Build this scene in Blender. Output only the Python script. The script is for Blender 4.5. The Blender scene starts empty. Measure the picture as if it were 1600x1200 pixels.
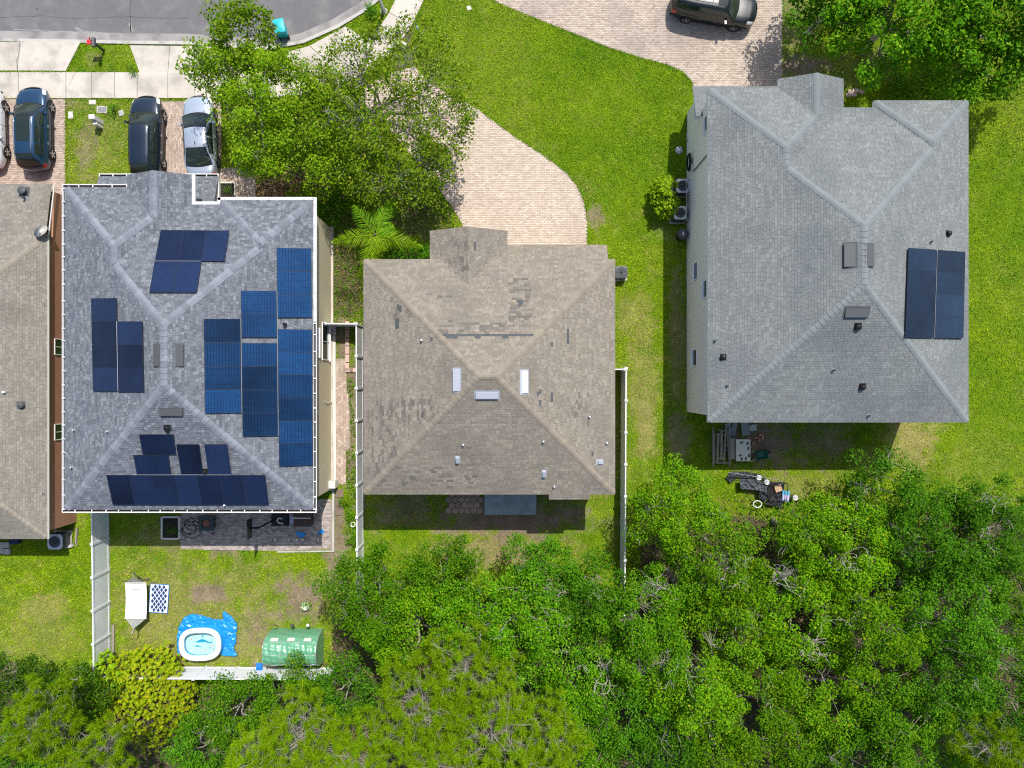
import bpy, math, random
import numpy as np
from mathutils import Vector, Matrix, Euler

random.seed(7)
rng = np.random.default_rng(7)
scn = bpy.context.scene
COL = scn.collection

# ------------------------------------------------------------------ camera, sky, sun, exposure
H, S = 43.6, 25.5            # drone height in metres, photo pixels per metre of ground
cd = bpy.data.cameras.new('camera')
cd.sensor_width = 36.0
cd.lens = 36.0 * S * H / 1600.0
cd.clip_start, cd.clip_end = 0.5, 2000.0
cam = bpy.data.objects.new('camera', cd)
COL.objects.link(cam)
cam.location = (0, 0, H)
scn.camera = cam

SUN = Vector((0.215, 0.575, 1.0)).normalized()
wd = bpy.data.worlds.new('World')
scn.world = wd
wd.use_nodes = True
nt = wd.node_tree
sky = nt.nodes.new('ShaderNodeTexSky')
sky.sky_type = 'NISHITA'
sky.sun_disc = False
sky.sun_elevation = math.asin(SUN.z)
sky.sun_rotation = math.atan2(SUN.x, SUN.y)
sky.air_density, sky.dust_density, sky.ozone_density = 1.0, 1.5, 1.0
nt.links.new(sky.outputs[0], nt.nodes['Background'].inputs[0])
nt.nodes['Background'].inputs[1].default_value = 0.14
sl = bpy.data.lights.new('sun', 'SUN')
sl.energy = 4.2
sl.angle = math.radians(0.53)
sl.color = (1.0, 0.955, 0.89)
so = bpy.data.objects.new('sun', sl)
COL.objects.link(so)
so.rotation_euler = SUN.to_track_quat('Z', 'Y').to_euler()
vs = scn.view_settings
vs.view_transform = 'Standard'
vs.look = 'None'
vs.exposure = 0.34
vs.gamma = 1.0
vs.use_curve_mapping = False
cy = scn.cycles
cy.max_bounces = 5
cy.diffuse_bounces = 3
cy.glossy_bounces = 3
cy.transmission_bounces = 3
cy.transparent_max_bounces = 4
cy.use_denoising = False
cy.filter_width = 1.15

# ------------------------------------------------------------------ helpers
def P(px, py, h=0.0):
    """photo pixel -> world point at height h"""
    k = (H - h) / H / S
    return Vector(((px - 800) * k, (600 - py) * k, h))

def G(pts, h=0.0):
    return [tuple(P(x, y, h)[:2]) for x, y in pts]

def ray_plane(px, py, p0, n):
    o = Vector((0, 0, H))
    d = Vector(((px - 800) / S / H, (600 - py) / S / H, -1.0))
    t = (Vector(p0) - o).dot(n) / d.dot(n)
    return o + d * t

def wloc(o):
    v = Vector((0, 0, 0))
    while o is not None:
        v += Vector(o.location)
        o = o.parent
    return v

def tag(o, label, cat, group=None, kind=None):
    if label: o['label'] = label
    if cat: o['category'] = cat
    if group: o['group'] = group
    if kind: o['kind'] = kind
    return o

def thing(name, label, cat, loc=(0, 0, 0), rz=0.0, group=None):
    o = bpy.data.objects.new(name, None)
    o.empty_display_size = 0.2
    COL.objects.link(o)
    o.location = loc
    o.rotation_euler = (0, 0, rz)
    return tag(o, label, cat, group)

def link(name, me, parent=None, loc=None, rot=None):
    o = bpy.data.objects.new(name, me)
    COL.objects.link(o)
    o.parent = parent
    if loc is not None: o.location = loc
    if rot is not None: o.rotation_euler = rot
    return o

def copy_tree(o, parent=None):
    c = o.copy()
    COL.objects.link(c)
    c.parent = parent
    for ch in [x for x in list(bpy.data.objects) if x.parent == o]:
        copy_tree(ch, c)
    return c

class MB:
    def __init__(s):
        s.v, s.f = [], []
    def add(s, vs, fs):
        b = len(s.v)
        s.v += [tuple(q) for q in vs]
        s.f += [tuple(i + b for i in q) for q in fs]
        return s
    def box(s, c, d, rz=0.0, rx=0.0, ry=0.0):
        m = Euler((rx, ry, rz)).to_matrix()
        c = Vector(c)
        vs = [c + m @ Vector((x * d[0] / 2, y * d[1] / 2, z * d[2] / 2))
              for x, y, z in ((-1,-1,-1),(1,-1,-1),(1,1,-1),(-1,1,-1),(-1,-1,1),(1,-1,1),(1,1,1),(-1,1,1))]
        return s.add(vs, ((3,2,1,0),(4,5,6,7),(0,1,5,4),(1,2,6,5),(2,3,7,6),(3,0,4,7)))
    def bar(s, a, b, w, t, up=(0, 0, 1)):
        a, b = Vector(a), Vector(b)
        d = (b - a).normalized()
        u = d.cross(Vector(up))
        if u.length < 1e-4: u = d.cross(Vector((1, 0, 0)))
        u.normalize()
        n = u.cross(d)
        q = [(-1,-1),(1,-1),(1,1),(-1,1)]
        vs = [a + u * x * w / 2 + n * y * t / 2 for x, y in q] + [b + u * x * w / 2 + n * y * t / 2 for x, y in q]
        return s.add(vs, ((3,2,1,0),(4,5,6,7),(0,1,5,4),(1,2,6,5),(2,3,7,6),(3,0,4,7)))
    def prism(s, poly, z0, z1):
        n = len(poly)
        a = sum(poly[i][0] * poly[(i+1) % n][1] - poly[(i+1) % n][0] * poly[i][1] for i in range(n))
        if a < 0: poly = poly[::-1]
        vs = [(x, y, z0) for x, y in poly] + [(x, y, z1) for x, y in poly]
        fs = [tuple(range(n - 1, -1, -1)), tuple(range(n, 2 * n))]
        fs += [(i, (i + 1) % n, n + (i + 1) % n, n + i) for i in range(n)]
        return s.add(vs, fs)
    def tube(s, pts, r, n=6, cap=True):
        pts = [Vector(p) for p in pts]
        rs = r if isinstance(r, (list, tuple)) else [r] * len(pts)
        vs, fs = [], []
        m = len(pts)
        for i, p in enumerate(pts):
            d = (pts[min(i + 1, m - 1)] - pts[max(i - 1, 0)])
            if d.length < 1e-6: d = Vector((0, 0, 1))
            d.normalize()
            u = d.cross(Vector((0.13, 0.21, 0.97)))
            if u.length < 1e-3: u = d.cross(Vector((1, 0, 0)))
            u.normalize()
            w = d.cross(u)
            for k in range(n):
                a = 2 * math.pi * k / n
                vs.append(p + (u * math.cos(a) + w * math.sin(a)) * rs[i])
        for i in range(m - 1):
            for k in range(n):
                fs.append((i*n+k, i*n+(k+1) % n, (i+1)*n+(k+1) % n, (i+1)*n+k))
        if cap:
            fs.append(tuple(range(n - 1, -1, -1)))
            fs.append(tuple(range((m-1)*n, m*n)))
        return s.add(vs, fs)
    def lathe(s, prof, n=16, c=(0, 0, 0), axis='z', sx=1.0, sy=1.0):
        vs, fs = [], []
        for r, z in prof:
            for k in range(n):
                a = 2 * math.pi * k / n
                x, y = r * math.cos(a) * sx, r * math.sin(a) * sy
                q = (x, y, z) if axis == 'z' else ((z, x, y) if axis == 'x' else (y, z, x))
                vs.append((c[0]+q[0], c[1]+q[1], c[2]+q[2]))
        m = len(prof)
        for i in range(m - 1):
            for k in range(n):
                fs.append((i*n+k, i*n+(k+1) % n, (i+1)*n+(k+1) % n, (i+1)*n+k))
        if prof[0][0] > 1e-5: fs.append(tuple(range(n - 1, -1, -1)))
        if prof[-1][0] > 1e-5: fs.append(tuple(range((m-1)*n, m*n)))
        return s.add(vs, fs)
    def patch(s, fn, us, vs_, off=0.0):
        g = [[Vector(fn(u, v)) for v in vs_] for u in us]
        nu, nv = len(us), len(vs_)
        out = []
        for i in range(nu):
            for j in range(nv):
                p = g[i][j]
                if off:
                    a = g[min(i+1, nu-1)][j] - g[max(i-1, 0)][j]
                    b = g[i][min(j+1, nv-1)] - g[i][max(j-1, 0)]
                    n = a.cross(b)
                    if n.length > 1e-9: p = p - n.normalized() * off
                out.append(p)
        fs = [(i*nv+j, (i+1)*nv+j, (i+1)*nv+j+1, i*nv+j+1) for i in range(nu-1) for j in range(nv-1)]
        return s.add(out, fs)
    def mesh(s, name, mat, smooth=False, off=None):
        me = bpy.data.meshes.new(name)
        v = s.v if off is None else [(x-off[0], y-off[1], z-off[2]) for x, y, z in s.v]
        me.from_pydata(v, [], s.f)
        me.materials.append(mat)
        if smooth:
            me.shade_smooth()
        me.update()
        return me
    def build(s, name, mat, parent=None, smooth=False, world=True):
        off = wloc(parent) if (parent is not None and world) else None
        return link(name, s.mesh(name, mat, smooth, off), parent)

def bulk(name, V, nper, mat, parent=None, cols=None, smooth=False):
    V = np.ascontiguousarray(V, dtype=np.float32).reshape(-1, 3)
    if parent is not None:
        V = V - np.array(wloc(parent), dtype=np.float32)
    n = len(V)
    me = bpy.data.meshes.new(name)
    me.vertices.add(n)
    me.vertices.foreach_set('co', V.ravel())
    me.loops.add(n)
    me.loops.foreach_set('vertex_index', np.arange(n, dtype=np.int32))
    me.polygons.add(n // nper)
    me.polygons.foreach_set('loop_start', np.arange(0, n, nper, dtype=np.int32))
    me.update(calc_edges=True)
    if cols is not None:
        at = me.color_attributes.new('Col', 'FLOAT_COLOR', 'POINT')
        at.data.foreach_set('color', np.ascontiguousarray(cols, dtype=np.float32).ravel())
    me.materials.append(mat)
    return link(name, me, parent)

def inpoly(x, y, poly):
    r = np.zeros(x.shape, bool)
    n = len(poly)
    for i in range(n):
        x0, y0 = poly[i]
        x1, y1 = poly[(i + 1) % n]
        if y0 == y1: continue
        c = ((y0 > y) != (y1 > y)) & (x < (x1 - x0) * (y - y0) / (y1 - y0) + x0)
        r ^= c
    return r

_tab = np.random.default_rng(3).random((256, 256))
def vnoise(x, y):
    xi, yi = np.floor(x).astype(int), np.floor(y).astype(int)
    fx, fy = x - xi, y - yi
    fx, fy = fx*fx*(3-2*fx), fy*fy*(3-2*fy)
    a = _tab[xi & 255, yi & 255]; b = _tab[(xi+1) & 255, yi & 255]
    c = _tab[xi & 255, (yi+1) & 255]; d = _tab[(xi+1) & 255, (yi+1) & 255]
    return (a*(1-fx)+b*fx)*(1-fy) + (c*(1-fx)+d*fx)*fy
def fbm(x, y, o=4):
    s, a, t = 0, 0.5, 0
    for i in range(o):
        s = s + a * vnoise(x * 2**i + 17*i, y * 2**i + 31*i); t += a; a *= 0.5
    return s / t

# ------------------------------------------------------------------ materials
def new_mat(name):
    m = bpy.data.materials.new(name)
    m.use_nodes = True
    t = m.node_tree
    return m, t, t.nodes['Principled BSDF']

def pmat(name, col, rough=0.7, island=0.0, noise=None, col2=None, mix=None, spec=0.3, metal=0.0, bump=None, coat=0.0, stretch=(1, 1, 1), obj=0.0):
    """colour varied per mesh island / per object and by noise; col2 mixed in by a second noise (scale, lo, hi)"""
    m, t, b = new_mat(name)
    N, L = t.nodes.new, t.links.new
    b.inputs['Roughness'].default_value = rough
    b.inputs['Specular IOR Level'].default_value = spec
    b.inputs['Metallic'].default_value = metal
    b.inputs['Coat Weight'].default_value = coat
    b.inputs['Coat Roughness'].default_value = 0.05
    b.inputs['Base Color'].default_value = (*col, 1)
    tc = N('ShaderNodeTexCoord')
    mp = N('ShaderNodeMapping')
    mp.inputs['Scale'].default_value = stretch
    L(tc.outputs['Object'], mp.inputs[0])
    cur = None
    if col2:
        n2 = N('ShaderNodeTexNoise'); n2.inputs['Scale'].default_value = mix[0]; n2.inputs['Detail'].default_value = 6
        L(mp.outputs[0], n2.inputs['Vector'])
        mr = N('ShaderNodeMapRange'); mr.inputs[1].default_value, mr.inputs[2].default_value = mix[1], mix[2]
        L(n2.outputs[0], mr.inputs[0])
        mx = N('ShaderNodeMix'); mx.data_type = 'RGBA'
        mx.inputs[6].default_value, mx.inputs[7].default_value = (*col, 1), (*col2, 1)
        L(mr.outputs[0], mx.inputs[0])
        cur = mx.outputs[2]
    val = None
    def mul(sock, amt):
        nonlocal val
        a = N('ShaderNodeMapRange')
        a.inputs[3].default_value, a.inputs[4].default_value = 1 - amt, 1 + amt
        L(sock, a.inputs[0])
        if val is None: val = a.outputs[0]
        else:
            q = N('ShaderNodeMath'); q.operation = 'MULTIPLY'
            L(val, q.inputs[0]); L(a.outputs[0], q.inputs[1]); val = q.outputs[0]
    if island:
        g = N('ShaderNodeNewGeometry'); mul(g.outputs['Random Per Island'], island)
    if obj:
        oi = N('ShaderNodeObjectInfo'); mul(oi.outputs['Random'], obj)
    if noise:
        for sc, am in (noise if isinstance(noise, list) else [noise]):
            n1 = N('ShaderNodeTexNoise'); n1.inputs['Scale'].default_value = sc; n1.inputs['Detail'].default_value = 5
            L(mp.outputs[0], n1.inputs['Vector'])
            mul(n1.outputs[0], am)
    if val is not None:
        hs = N('ShaderNodeHueSaturation')
        hs.inputs['Color'].default_value = (*col, 1)
        if cur is not None: L(cur, hs.inputs['Color'])
        L(val, hs.inputs['Value'])
        cur = hs.outputs[0]
    if cur is not None: L(cur, b.inputs['Base Color'])
    if bump:
        n3 = N('ShaderNodeTexNoise'); n3.inputs['Scale'].default_value = bump[0]; n3.inputs['Detail'].default_value = 6
        L(mp.outputs[0], n3.inputs['Vector'])
        bp = N('ShaderNodeBump'); bp.inputs['Strength'].default_value = bump[1]; bp.inputs['Distance'].default_value = 0.05
        L(n3.outputs[0], bp.inputs['Height']); L(bp.outputs[0], b.inputs['Normal'])
    return m

def ramp_mat(name, stops, rough=0.9, stain=None, spec=0.2, fine=0.12):
    """one colour per loose piece, picked from stops; stain = (scale, lo, hi, colour)"""
    m, t, b = new_mat(name)
    N, L = t.nodes.new, t.links.new
    b.inputs['Roughness'].default_value = rough
    b.inputs['Specular IOR Level'].default_value = spec
    g = N('ShaderNodeNewGeometry')
    r = N('ShaderNodeValToRGB')
    r.color_ramp.interpolation = 'LINEAR'
    e = r.color_ramp.elements
    while len(e) < len(stops): e.new(0.5)
    for k, (p, c) in enumerate(stops):
        e[k].position = p; e[k].color = (*c, 1)
    L(g.outputs['Random Per Island'], r.inputs[0])
    cur = r.outputs[0]
    tc = N('ShaderNodeTexCoord')
    n1 = N('ShaderNodeTexNoise'); n1.inputs['Scale'].default_value = 40; n1.inputs['Detail'].default_value = 3
    L(tc.outputs['Object'], n1.inputs['Vector'])
    a = N('ShaderNodeMapRange'); a.inputs[3].default_value, a.inputs[4].default_value = 1-fine, 1+fine
    L(n1.outputs[0], a.inputs[0])
    hs = N('ShaderNodeHueSaturation'); L(cur, hs.inputs['Color']); L(a.outputs[0], hs.inputs['Value'])
    cur = hs.outputs[0]
    for st in (stain or []):
        n2 = N('ShaderNodeTexNoise'); n2.inputs['Scale'].default_value = st[0]; n2.inputs['Detail'].default_value = 6
        L(tc.outputs['Object'], n2.inputs['Vector'])
        mr = N('ShaderNodeMapRange'); mr.inputs[1].default_value, mr.inputs[2].default_value = st[1], st[2]
        mr.inputs[4].default_value = st[4] if len(st) > 4 else 0.7
        L(n2.outputs[0], mr.inputs[0])
        mx = N('ShaderNodeMix'); mx.data_type = 'RGBA'; mx.inputs[7].default_value = (*st[3], 1)
        L(mr.outputs[0], mx.inputs[0]); L(cur, mx.inputs[6])
        cur = mx.outputs[2]
    L(cur, b.inputs['Base Color'])
    return m

def leaf_mat(name, c1, c2, c3=None, trans=0.3, gloss=0.06):
    """leaf colour picked per leaf, light passing through"""
    m = bpy.data.materials.new(name); m.use_nodes = True
    t = m.node_tree; t.nodes.clear()
    N, L = t.nodes.new, t.links.new
    g = N('ShaderNodeNewGeometry')
    r = N('ShaderNodeValToRGB')
    e = r.color_ramp.elements
    e[0].position, e[0].color = 0.0, (*c1, 1)
    e[1].position, e[1].color = 0.9 if c3 else 1.0, (*c2, 1)
    if c3:
        q = e.new(1.0); q.color = (*c3, 1)
    L(g.outputs['Random Per Island'], r.inputs[0])
    oi = N('ShaderNodeObjectInfo')
    mr = N('ShaderNodeMapRange'); mr.inputs[3].default_value, mr.inputs[4].default_value = 0.8, 1.22
    L(oi.outputs['Random'], mr.inputs[0])
    hv = N('ShaderNodeHueSaturation'); L(r.outputs[0], hv.inputs['Color']); L(mr.outputs[0], hv.inputs['Value'])
    r = hv
    b = N('ShaderNodeBsdfPrincipled')
    b.inputs['Roughness'].default_value = 0.5
    b.inputs['Specular IOR Level'].default_value = gloss
    L(r.outputs[0], b.inputs['Base Color'])
    tr = N('ShaderNodeBsdfTranslucent')
    L(r.outputs[0], tr.inputs[0])
    mx = N('ShaderNodeMixShader'); mx.inputs[0].default_value = trans
    L(b.outputs[0], mx.inputs[1]); L(tr.outputs[0], mx.inputs[2])
    o = N('ShaderNodeOutputMaterial')
    L(mx.outputs[0], o.inputs[0])
    return m

def attr_mat(name, rough=0.9, noise=None, spec=0.15, bump=None, trans=0.0):
    m, t, b = new_mat(name)
    N, L = t.nodes.new, t.links.new
    b.inputs['Roughness'].default_value = rough
    b.inputs['Specular IOR Level'].default_value = spec
    a = N('ShaderNodeAttribute'); a.attribute_name = 'Col'
    cur = a.outputs['Color']
    if noise:
        tc = N('ShaderNodeTexCoord')
        val = None
        for sc, am in noise:
            n1 = N('ShaderNodeTexNoise'); n1.inputs['Scale'].default_value = sc; n1.inputs['Detail'].default_value = 5
            L(tc.outputs['Object'], n1.inputs['Vector'])
            mr = N('ShaderNodeMapRange'); mr.inputs[1].default_value, mr.inputs[2].default_value = 0.25, 0.75
            mr.inputs[3].default_value, mr.inputs[4].default_value = 1-am, 1+am
            L(n1.outputs[0], mr.inputs[0])
            hs = N('ShaderNodeHueSaturation'); L(cur, hs.inputs['Color']); L(mr.outputs[0], hs.inputs['Value'])
            cur = hs.outputs[0]
    L(cur, b.inputs['Base Color'])
    return m

MT = {}
MT['white'] = pmat('white_vinyl', (0.72, 0.73, 0.74), 0.45, noise=(3, 0.06))
MT['white_paint'] = pmat('white_paint', (0.78, 0.78, 0.77), 0.4, noise=(6, 0.08))
MT['offwhite'] = pmat('off_white_plastic', (0.62, 0.60, 0.54), 0.5, noise=(9, 0.1))
MT['concrete'] = pmat('concrete', (0.50, 0.455, 0.39), 0.9, noise=[(0.9, 0.2), (14, 0.14), (70, .12)], col2=(0.33, 0.30, 0.26), mix=(0.8, 0.48, 0.72), obj=0.08, bump=(60, 0.15))
MT['curb'] = pmat('curb_concrete', (0.44, 0.42, 0.38), 0.9, noise=[(0.8, 0.2), (9, 0.12)], col2=(0.2, 0.19, 0.18), mix=(1.2, 0.5, 0.8))
MT['gutter_pan'] = pmat('street_gutter_concrete', (0.30, 0.28, 0.265), 0.9, noise=[(0.8, 0.25), (9, 0.12)], col2=(0.17, 0.155, 0.15), mix=(0.9, 0.45, 0.7))
MT['pad'] = pmat('grey_slab', (0.30, 0.36, 0.39), 0.85, noise=[(1.2, 0.15), (12, 0.08)], col2=(0.24, 0.29, 0.32), mix=(1.6, 0.5, 0.6))
MT['dark'] = pmat('dark_plastic', (0.02, 0.022, 0.025), 0.5, noise=(5, 0.2))
MT['black'] = pmat('black_plastic', (0.012, 0.012, 0.013), 0.45)
MT['rubber'] = pmat('rubber', (0.018, 0.018, 0.019), 0.8)
MT['alu'] = pmat('aluminium', (0.62, 0.63, 0.65), 0.35, metal=0.7, noise=(8, 0.1))
MT['galv'] = pmat('galvanised_steel', (0.5, 0.52, 0.54), 0.4, metal=0.5, noise=(10, 0.15))
MT['grey'] = pmat('grey_metal', (0.22, 0.23, 0.24), 0.5, noise=(8, 0.1))
MT['greydk'] = pmat('grey_dark_metal', (0.07, 0.073, 0.078), 0.5, noise=(8, 0.15))
MT['glass'] = pmat('window_glass', (0.012, 0.018, 0.024), 0.06, spec=0.7)
MT['pink_brick'] = pmat('pink_brick', (0.50, 0.36, 0.30), 0.9, noise=(10, 0.15), obj=0.15)
MT['wood'] = pmat('weathered_wood', (0.25, 0.22, 0.18), 0.9, noise=[(3, 0.25), (30, 0.15)], obj=0.25, stretch=(1, 6, 1))
MT['cardboard'] = pmat('cardboard', (0.42, 0.30, 0.19), 0.9, noise=(8, 0.12))
MT['brown'] = pmat('brown_resin', (0.07, 0.038, 0.03), 0.5, noise=(10, 0.15))
MT['soil'] = pmat('planter_soil', (0.03, 0.024, 0.019), 0.95, noise=(14, 0.4))
MT['blue'] = pmat('blue_plastic', (0.02, 0.16, 0.5), 0.4, noise=(6, 0.15))
MT['bark'] = pmat('grey_bark', (0.30, 0.27, 0.235), 0.95, noise=[(3, 0.3), (20, 0.2)])
MT['bark2'] = pmat('brown_bark', (0.15, 0.115, 0.09), 0.95, noise=[(3, 0.3), (20, 0.2)])
# ------------------------------------------------------------------ ground, paving, grass
ROAD = [(-500, -600), (760, -600), (640, -90), (583, -12), (560, 6), (520, 30), (470, 52), (420, 62), (300, 53), (200, 52), (0, 48), (-500, 44)]
GUT = [(-500, 44), (0, 48), (200, 52), (300, 53), (420, 62), (470, 52), (520, 30), (560, 6), (583, -12), (640, -90)]
def offset_line(pts, d):
    out = []
    for i in range(len(pts)):
        a = Vector(pts[max(i-1, 0)]); b = Vector(pts[min(i+1, len(pts)-1)])
        t = (b - a).normalized()
        out.append((pts[i][0] - t.y * d, pts[i][1] + t.x * d))
    return out
G1, G2 = offset_line(GUT, 12), offset_line(GUT, 17)
def slab_strip(c, w):
    return offset_line(c, -w / 2), offset_line(c, w / 2)

DW0 = [(-60, 154), (102, 154), (102, 320), (-60, 320)]
DW1 = [(208, 158), (346, 158), (346, 262), (400, 262), (400, 330), (208, 330)]
DW2 = [(648, 104), (672, 130), (705, 149), (740, 166), (800, 211), (852, 245), (885, 270), (903, 294), (913, 318), (917, 345), (917, 420), (722, 420), (722, 350), (705, 322), (660, 262), (600, 195), (556, 150), (596, 118)]
DW3 = [(740, -60), (756, -6), (800, 14), (880, 46), (950, 74), (1000, 90), (1042, 101), (1066, 112), (1080, 126), (1086, 142), (1090, 220), (1222, 220), (1222, -60)]
PATIO1 = [(282, 780), (519, 780), (519, 858), (434, 861), (282, 858)]
WALK1 = [(525, 560), (541, 560), (542, 600), (547, 640), (547, 700), (540, 705), (540, 757), (525, 757)]
SIDE = [(-40, 133), (104, 133), (345, 135), (440, 132), (505, 121), (560, 99), (604, 64), (636, 14), (662, -50)]
APRON0 = [(-60, 66), (127, 66), (104, 112), (-60, 111)]
APRON1 = [(203, 70), (330, 71), (380, 116), (219, 116)]
APRON2 = [(448, 82), (484, 72), (541, 41), (580, 62), (560, 84), (500, 105), (440, 113)]
PAD2 = [(757, 740), (838, 740), (838, 804), (757, 804)]
HEX2 = [(696, 740), (756, 740), (756, 803), (696, 803)]
SW_L, SW_R = slab_strip(SIDE, 40)
HARD = [ROAD + [], GUT + G2[::-1], DW0, DW1, DW2, DW3, PATIO1, WALK1, SW_L + SW_R[::-1], APRON0, APRON1, APRON2, PAD2, HEX2]
HARDW = [G(p) for p in HARD]

# house footprints (no grass inside)
FEET = [[(-26.6, 11.4), (-60, 11.4), (-60, -8.4), (-26.6, -8.4)], [(-23.6, 9.8), (-10.95, 9.8), (-10.95, -6.4), (-23.6, -6.4)],
        [(-7.7, 6.3), (5.2, 6.3), (5.2, -5.6), (-7.7, -5.6)], [(10.7, 15.3), (24.0, 15.3), (24.0, -1.6), (10.7, -1.6)]]

# bare or dry patches: px, py, rx, ry, how bare, how dry
SPOTS = [(300, 950, 130, 85, 0.28, 0.62), (350, 1015, 110, 30, 0.4, 0.7), (535, 535, 12, 32, 0.95, 0.2), (1005, 600, 26, 110, 0.2, 0.6), (960, 700, 10, 60, .3, .3), (60, 990, 60, 50, 0.12, 0.45), (1240, 30, 30, 70, 0.5, 0.1), (150, 220, 50, 60, .22, .3),
         (800, 812, 120, 34, 1.0, 0.1), (640, 800, 60, 26, 0.7, 0.1), (880, 800, 45, 30, 0.8, 0.1), (770, 858, 90, 30, 0.55, 1.0), (900, 860, 30, 20, 0.1, 0.3),
         (1190, 690, 55, 40, 1.0, 0.2), (1280, 690, 50, 34, 0.7, 0.2), (1420, 690, 42, 45, 0.3, 1.1), (1350, 720, 30, 20, 0.3, 0.4),
         (1058, 520, 14, 120, 0.55, 0.4), (1062, 680, 22, 40, 0.7, 0.4), (1010, 660, 20, 55, 0.3, 0.9), (1000, 520, 26, 60, 0.1, 0.7), (980, 500, 14, 40, 0.2, 0.5),
         (330, 925, 34, 18, 0.9, 0.6), (400, 985, 40, 40, 0.7, 0.7), (470, 935, 46, 36, 0.9, 0.5), (525, 850, 20, 70, 0.9, 0.5), (250, 980, 60, 50, 0.15, 0.8), (350, 860, 20, 12, 0.9, 0.4),
         (290, 1020, 120, 30, 0.2, 0.7), (300, 840, 120, 20, 0.5, 0.2), (160, 900, 10, 120, 0.5, 0.5),
         (135, 225, 18, 50, 0.65, 0.4), (112, 162, 14, 10, 0.6, 0.4), (145, 90, 14, 10, 0.3, 0.5), (632, 65, 16, 22, 0.9, 0.3), (655, 90, 20, 22, 0.4, 0.5),
         (1262, 102, 46, 18, 0.9, 0.1), (1340, 110, 60, 40, 0.3, 0.1), (540, 430, 26, 120, 0.85, 0.3), (640, 330, 60, 50, 0.7, 0.2), (430, 290, 60, 40, 1.0, 0.2),
         (928, 338, 14, 18, 0.75, 0.6), (905, 295, 26, 22, 0.25, 0.5), (830, 235, 40, 24, 0.2, 0.35), (720, 150, 50, 22, 0.25, 0.4), (70, 950, 46, 26, 0.15, 0.8), (100, 1010, 40, 18, 0.1, 0.3),
         (1590, 140, 30, 100, 0.05, 0.3), (1545, 720, 60, 40, 0.05, 0.4), (545, 660, 22, 120, 0.9, 0.3), (562, 700, 12, 110, 0.9, 0.3), (955, 830, 14, 40, 0.1, 0.1),
         (560, 600, 14, 60, 0.9, 0.3), (870, 640, 1, 1, 0, 0), (680, 865, 30, 20, 0.1, 0.1), (1240, 760, 80, 22, 0.2, 0.5)]
def cover(x, y):
    """(bare, dry) in 0..1 at ground points"""
    px, py = x * S + 800, 600 - y * S
    n1 = fbm(x * 0.55 + 40, y * 0.55 + 9, 4)
    n2 = fbm(x * 1.9 + 3, y * 1.9 + 77, 5)
    n3 = fbm(x * 6 + 13, y * 6 + 7, 3)
    bare = np.clip((n1 - 0.70) * 3, 0, 0.5)
    dry = np.clip((n2 - 0.55) * 1.2, 0, 0.35) + np.clip((fbm(x*.18+7, y*.18+1, 2) - 0.5) * 0.6, 0, .15)
    for sx, sy, rx, ry, b, d in SPOTS:
        q = np.sqrt(((px - sx) / rx)**2 + ((py - sy) / ry)**2)
        w = np.clip((1.25 - q + (n2 - 0.5) * 1.5 + (n3 - 0.5) * 0.9) / 0.7, 0, 1)
        bare = np.maximum(bare, b * w)
        dry = np.maximum(dry, d * w * 0.72)
    lush = ((px > 640) & (px < 1090) & (py < 330)) | (px > 1500)
    dry = np.where(lush, dry * 0.55, dry)
    bare = np.where(lush, bare * np.where(bare > .5, 1, 0.15), bare)
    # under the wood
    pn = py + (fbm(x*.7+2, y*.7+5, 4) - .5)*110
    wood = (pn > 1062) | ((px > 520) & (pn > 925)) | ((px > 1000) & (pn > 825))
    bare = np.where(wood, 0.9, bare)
    return np.clip(bare, 0, 1), np.clip(dry, 0, 1)

def soil_col(x, y, bare, dry):
    n = fbm(x * 2.3, y * 2.3, 4)[..., None]
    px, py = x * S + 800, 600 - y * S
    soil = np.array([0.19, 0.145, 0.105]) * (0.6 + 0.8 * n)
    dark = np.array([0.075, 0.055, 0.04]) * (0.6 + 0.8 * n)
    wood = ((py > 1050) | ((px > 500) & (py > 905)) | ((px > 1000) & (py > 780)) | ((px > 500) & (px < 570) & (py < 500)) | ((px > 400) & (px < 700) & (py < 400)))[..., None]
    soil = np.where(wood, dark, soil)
    thatch = np.array([0.10, 0.165, 0.006]) * (0.7 + 0.6 * n)
    straw = np.array([0.30, 0.26, 0.075]) * (0.7 + 0.6 * n)
    g = thatch * (1 - dry[..., None]) + straw * dry[..., None]
    return g * (1 - bare[..., None]) + soil * bare[..., None]

xs = np.concatenate([[-320, -150, -70, -45], np.arange(-34, 34.01, 0.22), [45, 70, 150, 320]])
ys = np.concatenate([[-320, -150, -70, -40], np.arange(-26, 26.01, 0.22), [40, 70, 150, 320]])
gx, gy = np.meshgrid(xs, ys, indexing='ij')
gz = (fbm(gx * 0.4, gy * 0.4, 3) - 0.5) * 0.05
for p in HARDW:
    gz[inpoly(gx, gy, p)] = -0.04
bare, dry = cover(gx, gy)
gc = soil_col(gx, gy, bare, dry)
far = (np.abs(gx) > 36) | (np.abs(gy) > 28)
gz[far] = -0.02
gz = np.minimum(gz, 0.012)
me = bpy.data.meshes.new('ground')
nx, ny = len(xs), len(ys)
idx = np.arange(nx * ny).reshape(nx, ny)
me.from_pydata(np.stack([gx, gy, gz], -1).reshape(-1, 3).tolist(), [],
               np.stack([idx[:-1, :-1], idx[1:, :-1], idx[1:, 1:], idx[:-1, 1:]], -1).reshape(-1, 4).tolist())
at = me.color_attributes.new('Col', 'FLOAT_COLOR', 'POINT')
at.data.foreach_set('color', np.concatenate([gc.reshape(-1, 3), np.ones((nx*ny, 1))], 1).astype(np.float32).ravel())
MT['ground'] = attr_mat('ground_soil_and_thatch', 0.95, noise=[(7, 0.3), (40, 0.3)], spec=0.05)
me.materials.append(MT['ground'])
tag(link('ground', me), None, None, kind='structure')

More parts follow.
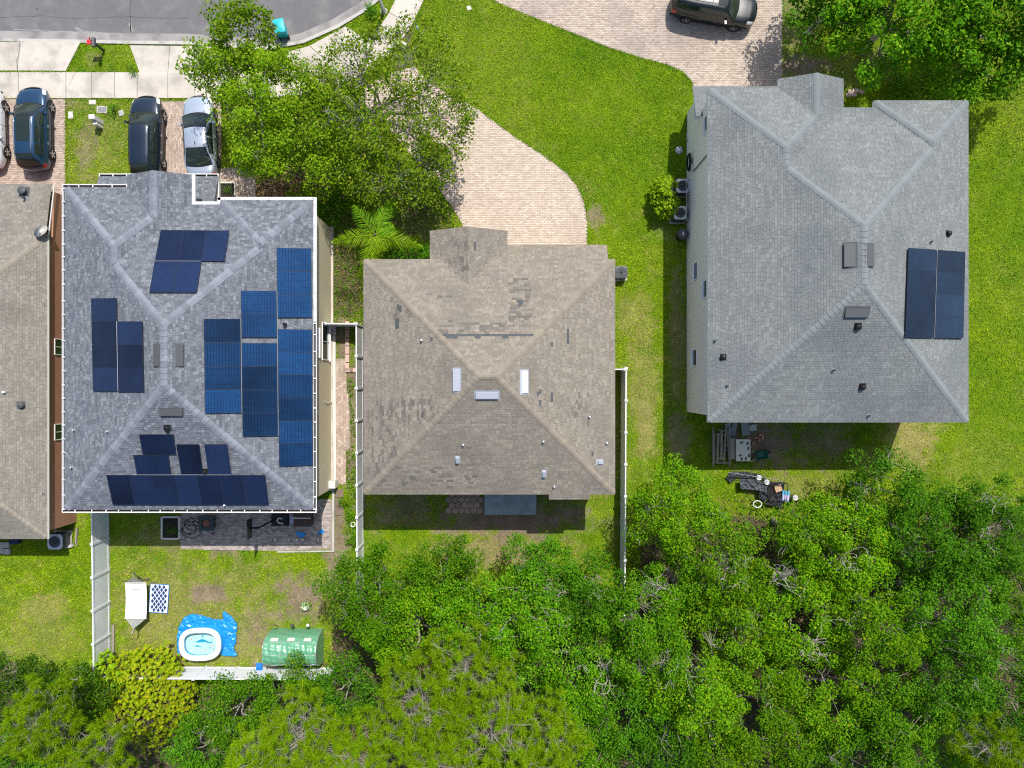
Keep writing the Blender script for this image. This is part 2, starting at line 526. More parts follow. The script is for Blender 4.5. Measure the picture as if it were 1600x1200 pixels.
# road, gutter, curb
MT['asphalt'] = pmat('asphalt', (0.145, 0.14, 0.143), 0.9, noise=[(0.22, 0.18), (1.6, 0.14), (9, .12), (60, 0.25)], col2=(0.185, 0.18, 0.175), mix=(0.9, 0.5, 0.7), bump=(120, 0.3))
tag(MB().prism(G(ROAD), -0.1, 0.008).build('road', MT['asphalt']), None, None, kind='structure')
tag(MB().prism(G(GUT + G1[::-1]), -0.1, 0.016).build('street_gutter', MT['gutter_pan']), None, None, kind='structure')
o = tag(thing('curb', None, None), None, None, kind='structure')
for i in range(len(GUT) - 1):
    q = [G1[i], G1[i+1], G2[i+1], G2[i]]
    MB().prism(G(q), -0.1, 0.055 if i < 4 else 0.1).build('curb_stone', MT['curb'], o)

# worn seams, cracks and spots in the asphalt
MT['seam'] = pmat('asphalt_seam', (0.085, 0.082, 0.083), 0.9, noise=(6, .3))
MT['scuff'] = pmat('asphalt_scuff', (0.27, 0.26, 0.245), 0.9, noise=(6, .3))
sm = tag(thing('road_wear', None, None), None, None, kind='structure')
def crack(name, pts, w, mat, z=.0125):
    m = MB(); R = random.Random(len(pts) + int(pts[0][0]))
    q = []
    for (x0, y0), (x1, y1) in zip(pts[:-1], pts[1:]):
        k = max(2, int(math.hypot(x1-x0, y1-y0)/6))
        for i in range(k): q.append((x0 + (x1-x0)*i/k + R.uniform(-.8, .8), y0 + (y1-y0)*i/k + R.uniform(-.8, .8)))
    q.append(pts[-1])
    a = [P(*p_) for p_ in q]
    vs_ = []
    for i, p_ in enumerate(a):
        d = (a[min(i+1, len(a)-1)] - a[max(i-1, 0)]).normalized()
        n = Vector((-d.y, d.x, 0)) * w * R.uniform(.4, 1) / 2
        vs_ += [(p_.x + n.x, p_.y + n.y, z), (p_.x - n.x, p_.y - n.y, z)]
    m.add(vs_, [(2*i, 2*i+1, 2*i+3, 2*i+2) for i in range(len(a)-1)])
    return m.build(name, mat, sm)
crack('seam', [(204, -2), (203, 20), (205, 51)], .07, MT['seam'])
crack('crack', [(0, 27), (60, 25), (130, 29), (200, 26), (300, 30)], .035, MT['seam'])
crack('crack', [(330, 10), (380, 22), (430, 40)], .03, MT['seam'])
crack('scuff', [(203, 36), (206, 50)], .22, MT['scuff'])
crack('scuff', [(118, 44), (130, 49)], .12, MT['scuff'])
crack('scuff', [(20, 46), (80, 49), (160, 51)], .08, MT['scuff'])
crack('tar_spot', [(57, 13), (58.5, 16)], .12, MT['seam'])
crack('slab_crack', [(109, 133), (114, 122), (119, 115)], .012, MT['seam'], .072)
crack('slab_crack', [(33, 68), (31, 85), (27, 96), (28, 110)], .02, MT['seam'], .072)

# sidewalk slabs
def resample(pts, step, closed=False):
    out, acc = [Vector(pts[0])], 0
    for a, b in zip(pts[:-1], pts[1:]):
        a, b = Vector(a), Vector(b); l = (b - a).length
        if l < 1e-6: continue
        t = step - acc
        while t <= l:
            out.append(a + (b - a) * t / l); t += step
        acc = l - (t - step)
    return out
side = tag(thing('sidewalk', None, None), None, None, kind='structure')
def slab(poly, parent, z=0.06, name='slab', gap=0.016, mat='concrete'):
    p = [Vector(q) for q in G(poly)]
    c = sum(p, Vector((0, 0))) / len(p)
    q = []
    for v in p:
        d = v - c
        q.append(tuple(c + d * (1 - gap / max(d.length, 0.1) * 1.2)))
    b = MB().prism(q, -0.08, z + random.uniform(-0.006, 0.006))
    return b.build(name, MT[mat], parent)
cuts = [-60, -12, 30, 104, 144, 180, 215, 262, 305, 345]
for a, b in zip(cuts[:-1], cuts[1:]):
    slab([(a, 113), (b, 113), (b, 154), (a, 154)], side)
c2 = [(345, 133), (388, 134), (430, 132), (470, 128), (508, 119), (544, 105), (578, 85), (606, 60), (626, 30), (642, -4), (656, -40)]
l2, r2 = slab_strip(c2, 41)
for i in range(len(c2) - 1):
    slab([l2[i], l2[i+1], r2[i+1], r2[i]], side)
apr = tag(thing('driveway_apron', None, None), None, None, kind='structure')
for q in ([(-60, 66), (32, 66), (28, 111), (-60, 111)], [(32, 66), (127, 66), (104, 111.5), (28, 111)], [(203, 71), (266, 72), (263, 115.5), (219, 115.5)],
          [(266, 72), (330, 73), (378, 112), (263, 115.5)], [(448, 82), (484, 72), (512, 97), (500, 101), (440, 111)], [(484, 72), (541, 41), (574, 64), (548, 82), (512, 97)]):
    slab(q, apr)

# pavers: every brick is real, too small in the photo to pick apart one by one
PAV = ramp_mat('paver_clay', [(0, (0.46, 0.375, 0.295)), (0.35, (0.52, 0.425, 0.34)), (0.7, (0.56, 0.465, 0.375)), (1, (0.62, 0.525, 0.43))], 0.9, stain=[(0.35, 0.48, 0.72, (0.36, 0.295, 0.24), 0.5)])
PAV1 = ramp_mat('paver_rose', [(0, (0.33, 0.25, 0.205)), (0.4, (0.41, 0.32, 0.265)), (0.75, (0.46, 0.37, 0.305)), (1, (0.52, 0.43, 0.35))], 0.9, stain=[(0.6, 0.52, 0.75, (0.22, 0.18, 0.16), 0.6)])
PAV3 = ramp_mat('paver_tan', [(0, (0.37, 0.30, 0.24)), (0.35, (0.44, 0.365, 0.295)), (0.7, (0.49, 0.41, 0.335)), (1, (0.55, 0.47, 0.385))], 0.9, stain=[(0.35, 0.45, 0.7, (0.25, 0.21, 0.19), 0.6)])
PAVG = ramp_mat('paver_grey_rose', [(0, (0.24, 0.20, 0.185)), (0.4, (0.33, 0.28, 0.26)), (0.75, (0.42, 0.36, 0.335)), (1, (0.48, 0.42, 0.39))], 0.9, stain=[(0.8, 0.5, 0.75, (0.15, 0.13, 0.12), 0.5)])
SAND = pmat('joint_sand', (0.30, 0.25, 0.20), 0.95, noise=(5, 0.2))
def paving(name, poly_px, mat, ang=0.0, bw=0.22, bh=0.11, z=0.035, weave=False):
    poly = G(poly_px)
    o = tag(MB().prism(poly, -0.1, z - 0.012).build(name, SAND), None, None, kind='structure')
    ca, sa = math.cos(ang), math.sin(ang)
    pr = [(x*ca + y*sa, -x*sa + y*ca) for x, y in poly]
    u0, u1 = min(p[0] for p in pr), max(p[0] for p in pr)
    v0, v1 = min(p[1] for p in pr), max(p[1] for p in pr)
    us, vs_ = np.arange(u0 - bw, u1 + bw, bw), np.arange(v0, v1, bh)
    U, V_ = np.meshgrid(us, vs_, indexing='ij')
    U = U + (np.arange(len(vs_)) % 2)[None, :] * bw / 2
    U, V_ = U.ravel(), V_.ravel()
    X, Y = U*ca - V_*sa, U*sa + V_*ca
    hw, hh = bw/2 - 0.006, bh/2 - 0.006
    ok = np.ones(len(X), bool)
    for du, dv in ((-hw*.7, -hh*.5), (hw*.7, -hh*.5), (hw*.7, hh*.5), (-hw*.7, hh*.5)):
        ok &= inpoly(X + du*ca - dv*sa, Y + du*sa + dv*ca, poly)
    # seen part only
    ok &= (np.abs(X) < 33.5) & (np.abs(Y) < 25.5)
    X, Y = X[ok], Y[ok]
    n = len(X)
    zt = z + rng.normal(0, 0.0025, n)
    tl = rng.normal(0, 0.004, (n, 2))
    ins = 0.004
    def ring(du, dv, zz):
        return np.stack([X + du*ca - dv*sa, Y + du*sa + dv*ca, zz], -1)
    top = [ring(a*(hw-ins), b*(hh-ins), zt + a*tl[:, 0] + b*tl[:, 1]) for a, b in ((-1,-1),(1,-1),(1,1),(-1,1))]
    bot = [ring(a*hw, b*hh, np.full(n, z - 0.02)) for a, b in ((-1,-1),(1,-1),(1,1),(-1,1))]
    V = np.stack(top + bot, 1)                     # n,8,3
    fi = np.array([(0,1,2,3),(4,5,1,0),(5,6,2,1),(6,7,3,2),(7,4,0,3)])
    me = bpy.data.meshes.new('pavers')
    me.vertices.add(n*8); me.vertices.foreach_set('co', V.astype(np.float32).ravel())
    F = (np.arange(n)[:, None, None]*8 + fi[None]).reshape(-1)
    me.loops.add(len(F)); me.loops.foreach_set('vertex_index', F.astype(np.int32))
    me.polygons.add(len(F)//4); me.polygons.foreach_set('loop_start', np.arange(0, len(F), 4, dtype=np.int32))
    me.update(calc_edges=True); me.materials.append(mat)
    me.shade_flat()
    c = link('pavers', me, o)
    c['kind'] = 'stuff'
    return o
paving('driveway_west_neighbour', DW0, PAV1, 0.0)
paving('driveway_solar_house', DW1, PAV1, math.pi/2)
paving('driveway_centre', DW2, PAV, 0.0)
paving('driveway_east', DW3, PAV3, 0.0)
paving('patio', PATIO1, PAVG, 0.0, 0.24, 0.12)
paving('side_path', WALK1, PAV1, math.pi/2, 0.24, 0.16)

# grey slab and crazy hexagon stones behind the middle house
slab([(757, 745), (838, 745), (838, 804), (757, 804)], tag(thing('patio_slab', None, None), None, None, kind='structure'), 0.08, 'slab', 0.0, 'pad')
hx = tag(thing('stone_patio', None, None), None, None, kind='structure')
MT['hexstone'] = pmat('rose_stone', (0.34, 0.235, 0.19), 0.9, noise=[(6, 0.2), (30, 0.12)], obj=0.25)
hm = MB().lathe([(0.001, 0.0), (0.205, 0.0), (0.205, 0.03), (0.185, 0.042), (0.001, 0.045)], 6).mesh('paving_stone', MT['hexstone'])
x0, y0 = P(696, 803)[:2]; x1, y1 = P(757, 745)[:2]
r = 0
yy = y0 + 0.2
while yy < y1:
    xx = x0 + 0.2 + (0.19 if r % 2 else 0)
    while xx < x1 - 0.15:
        link('paving_stone', hm, hx, (xx + random.uniform(-.015, .015), yy + random.uniform(-.015, .015), 0.01 + random.uniform(-0.006, .006)), (0, 0, random.choice([0, 1]) * math.pi/3 + math.pi/6 + random.uniform(-.06, .06)))
        xx += 0.385
    yy += 0.335; r += 1

# grass blades
def grass(name, dens, box):
    x0, x1, y0, y1 = box
    n = int((x1-x0)*(y1-y0)*dens)
    x, y = rng.uniform(x0, x1, n), rng.uniform(y0, y1, n)
    ex_, ey_ = [], []
    for poly in HARDW[2:10]:
        for i in range(len(poly)):
            (ax, ay), (bx, by) = poly[i], poly[(i+1) % len(poly)]
            l = math.hypot(bx-ax, by-ay)
            k = int(l*110)
            if k < 1: continue
            tt = rng.random(k)
            of = np.abs(rng.normal(0, .05, k))*np.sign(rng.random(k)-.5)
            ex_.append(ax + (bx-ax)*tt - (by-ay)/l*of); ey_.append(ay + (by-ay)*tt + (bx-ax)/l*of)
    x, y = np.concatenate([x] + ex_), np.concatenate([y] + ey_)
    n = len(x)
    ok = np.ones(n, bool)
    for p in HARDW: ok &= ~inpoly(x, y, p)
    for p in FEET: ok &= ~inpoly(x, y, p)
    x, y = x[ok], y[ok]
    b, d = cover(x, y)
    px, py = x*S + 800, 600 - y*S
    keep = rng.random(len(x)) > b * 1.06
    keep &= ~((py > 1075) | ((px > 560) & (py > 980)))
    x, y, d, b, px, py = x[keep], y[keep], d[keep], b[keep], px[keep], py[keep]
    n = len(x)
    a = rng.uniform(0, 2*np.pi, n)
    ln = rng.uniform(0.07, 0.19, n) * (1 - 0.3*d)
    tilt = rng.uniform(0.35, 1.0, n)
    dx, dy = np.cos(a), np.sin(a)
    w = rng.uniform(0.010, 0.026, n)
    base = np.stack([x, y, np.full(n, 0.0)], -1)
    side_ = np.stack([-dy*w, dx*w, np.zeros(n)], -1)
    tip = base + np.stack([dx*ln*tilt, dy*ln*tilt, ln*np.sqrt(np.clip(1.05-tilt**2, 0.05, 1))*0.9], -1)
    V = np.stack([base - side_, base + side_, tip], 1)
    lush = np.array([0.10, 0.25, 0.002]); mid = np.array([0.29, 0.415, 0.003]); straw = np.array([0.42, 0.38, 0.09])
    t = np.clip(fbm(x*0.3+5, y*0.3+50, 2)*1.1 + fbm(x*0.9+5, y*0.9+50, 3)*1.1 + fbm(x*3.2+8, y*3.2+2, 3)*1.2 - 1.2 + rng.normal(0, .15, n), 0, 1)[:, None]
    lawn = ((px > 640) & (px < 1090) & (py < 330))[:, None]
    t = np.where(lawn, t * 0.8, t)
    c = lush*(1-t) + mid*t
    q = (rng.random(n) < d*0.85)[:, None]
    c = np.where(q, straw*(0.6+0.6*rng.random((n, 1))), c)
    c = c * (0.72 + 0.52*rng.random((n, 1)))
    cols = np.repeat(np.concatenate([c, np.ones((n, 1))], 1)[:, None, :], 3, 1).reshape(-1, 4)
    return bulk(name, V, 3, MT['grass'], None, cols)
MT['grass'] = attr_mat('grass_blades', 0.6, spec=0.2)
go = grass('grass', 300, (-32.5, 32.5, -19.5, 24.5))
tag(go, 'green lawn grass around the houses with dry and bare patches', 'grass', kind='stuff')
# ------------------------------------------------------------------ houses
def clip_rect(poly, u0, u1, v0, v1):
    def cut(p, ax, val, keep_ge):
        out = []
        n = len(p)
        for i in range(n):
            a, b = p[i], p[(i+1) % n]
            ia = a[ax] >= val if keep_ge else a[ax] <= val
            ib = b[ax] >= val if keep_ge else b[ax] <= val
            if ia: out.append(a)
            if ia != ib:
                t = (val - a[ax]) / (b[ax] - a[ax])
                out.append((a[0] + (b[0]-a[0])*t, a[1] + (b[1]-a[1])*t))
        return out
    for ax, val, ge in ((0, u0, True), (0, u1, False), (1, v0, True), (1, v1, False)):
        if len(poly) < 3: return []
        poly = cut(poly, ax, val, ge)
    return poly

def plane_basis(pts):
    a, b, c = [Vector(p) for p in pts[:3]]
    n = Vector((0, 0, 0))
    m = len(pts)
    for i in range(m):
        p, q = Vector(pts[i]), Vector(pts[(i+1) % m])
        n += Vector(((p.y-q.y)*(p.z+q.z), (p.z-q.z)*(p.x+q.x), (p.x-q.x)*(p.y+q.y)))
    n.normalize()
    if n.z < 0: n = -n
    u = Vector((0, 0, 1)).cross(n)
    if u.length < 1e-4: u = Vector((1, 0, 0))
    u.normalize()
    v = n.cross(u)            # upslope
    if v.z < 0: u, v = -u, -v
    return n, u, v

def shingle_faces(faces, expo, tabw, gaps=(), jit=0.25, th=0.014, seed=1, gap=0.010, stained=()):
    R = random.Random(seed)
    V, F = [], []
    V2, F2_ = [], []
    for fi, pts in enumerate(faces):
        n, u, v = plane_basis(pts)
        o = Vector(pts[0])
        q = [((Vector(p)-o).dot(u), (Vector(p)-o).dot(v)) for p in pts]
        v0, v1 = min(p[1] for p in q), max(p[1] for p in q)
        u0, u1 = min(p[0] for p in q), max(p[0] for p in q)
        k = 0
        vv = v0 - 0.012
        while vv < v1:
            uu = u0 - R.random() * tabw
            while uu < u1:
                w = tabw * (1 + R.uniform(-jit, jit))
                ve = vv + expo
                c = clip_rect(q, uu, uu + w - gap, vv, ve)
                uc, vc = uu + w/2, vv + expo/2
                uu += w
                if len(c) < 3: continue
                ar = abs(sum(c[i][0]*c[(i+1) % len(c)][1] - c[(i+1) % len(c)][0]*c[i][1] for i in range(len(c)))) / 2
                if ar < 0.0012: continue
                wp = o + u*uc + v*vc
                skip = False
                for gx_, gy_, rx_, ry_ in gaps:
                    if abs(wp.x-gx_) < rx_ and abs(wp.y-gy_) < ry_: skip = True; break
                if skip: continue
                V_, F_ = V, F
                for gx_, gy_, rx_, ry_, pr_ in stained:
                    if abs(wp.x-gx_) < rx_*R.uniform(.8, 1.1) and abs(wp.y-gy_) < ry_*R.uniform(.85, 1.1) and R.random() < pr_*.75: V_, F_ = V2, F2_; break
                lift = R.uniform(0, 0.004)
                dj = R.uniform(-0.008, 0.008)
                b = len(V_); m = len(c)
                for (a_, b_) in c:
                    hgt = th * (1 - (b_-vv)/expo * 0.85) + lift
                    V_.append(o + u*a_ + v*(b_ + (dj if b_ < vv + 0.01 else 0)) + n*hgt)
                for (a_, b_) in c:
                    V_.append(o + u*a_ + v*b_ - n*0.012)
                F_.append(tuple(range(b, b+m)))
                F_ += [(b+i, b+m+i, b+m+(i+1) % m, b+(i+1) % m) for i in range(m)]
            vv += expo
            k += 1
    return V, F, V2, F2_

def add_roof(house, faces, outline, ze, mats, expo=0.15, tabw=0.32, caps=(), cap_mat=None, gaps=(), seed=1, fascia='white_paint', under='underlay', capw=0.15, cap_step=0.27, th=0.014, lower=False, stained=(), stain_mat=None):
    b = MB()
    for pts in faces:
        n, u, v = plane_basis(pts)
        b.add([Vector(p) - n*0.004 for p in pts], [tuple(range(len(pts)))])
    roof = b.build('roof', MT[under], house)
    V, F, V2, F2_ = shingle_faces(faces, expo, tabw, gaps, seed=seed, th=th, stained=stained)
    if F2_:
        m = MB(); m.v = [tuple(p) for p in V2]; m.f = F2_
        m.build('stained_shingles', stain_mat, roof)['kind'] = 'stuff'
    m = MB(); m.v = [tuple(p) for p in V]; m.f = F
    s = m.build('shingles', mats, roof)
    s['kind'] = 'stuff'
    # flip inside-out faces
    s.data.validate()
    if outline:
        MB().prism(outline, ze - 0.2, ze - 0.025).build('fascia', MT[fascia], roof)
    # hip and ridge caps, one piece each
    if caps:
        base = wloc(roof)
        for kind, a, c in caps:
            a, c = Vector(a), Vector(c)
            d = c - a; l = d.length; d.normalize()
            if kind == 'hip': a = a + d*.12; l -= .12
            dz = capw * (0.30 if kind == 'hip' else 0.40)
            key = ('cap', house.name, kind)
            if key not in CAPM:
                mm = MB()
                L_ = cap_step * 1.12
                vs_ = []
                for yy, up in ((0, 0.034), (L_, 0.012)):
                    vs_ += [(-capw, yy, -dz + up - 0.03), (-capw, yy, -dz + up), (-capw*0.22, yy, up - dz*.13), (capw*0.22, yy, up - dz*.13), (capw, yy, -dz + up), (capw, yy, -dz + up - 0.03)]
                fs = [(0,1,7,6),(1,2,8,7),(2,3,9,8),(3,4,10,9),(4,5,11,10),(0,5,4,3,2,1)]
                mm.add(vs_, [f[::-1] for f in fs])
                CAPM[key] = mm.mesh('ridge_shingle', cap_mat)
            me = CAPM[key]
            # a is the low end; the piece runs up from a
            x = d.cross(Vector((0, 0, 1))).normalized()
            z = x.cross(d)
            rot = Matrix((x, d, z)).transposed().to_euler()
            k = int(l / cap_step)
            for i in range(k):
                p = a + d * (i * l / k)
                link('ridge_shingle', me, roof, p - base + z*random.uniform(0, 0.006), rot)
    return roof
CAPM = {}

SH1 = ramp_mat('shingle_slate_blue', [(0, (0.098, 0.108, 0.125)), (0.3, (0.128, 0.14, 0.16)), (0.8, (0.158, 0.172, 0.192)), (1, (0.205, 0.22, 0.24))], 0.92, fine=0.25)
CP1 = pmat('ridge_slate', (0.18, 0.193, 0.22), 0.92, noise=(30, 0.3), obj=0.2)
SH2 = ramp_mat('shingle_taupe', [(0, (0.195, 0.170, 0.135)), (0.4, (0.222, 0.195, 0.157)), (0.8, (0.246, 0.216, 0.174)), (1, (0.275, 0.243, 0.198))], 0.92,
               stain=[(0.3, 0.5, 0.7, (0.145, 0.128, 0.108), 0.5), (1.3, 0.55, 0.72, (0.15, 0.133, 0.115), 0.35)], fine=0.22)
CP2 = pmat('ridge_taupe', (0.24, 0.205, 0.158), 0.92, noise=[(30, 0.2), (2, 0.15)], obj=0.10)
SH3 = ramp_mat('shingle_pale_grey', [(0, (0.155, 0.167, 0.162)), (0.4, (0.177, 0.189, 0.184)), (0.8, (0.193, 0.206, 0.20)), (1, (0.22, 0.234, 0.227))], 0.92,
               stain=[(0.28, 0.46, 0.68, (0.115, 0.128, 0.134), 0.6), (1.5, .55, .75, (0.12, 0.132, 0.138), .35)], fine=0.2)
CP3 = pmat('ridge_pale_grey', (0.185, 0.205, 0.208), 0.92, noise=[(30, 0.2), (2, 0.12)], obj=0.06)
SH0 = ramp_mat('shingle_tan', [(0, (0.185, 0.17, 0.143)), (0.4, (0.21, 0.193, 0.163)), (0.8, (0.232, 0.213, 0.18)), (1, (0.26, 0.239, 0.202))], 0.92,
               stain=[(0.4, 0.5, 0.72, (0.14, 0.128, 0.105), 0.6)], fine=0.22)
CP0 = pmat('ridge_tan', (0.25, 0.22, 0.175), 0.92, noise=(30, 0.2), obj=0.08)
MT['underlay'] = pmat('black_underlay', (0.055, 0.06, 0.065), 0.9, noise=(12, 0.3))
MT['underlay2'] = pmat('grey_underlay', (0.075, 0.082, 0.085), 0.9, noise=(6, 0.4))
MT['guard'] = pmat('weathered_gutter_guard', (0.55, 0.55, 0.545), .5, noise=[(2, .12), (15, .1)], col2=(0.4, 0.39, 0.38), mix=(2.5, .5, .7))
MT['ventg'] = pmat('grey_vent_hood', (0.075, 0.08, 0.085), .5, noise=(8, .1))
MT['wall_sand'] = pmat('sand_stucco', (0.62, 0.55, 0.385), 0.9, noise=[(0.7, 0.08), (30, 0.05)])
MT['wall_pink'] = pmat('pale_pink_stucco', (0.78, 0.71, 0.68), 0.9, noise=[(0.7, 0.05), (30, 0.04)])
MT['wall_brown'] = pmat('brown_stucco', (0.42, 0.21, 0.135), 0.9, noise=[(0.8, 0.1), (30, 0.05)])
MT['wall_tan'] = pmat('tan_stucco', (0.42, 0.35, 0.27), 0.9, noise=[(0.7, 0.1), (30, 0.06)])

def winged_roof(W, E, N, S_, A1, NA, B0, NB, G0, NG, ze, p):
    """two-storey plan: main hip with a front hip wing, a small gable on it and a shallow hip wing at the other end"""
    w = (E - W) / 2; a = (A1 - W) / 2; b = (E - B0) / 2; g = (A1 - G0) / 2
    C = W + w
    def z(d): return ze + p * d
    R1, R2 = (C, N - w, z(w)), (C, S_ + w, z(w))
    PA, JA = (W + a, NA - a, z(a)), (W + a, N - a, z(a))
    PB, JB = (E - b, NB - b, z(b)), (E - b, N - b, z(b))
    Gc = A1 - g
    Q, GE = (Gc, NA - g, z(g)), (Gc, NG, z(g))
    e = lambda x, y: (x, y, ze)
    faces = [[e(W, S_), R2, R1, JA, PA, e(W, NA)], [e(W, S_), e(E, S_), R2], [e(E, S_), e(E, NB), PB, JB, R1, R2],
             [e(A1, N), e(B0, N), JB, R1, JA], [e(W, NA), e(G0, NA), Q, PA], [e(G0, NA), e(G0, NG), GE, Q],
             [e(A1, N), e(A1, NG), GE, Q, PA, JA], [e(B0, NB), e(E, NB), PB], [e(B0, N), e(B0, NB), PB, JB]]
    caps = [('hip', e(W, NA), PA), ('hip', JA, R1), ('hip', e(W, S_), R2), ('hip', e(E, S_), R2), ('hip', e(E, NB), PB), ('hip', JB, R1),
            ('hip', e(B0, NB), PB), ('hip', Q, PA), ('ridge', GE, Q), ('ridge', R2, R1), ('ridge', PA, JA)]
    outline = [(W, S_), (E, S_), (E, NB), (B0, NB), (B0, N), (A1, N), (A1, NG), (G0, NG), (G0, NA), (W, NA)]
    return faces, caps, outline

def on_face(px, py, pts, lift=0.0):
    n, u, v = plane_basis(pts)
    return ray_plane(px, py, Vector(pts[0]) + n*lift, n), n, u, v

def oriented(mb, p, n, u, v):
    """local (x along eave, y upslope, z off the roof) -> world"""
    mb.v = [tuple(Vector(p) + u*x + v*y + n*z) for x, y, z in mb.v]
    return mb

def slot_vent(house, px, py, face, L_, mat, w=0.36, h=0.13):
    p, n, u, v = on_face(px, py, face, 0.01)
    m = MB()
    m.add([(-L_/2, -w/2, 0.03), (L_/2, -w/2, 0.03), (L_/2, w/2, 0), (-L_/2, w/2, 0), (-L_/2, -w/2, h), (L_/2, -w/2, h), (L_/2, w/2, 0.03), (-L_/2, w/2, 0.03)],
          [(3,2,1,0),(4,5,6,7),(0,1,5,4),(1,2,6,5),(2,3,7,6),(3,0,4,7)])
    vt = oriented(m, p, n, u, v).build('roof_vent', MT[mat], house)
    q = MB().box((0, -w/2 - 0.012, h*0.85), (L_, 0.02, 0.035)).box((0, 0, 0.004), (L_ + 0.16, w + 0.2, 0.008))
    oriented(q, p, n, u, v).build('flashing', MT['galv' if mat == 'alu' else 'ventg'], vt)

def pipe_vent(house, px, py, face, r, h, mat, name='vent_pipe', boot='grey'):
    p, n, u, v = on_face(px, py, face, 0.012)
    m = MB().tube([p - Vector((0, 0, 0.05)), p + Vector((0, 0, h))], r, 10)
    o = m.build(name, MT[mat], house, True)
    q = MB().lathe([(r*2.0, 0.0), (r*1.7, 0.02), (r*1.15, 0.06), (r*1.02, 0.09)], 10)
    oriented(q, p, n, u, v).build('pipe_boot', MT[boot], o)

def hood_vent(house, px, py, face, mat, s=0.26):
    p, n, u, v = on_face(px, py, face, 0.01)
    m = MB().lathe([(s*0.42, 0), (s*0.4, s*0.45), (s*0.62, s*0.5), (s*0.6, s*0.7), (s*0.3, s*0.85), (0.001, s*0.88)], 10).box((0, 0, 0.004), (s*1.5, s*1.5, 0.01))
    oriented(m, p, n, u, v).build('exhaust_vent', MT[mat], house)

def window(house, axis, c, y0, y1, z0, z1, sgn, n_pane=2):
    """window in a wall of constant x"""
    f = MB()
    t = 0.05
    for a in (y0 - t, y1):
        f.box((c + sgn*0.02, a + t/2, (z0+z1)/2), (0.06, t, z1 - z0 + 2*t))
    for a in (z0 - t, z1):
        f.box((c + sgn*0.021, (y0+y1)/2, a + t/2), (0.06, y1 - y0 + 0.001, t))
    for i in range(1, n_pane):
        ym = y0 + (y1-y0)*i/n_pane
        f.box((c + sgn*0.016, ym, (z0+z1)/2), (0.05, t*0.8, z1 - z0))
    w = f.build('window', MT['white_paint'], house)
    for i in range(n_pane):
        a, b = y0 + (y1-y0)*i/n_pane, y0 + (y1-y0)*(i+1)/n_pane
        MB().box((c + sgn*0.006, (a+b)/2, (z0+z1)/2), (0.012, b - a, z1 - z0)).build('pane', MT['glass'], w)
    MB().box((c + sgn*0.06, (y0+y1)/2, z0 - t - 0.03), (0.12, y1 - y0 + 0.2, 0.05)).build('sill', MT['white_paint'], w)
    return w

# ---- solar house
ZE1 = 5.2
h1 = thing('house', 'two-storey house with blue-grey shingle roof, white gutters and many solar panels', 'house', (-17.4, 1.5, 0))
F1, C1, O1 = winged_roof(-24.12, -10.72, 9.68, -6.78, -17.27, 10.62, -15.72, 9.92, -20.75, 11.3, ZE1, 0.43)
MB().prism([(-23.75, -6.4), (-11.02, -6.4), (-11.02, 9.5), (-15.4, 9.5), (-15.4, 9.28), (-17.6, 9.28), (-17.6, 10.2), (-23.75, 10.2)], -0.05, ZE1 - 0.15).build('wall', MT['wall_sand'], h1)
MB().prism([(-23.85, -6.5), (-10.92, -6.5), (-10.92, 9.6), (-23.85, 9.6)], -0.05, 0.22).build('foundation', MT['concrete'], h1)
MB().add([(-20.6, 11.05, ZE1-0.15), (-17.4, 11.05, ZE1-0.15), (-18.98, 11.05, ZE1+0.68), (-20.6, 10.2, ZE1-0.15), (-17.4, 10.2, ZE1-0.15), (-18.98, 10.2, ZE1+0.68)],
         [(0,1,2),(0,2,5,3),(1,4,5,2),(3,5,4),(0,3,4,1)]).build('gable_wall', MT['wall_sand'], h1)
roof1 = add_roof(h1, F1, O1, ZE1, SH1, 0.135, 0.21, C1, CP1, seed=11, capw=0.20, cap_step=0.30, th=0.02)
# lower roof over the garage
LR1 = [[(-23.6, 11.85, 2.95), (-16.75, 11.85, 2.95), (-16.75, 9.28, 3.98), (-23.6, 9.28, 3.98)]]
add_roof(h1, LR1, [(-23.6, 11.85), (-16.75, 11.85), (-16.75, 9.6), (-23.6, 9.6)], 2.95, SH1, 0.135, 0.21, seed=5, th=0.02)
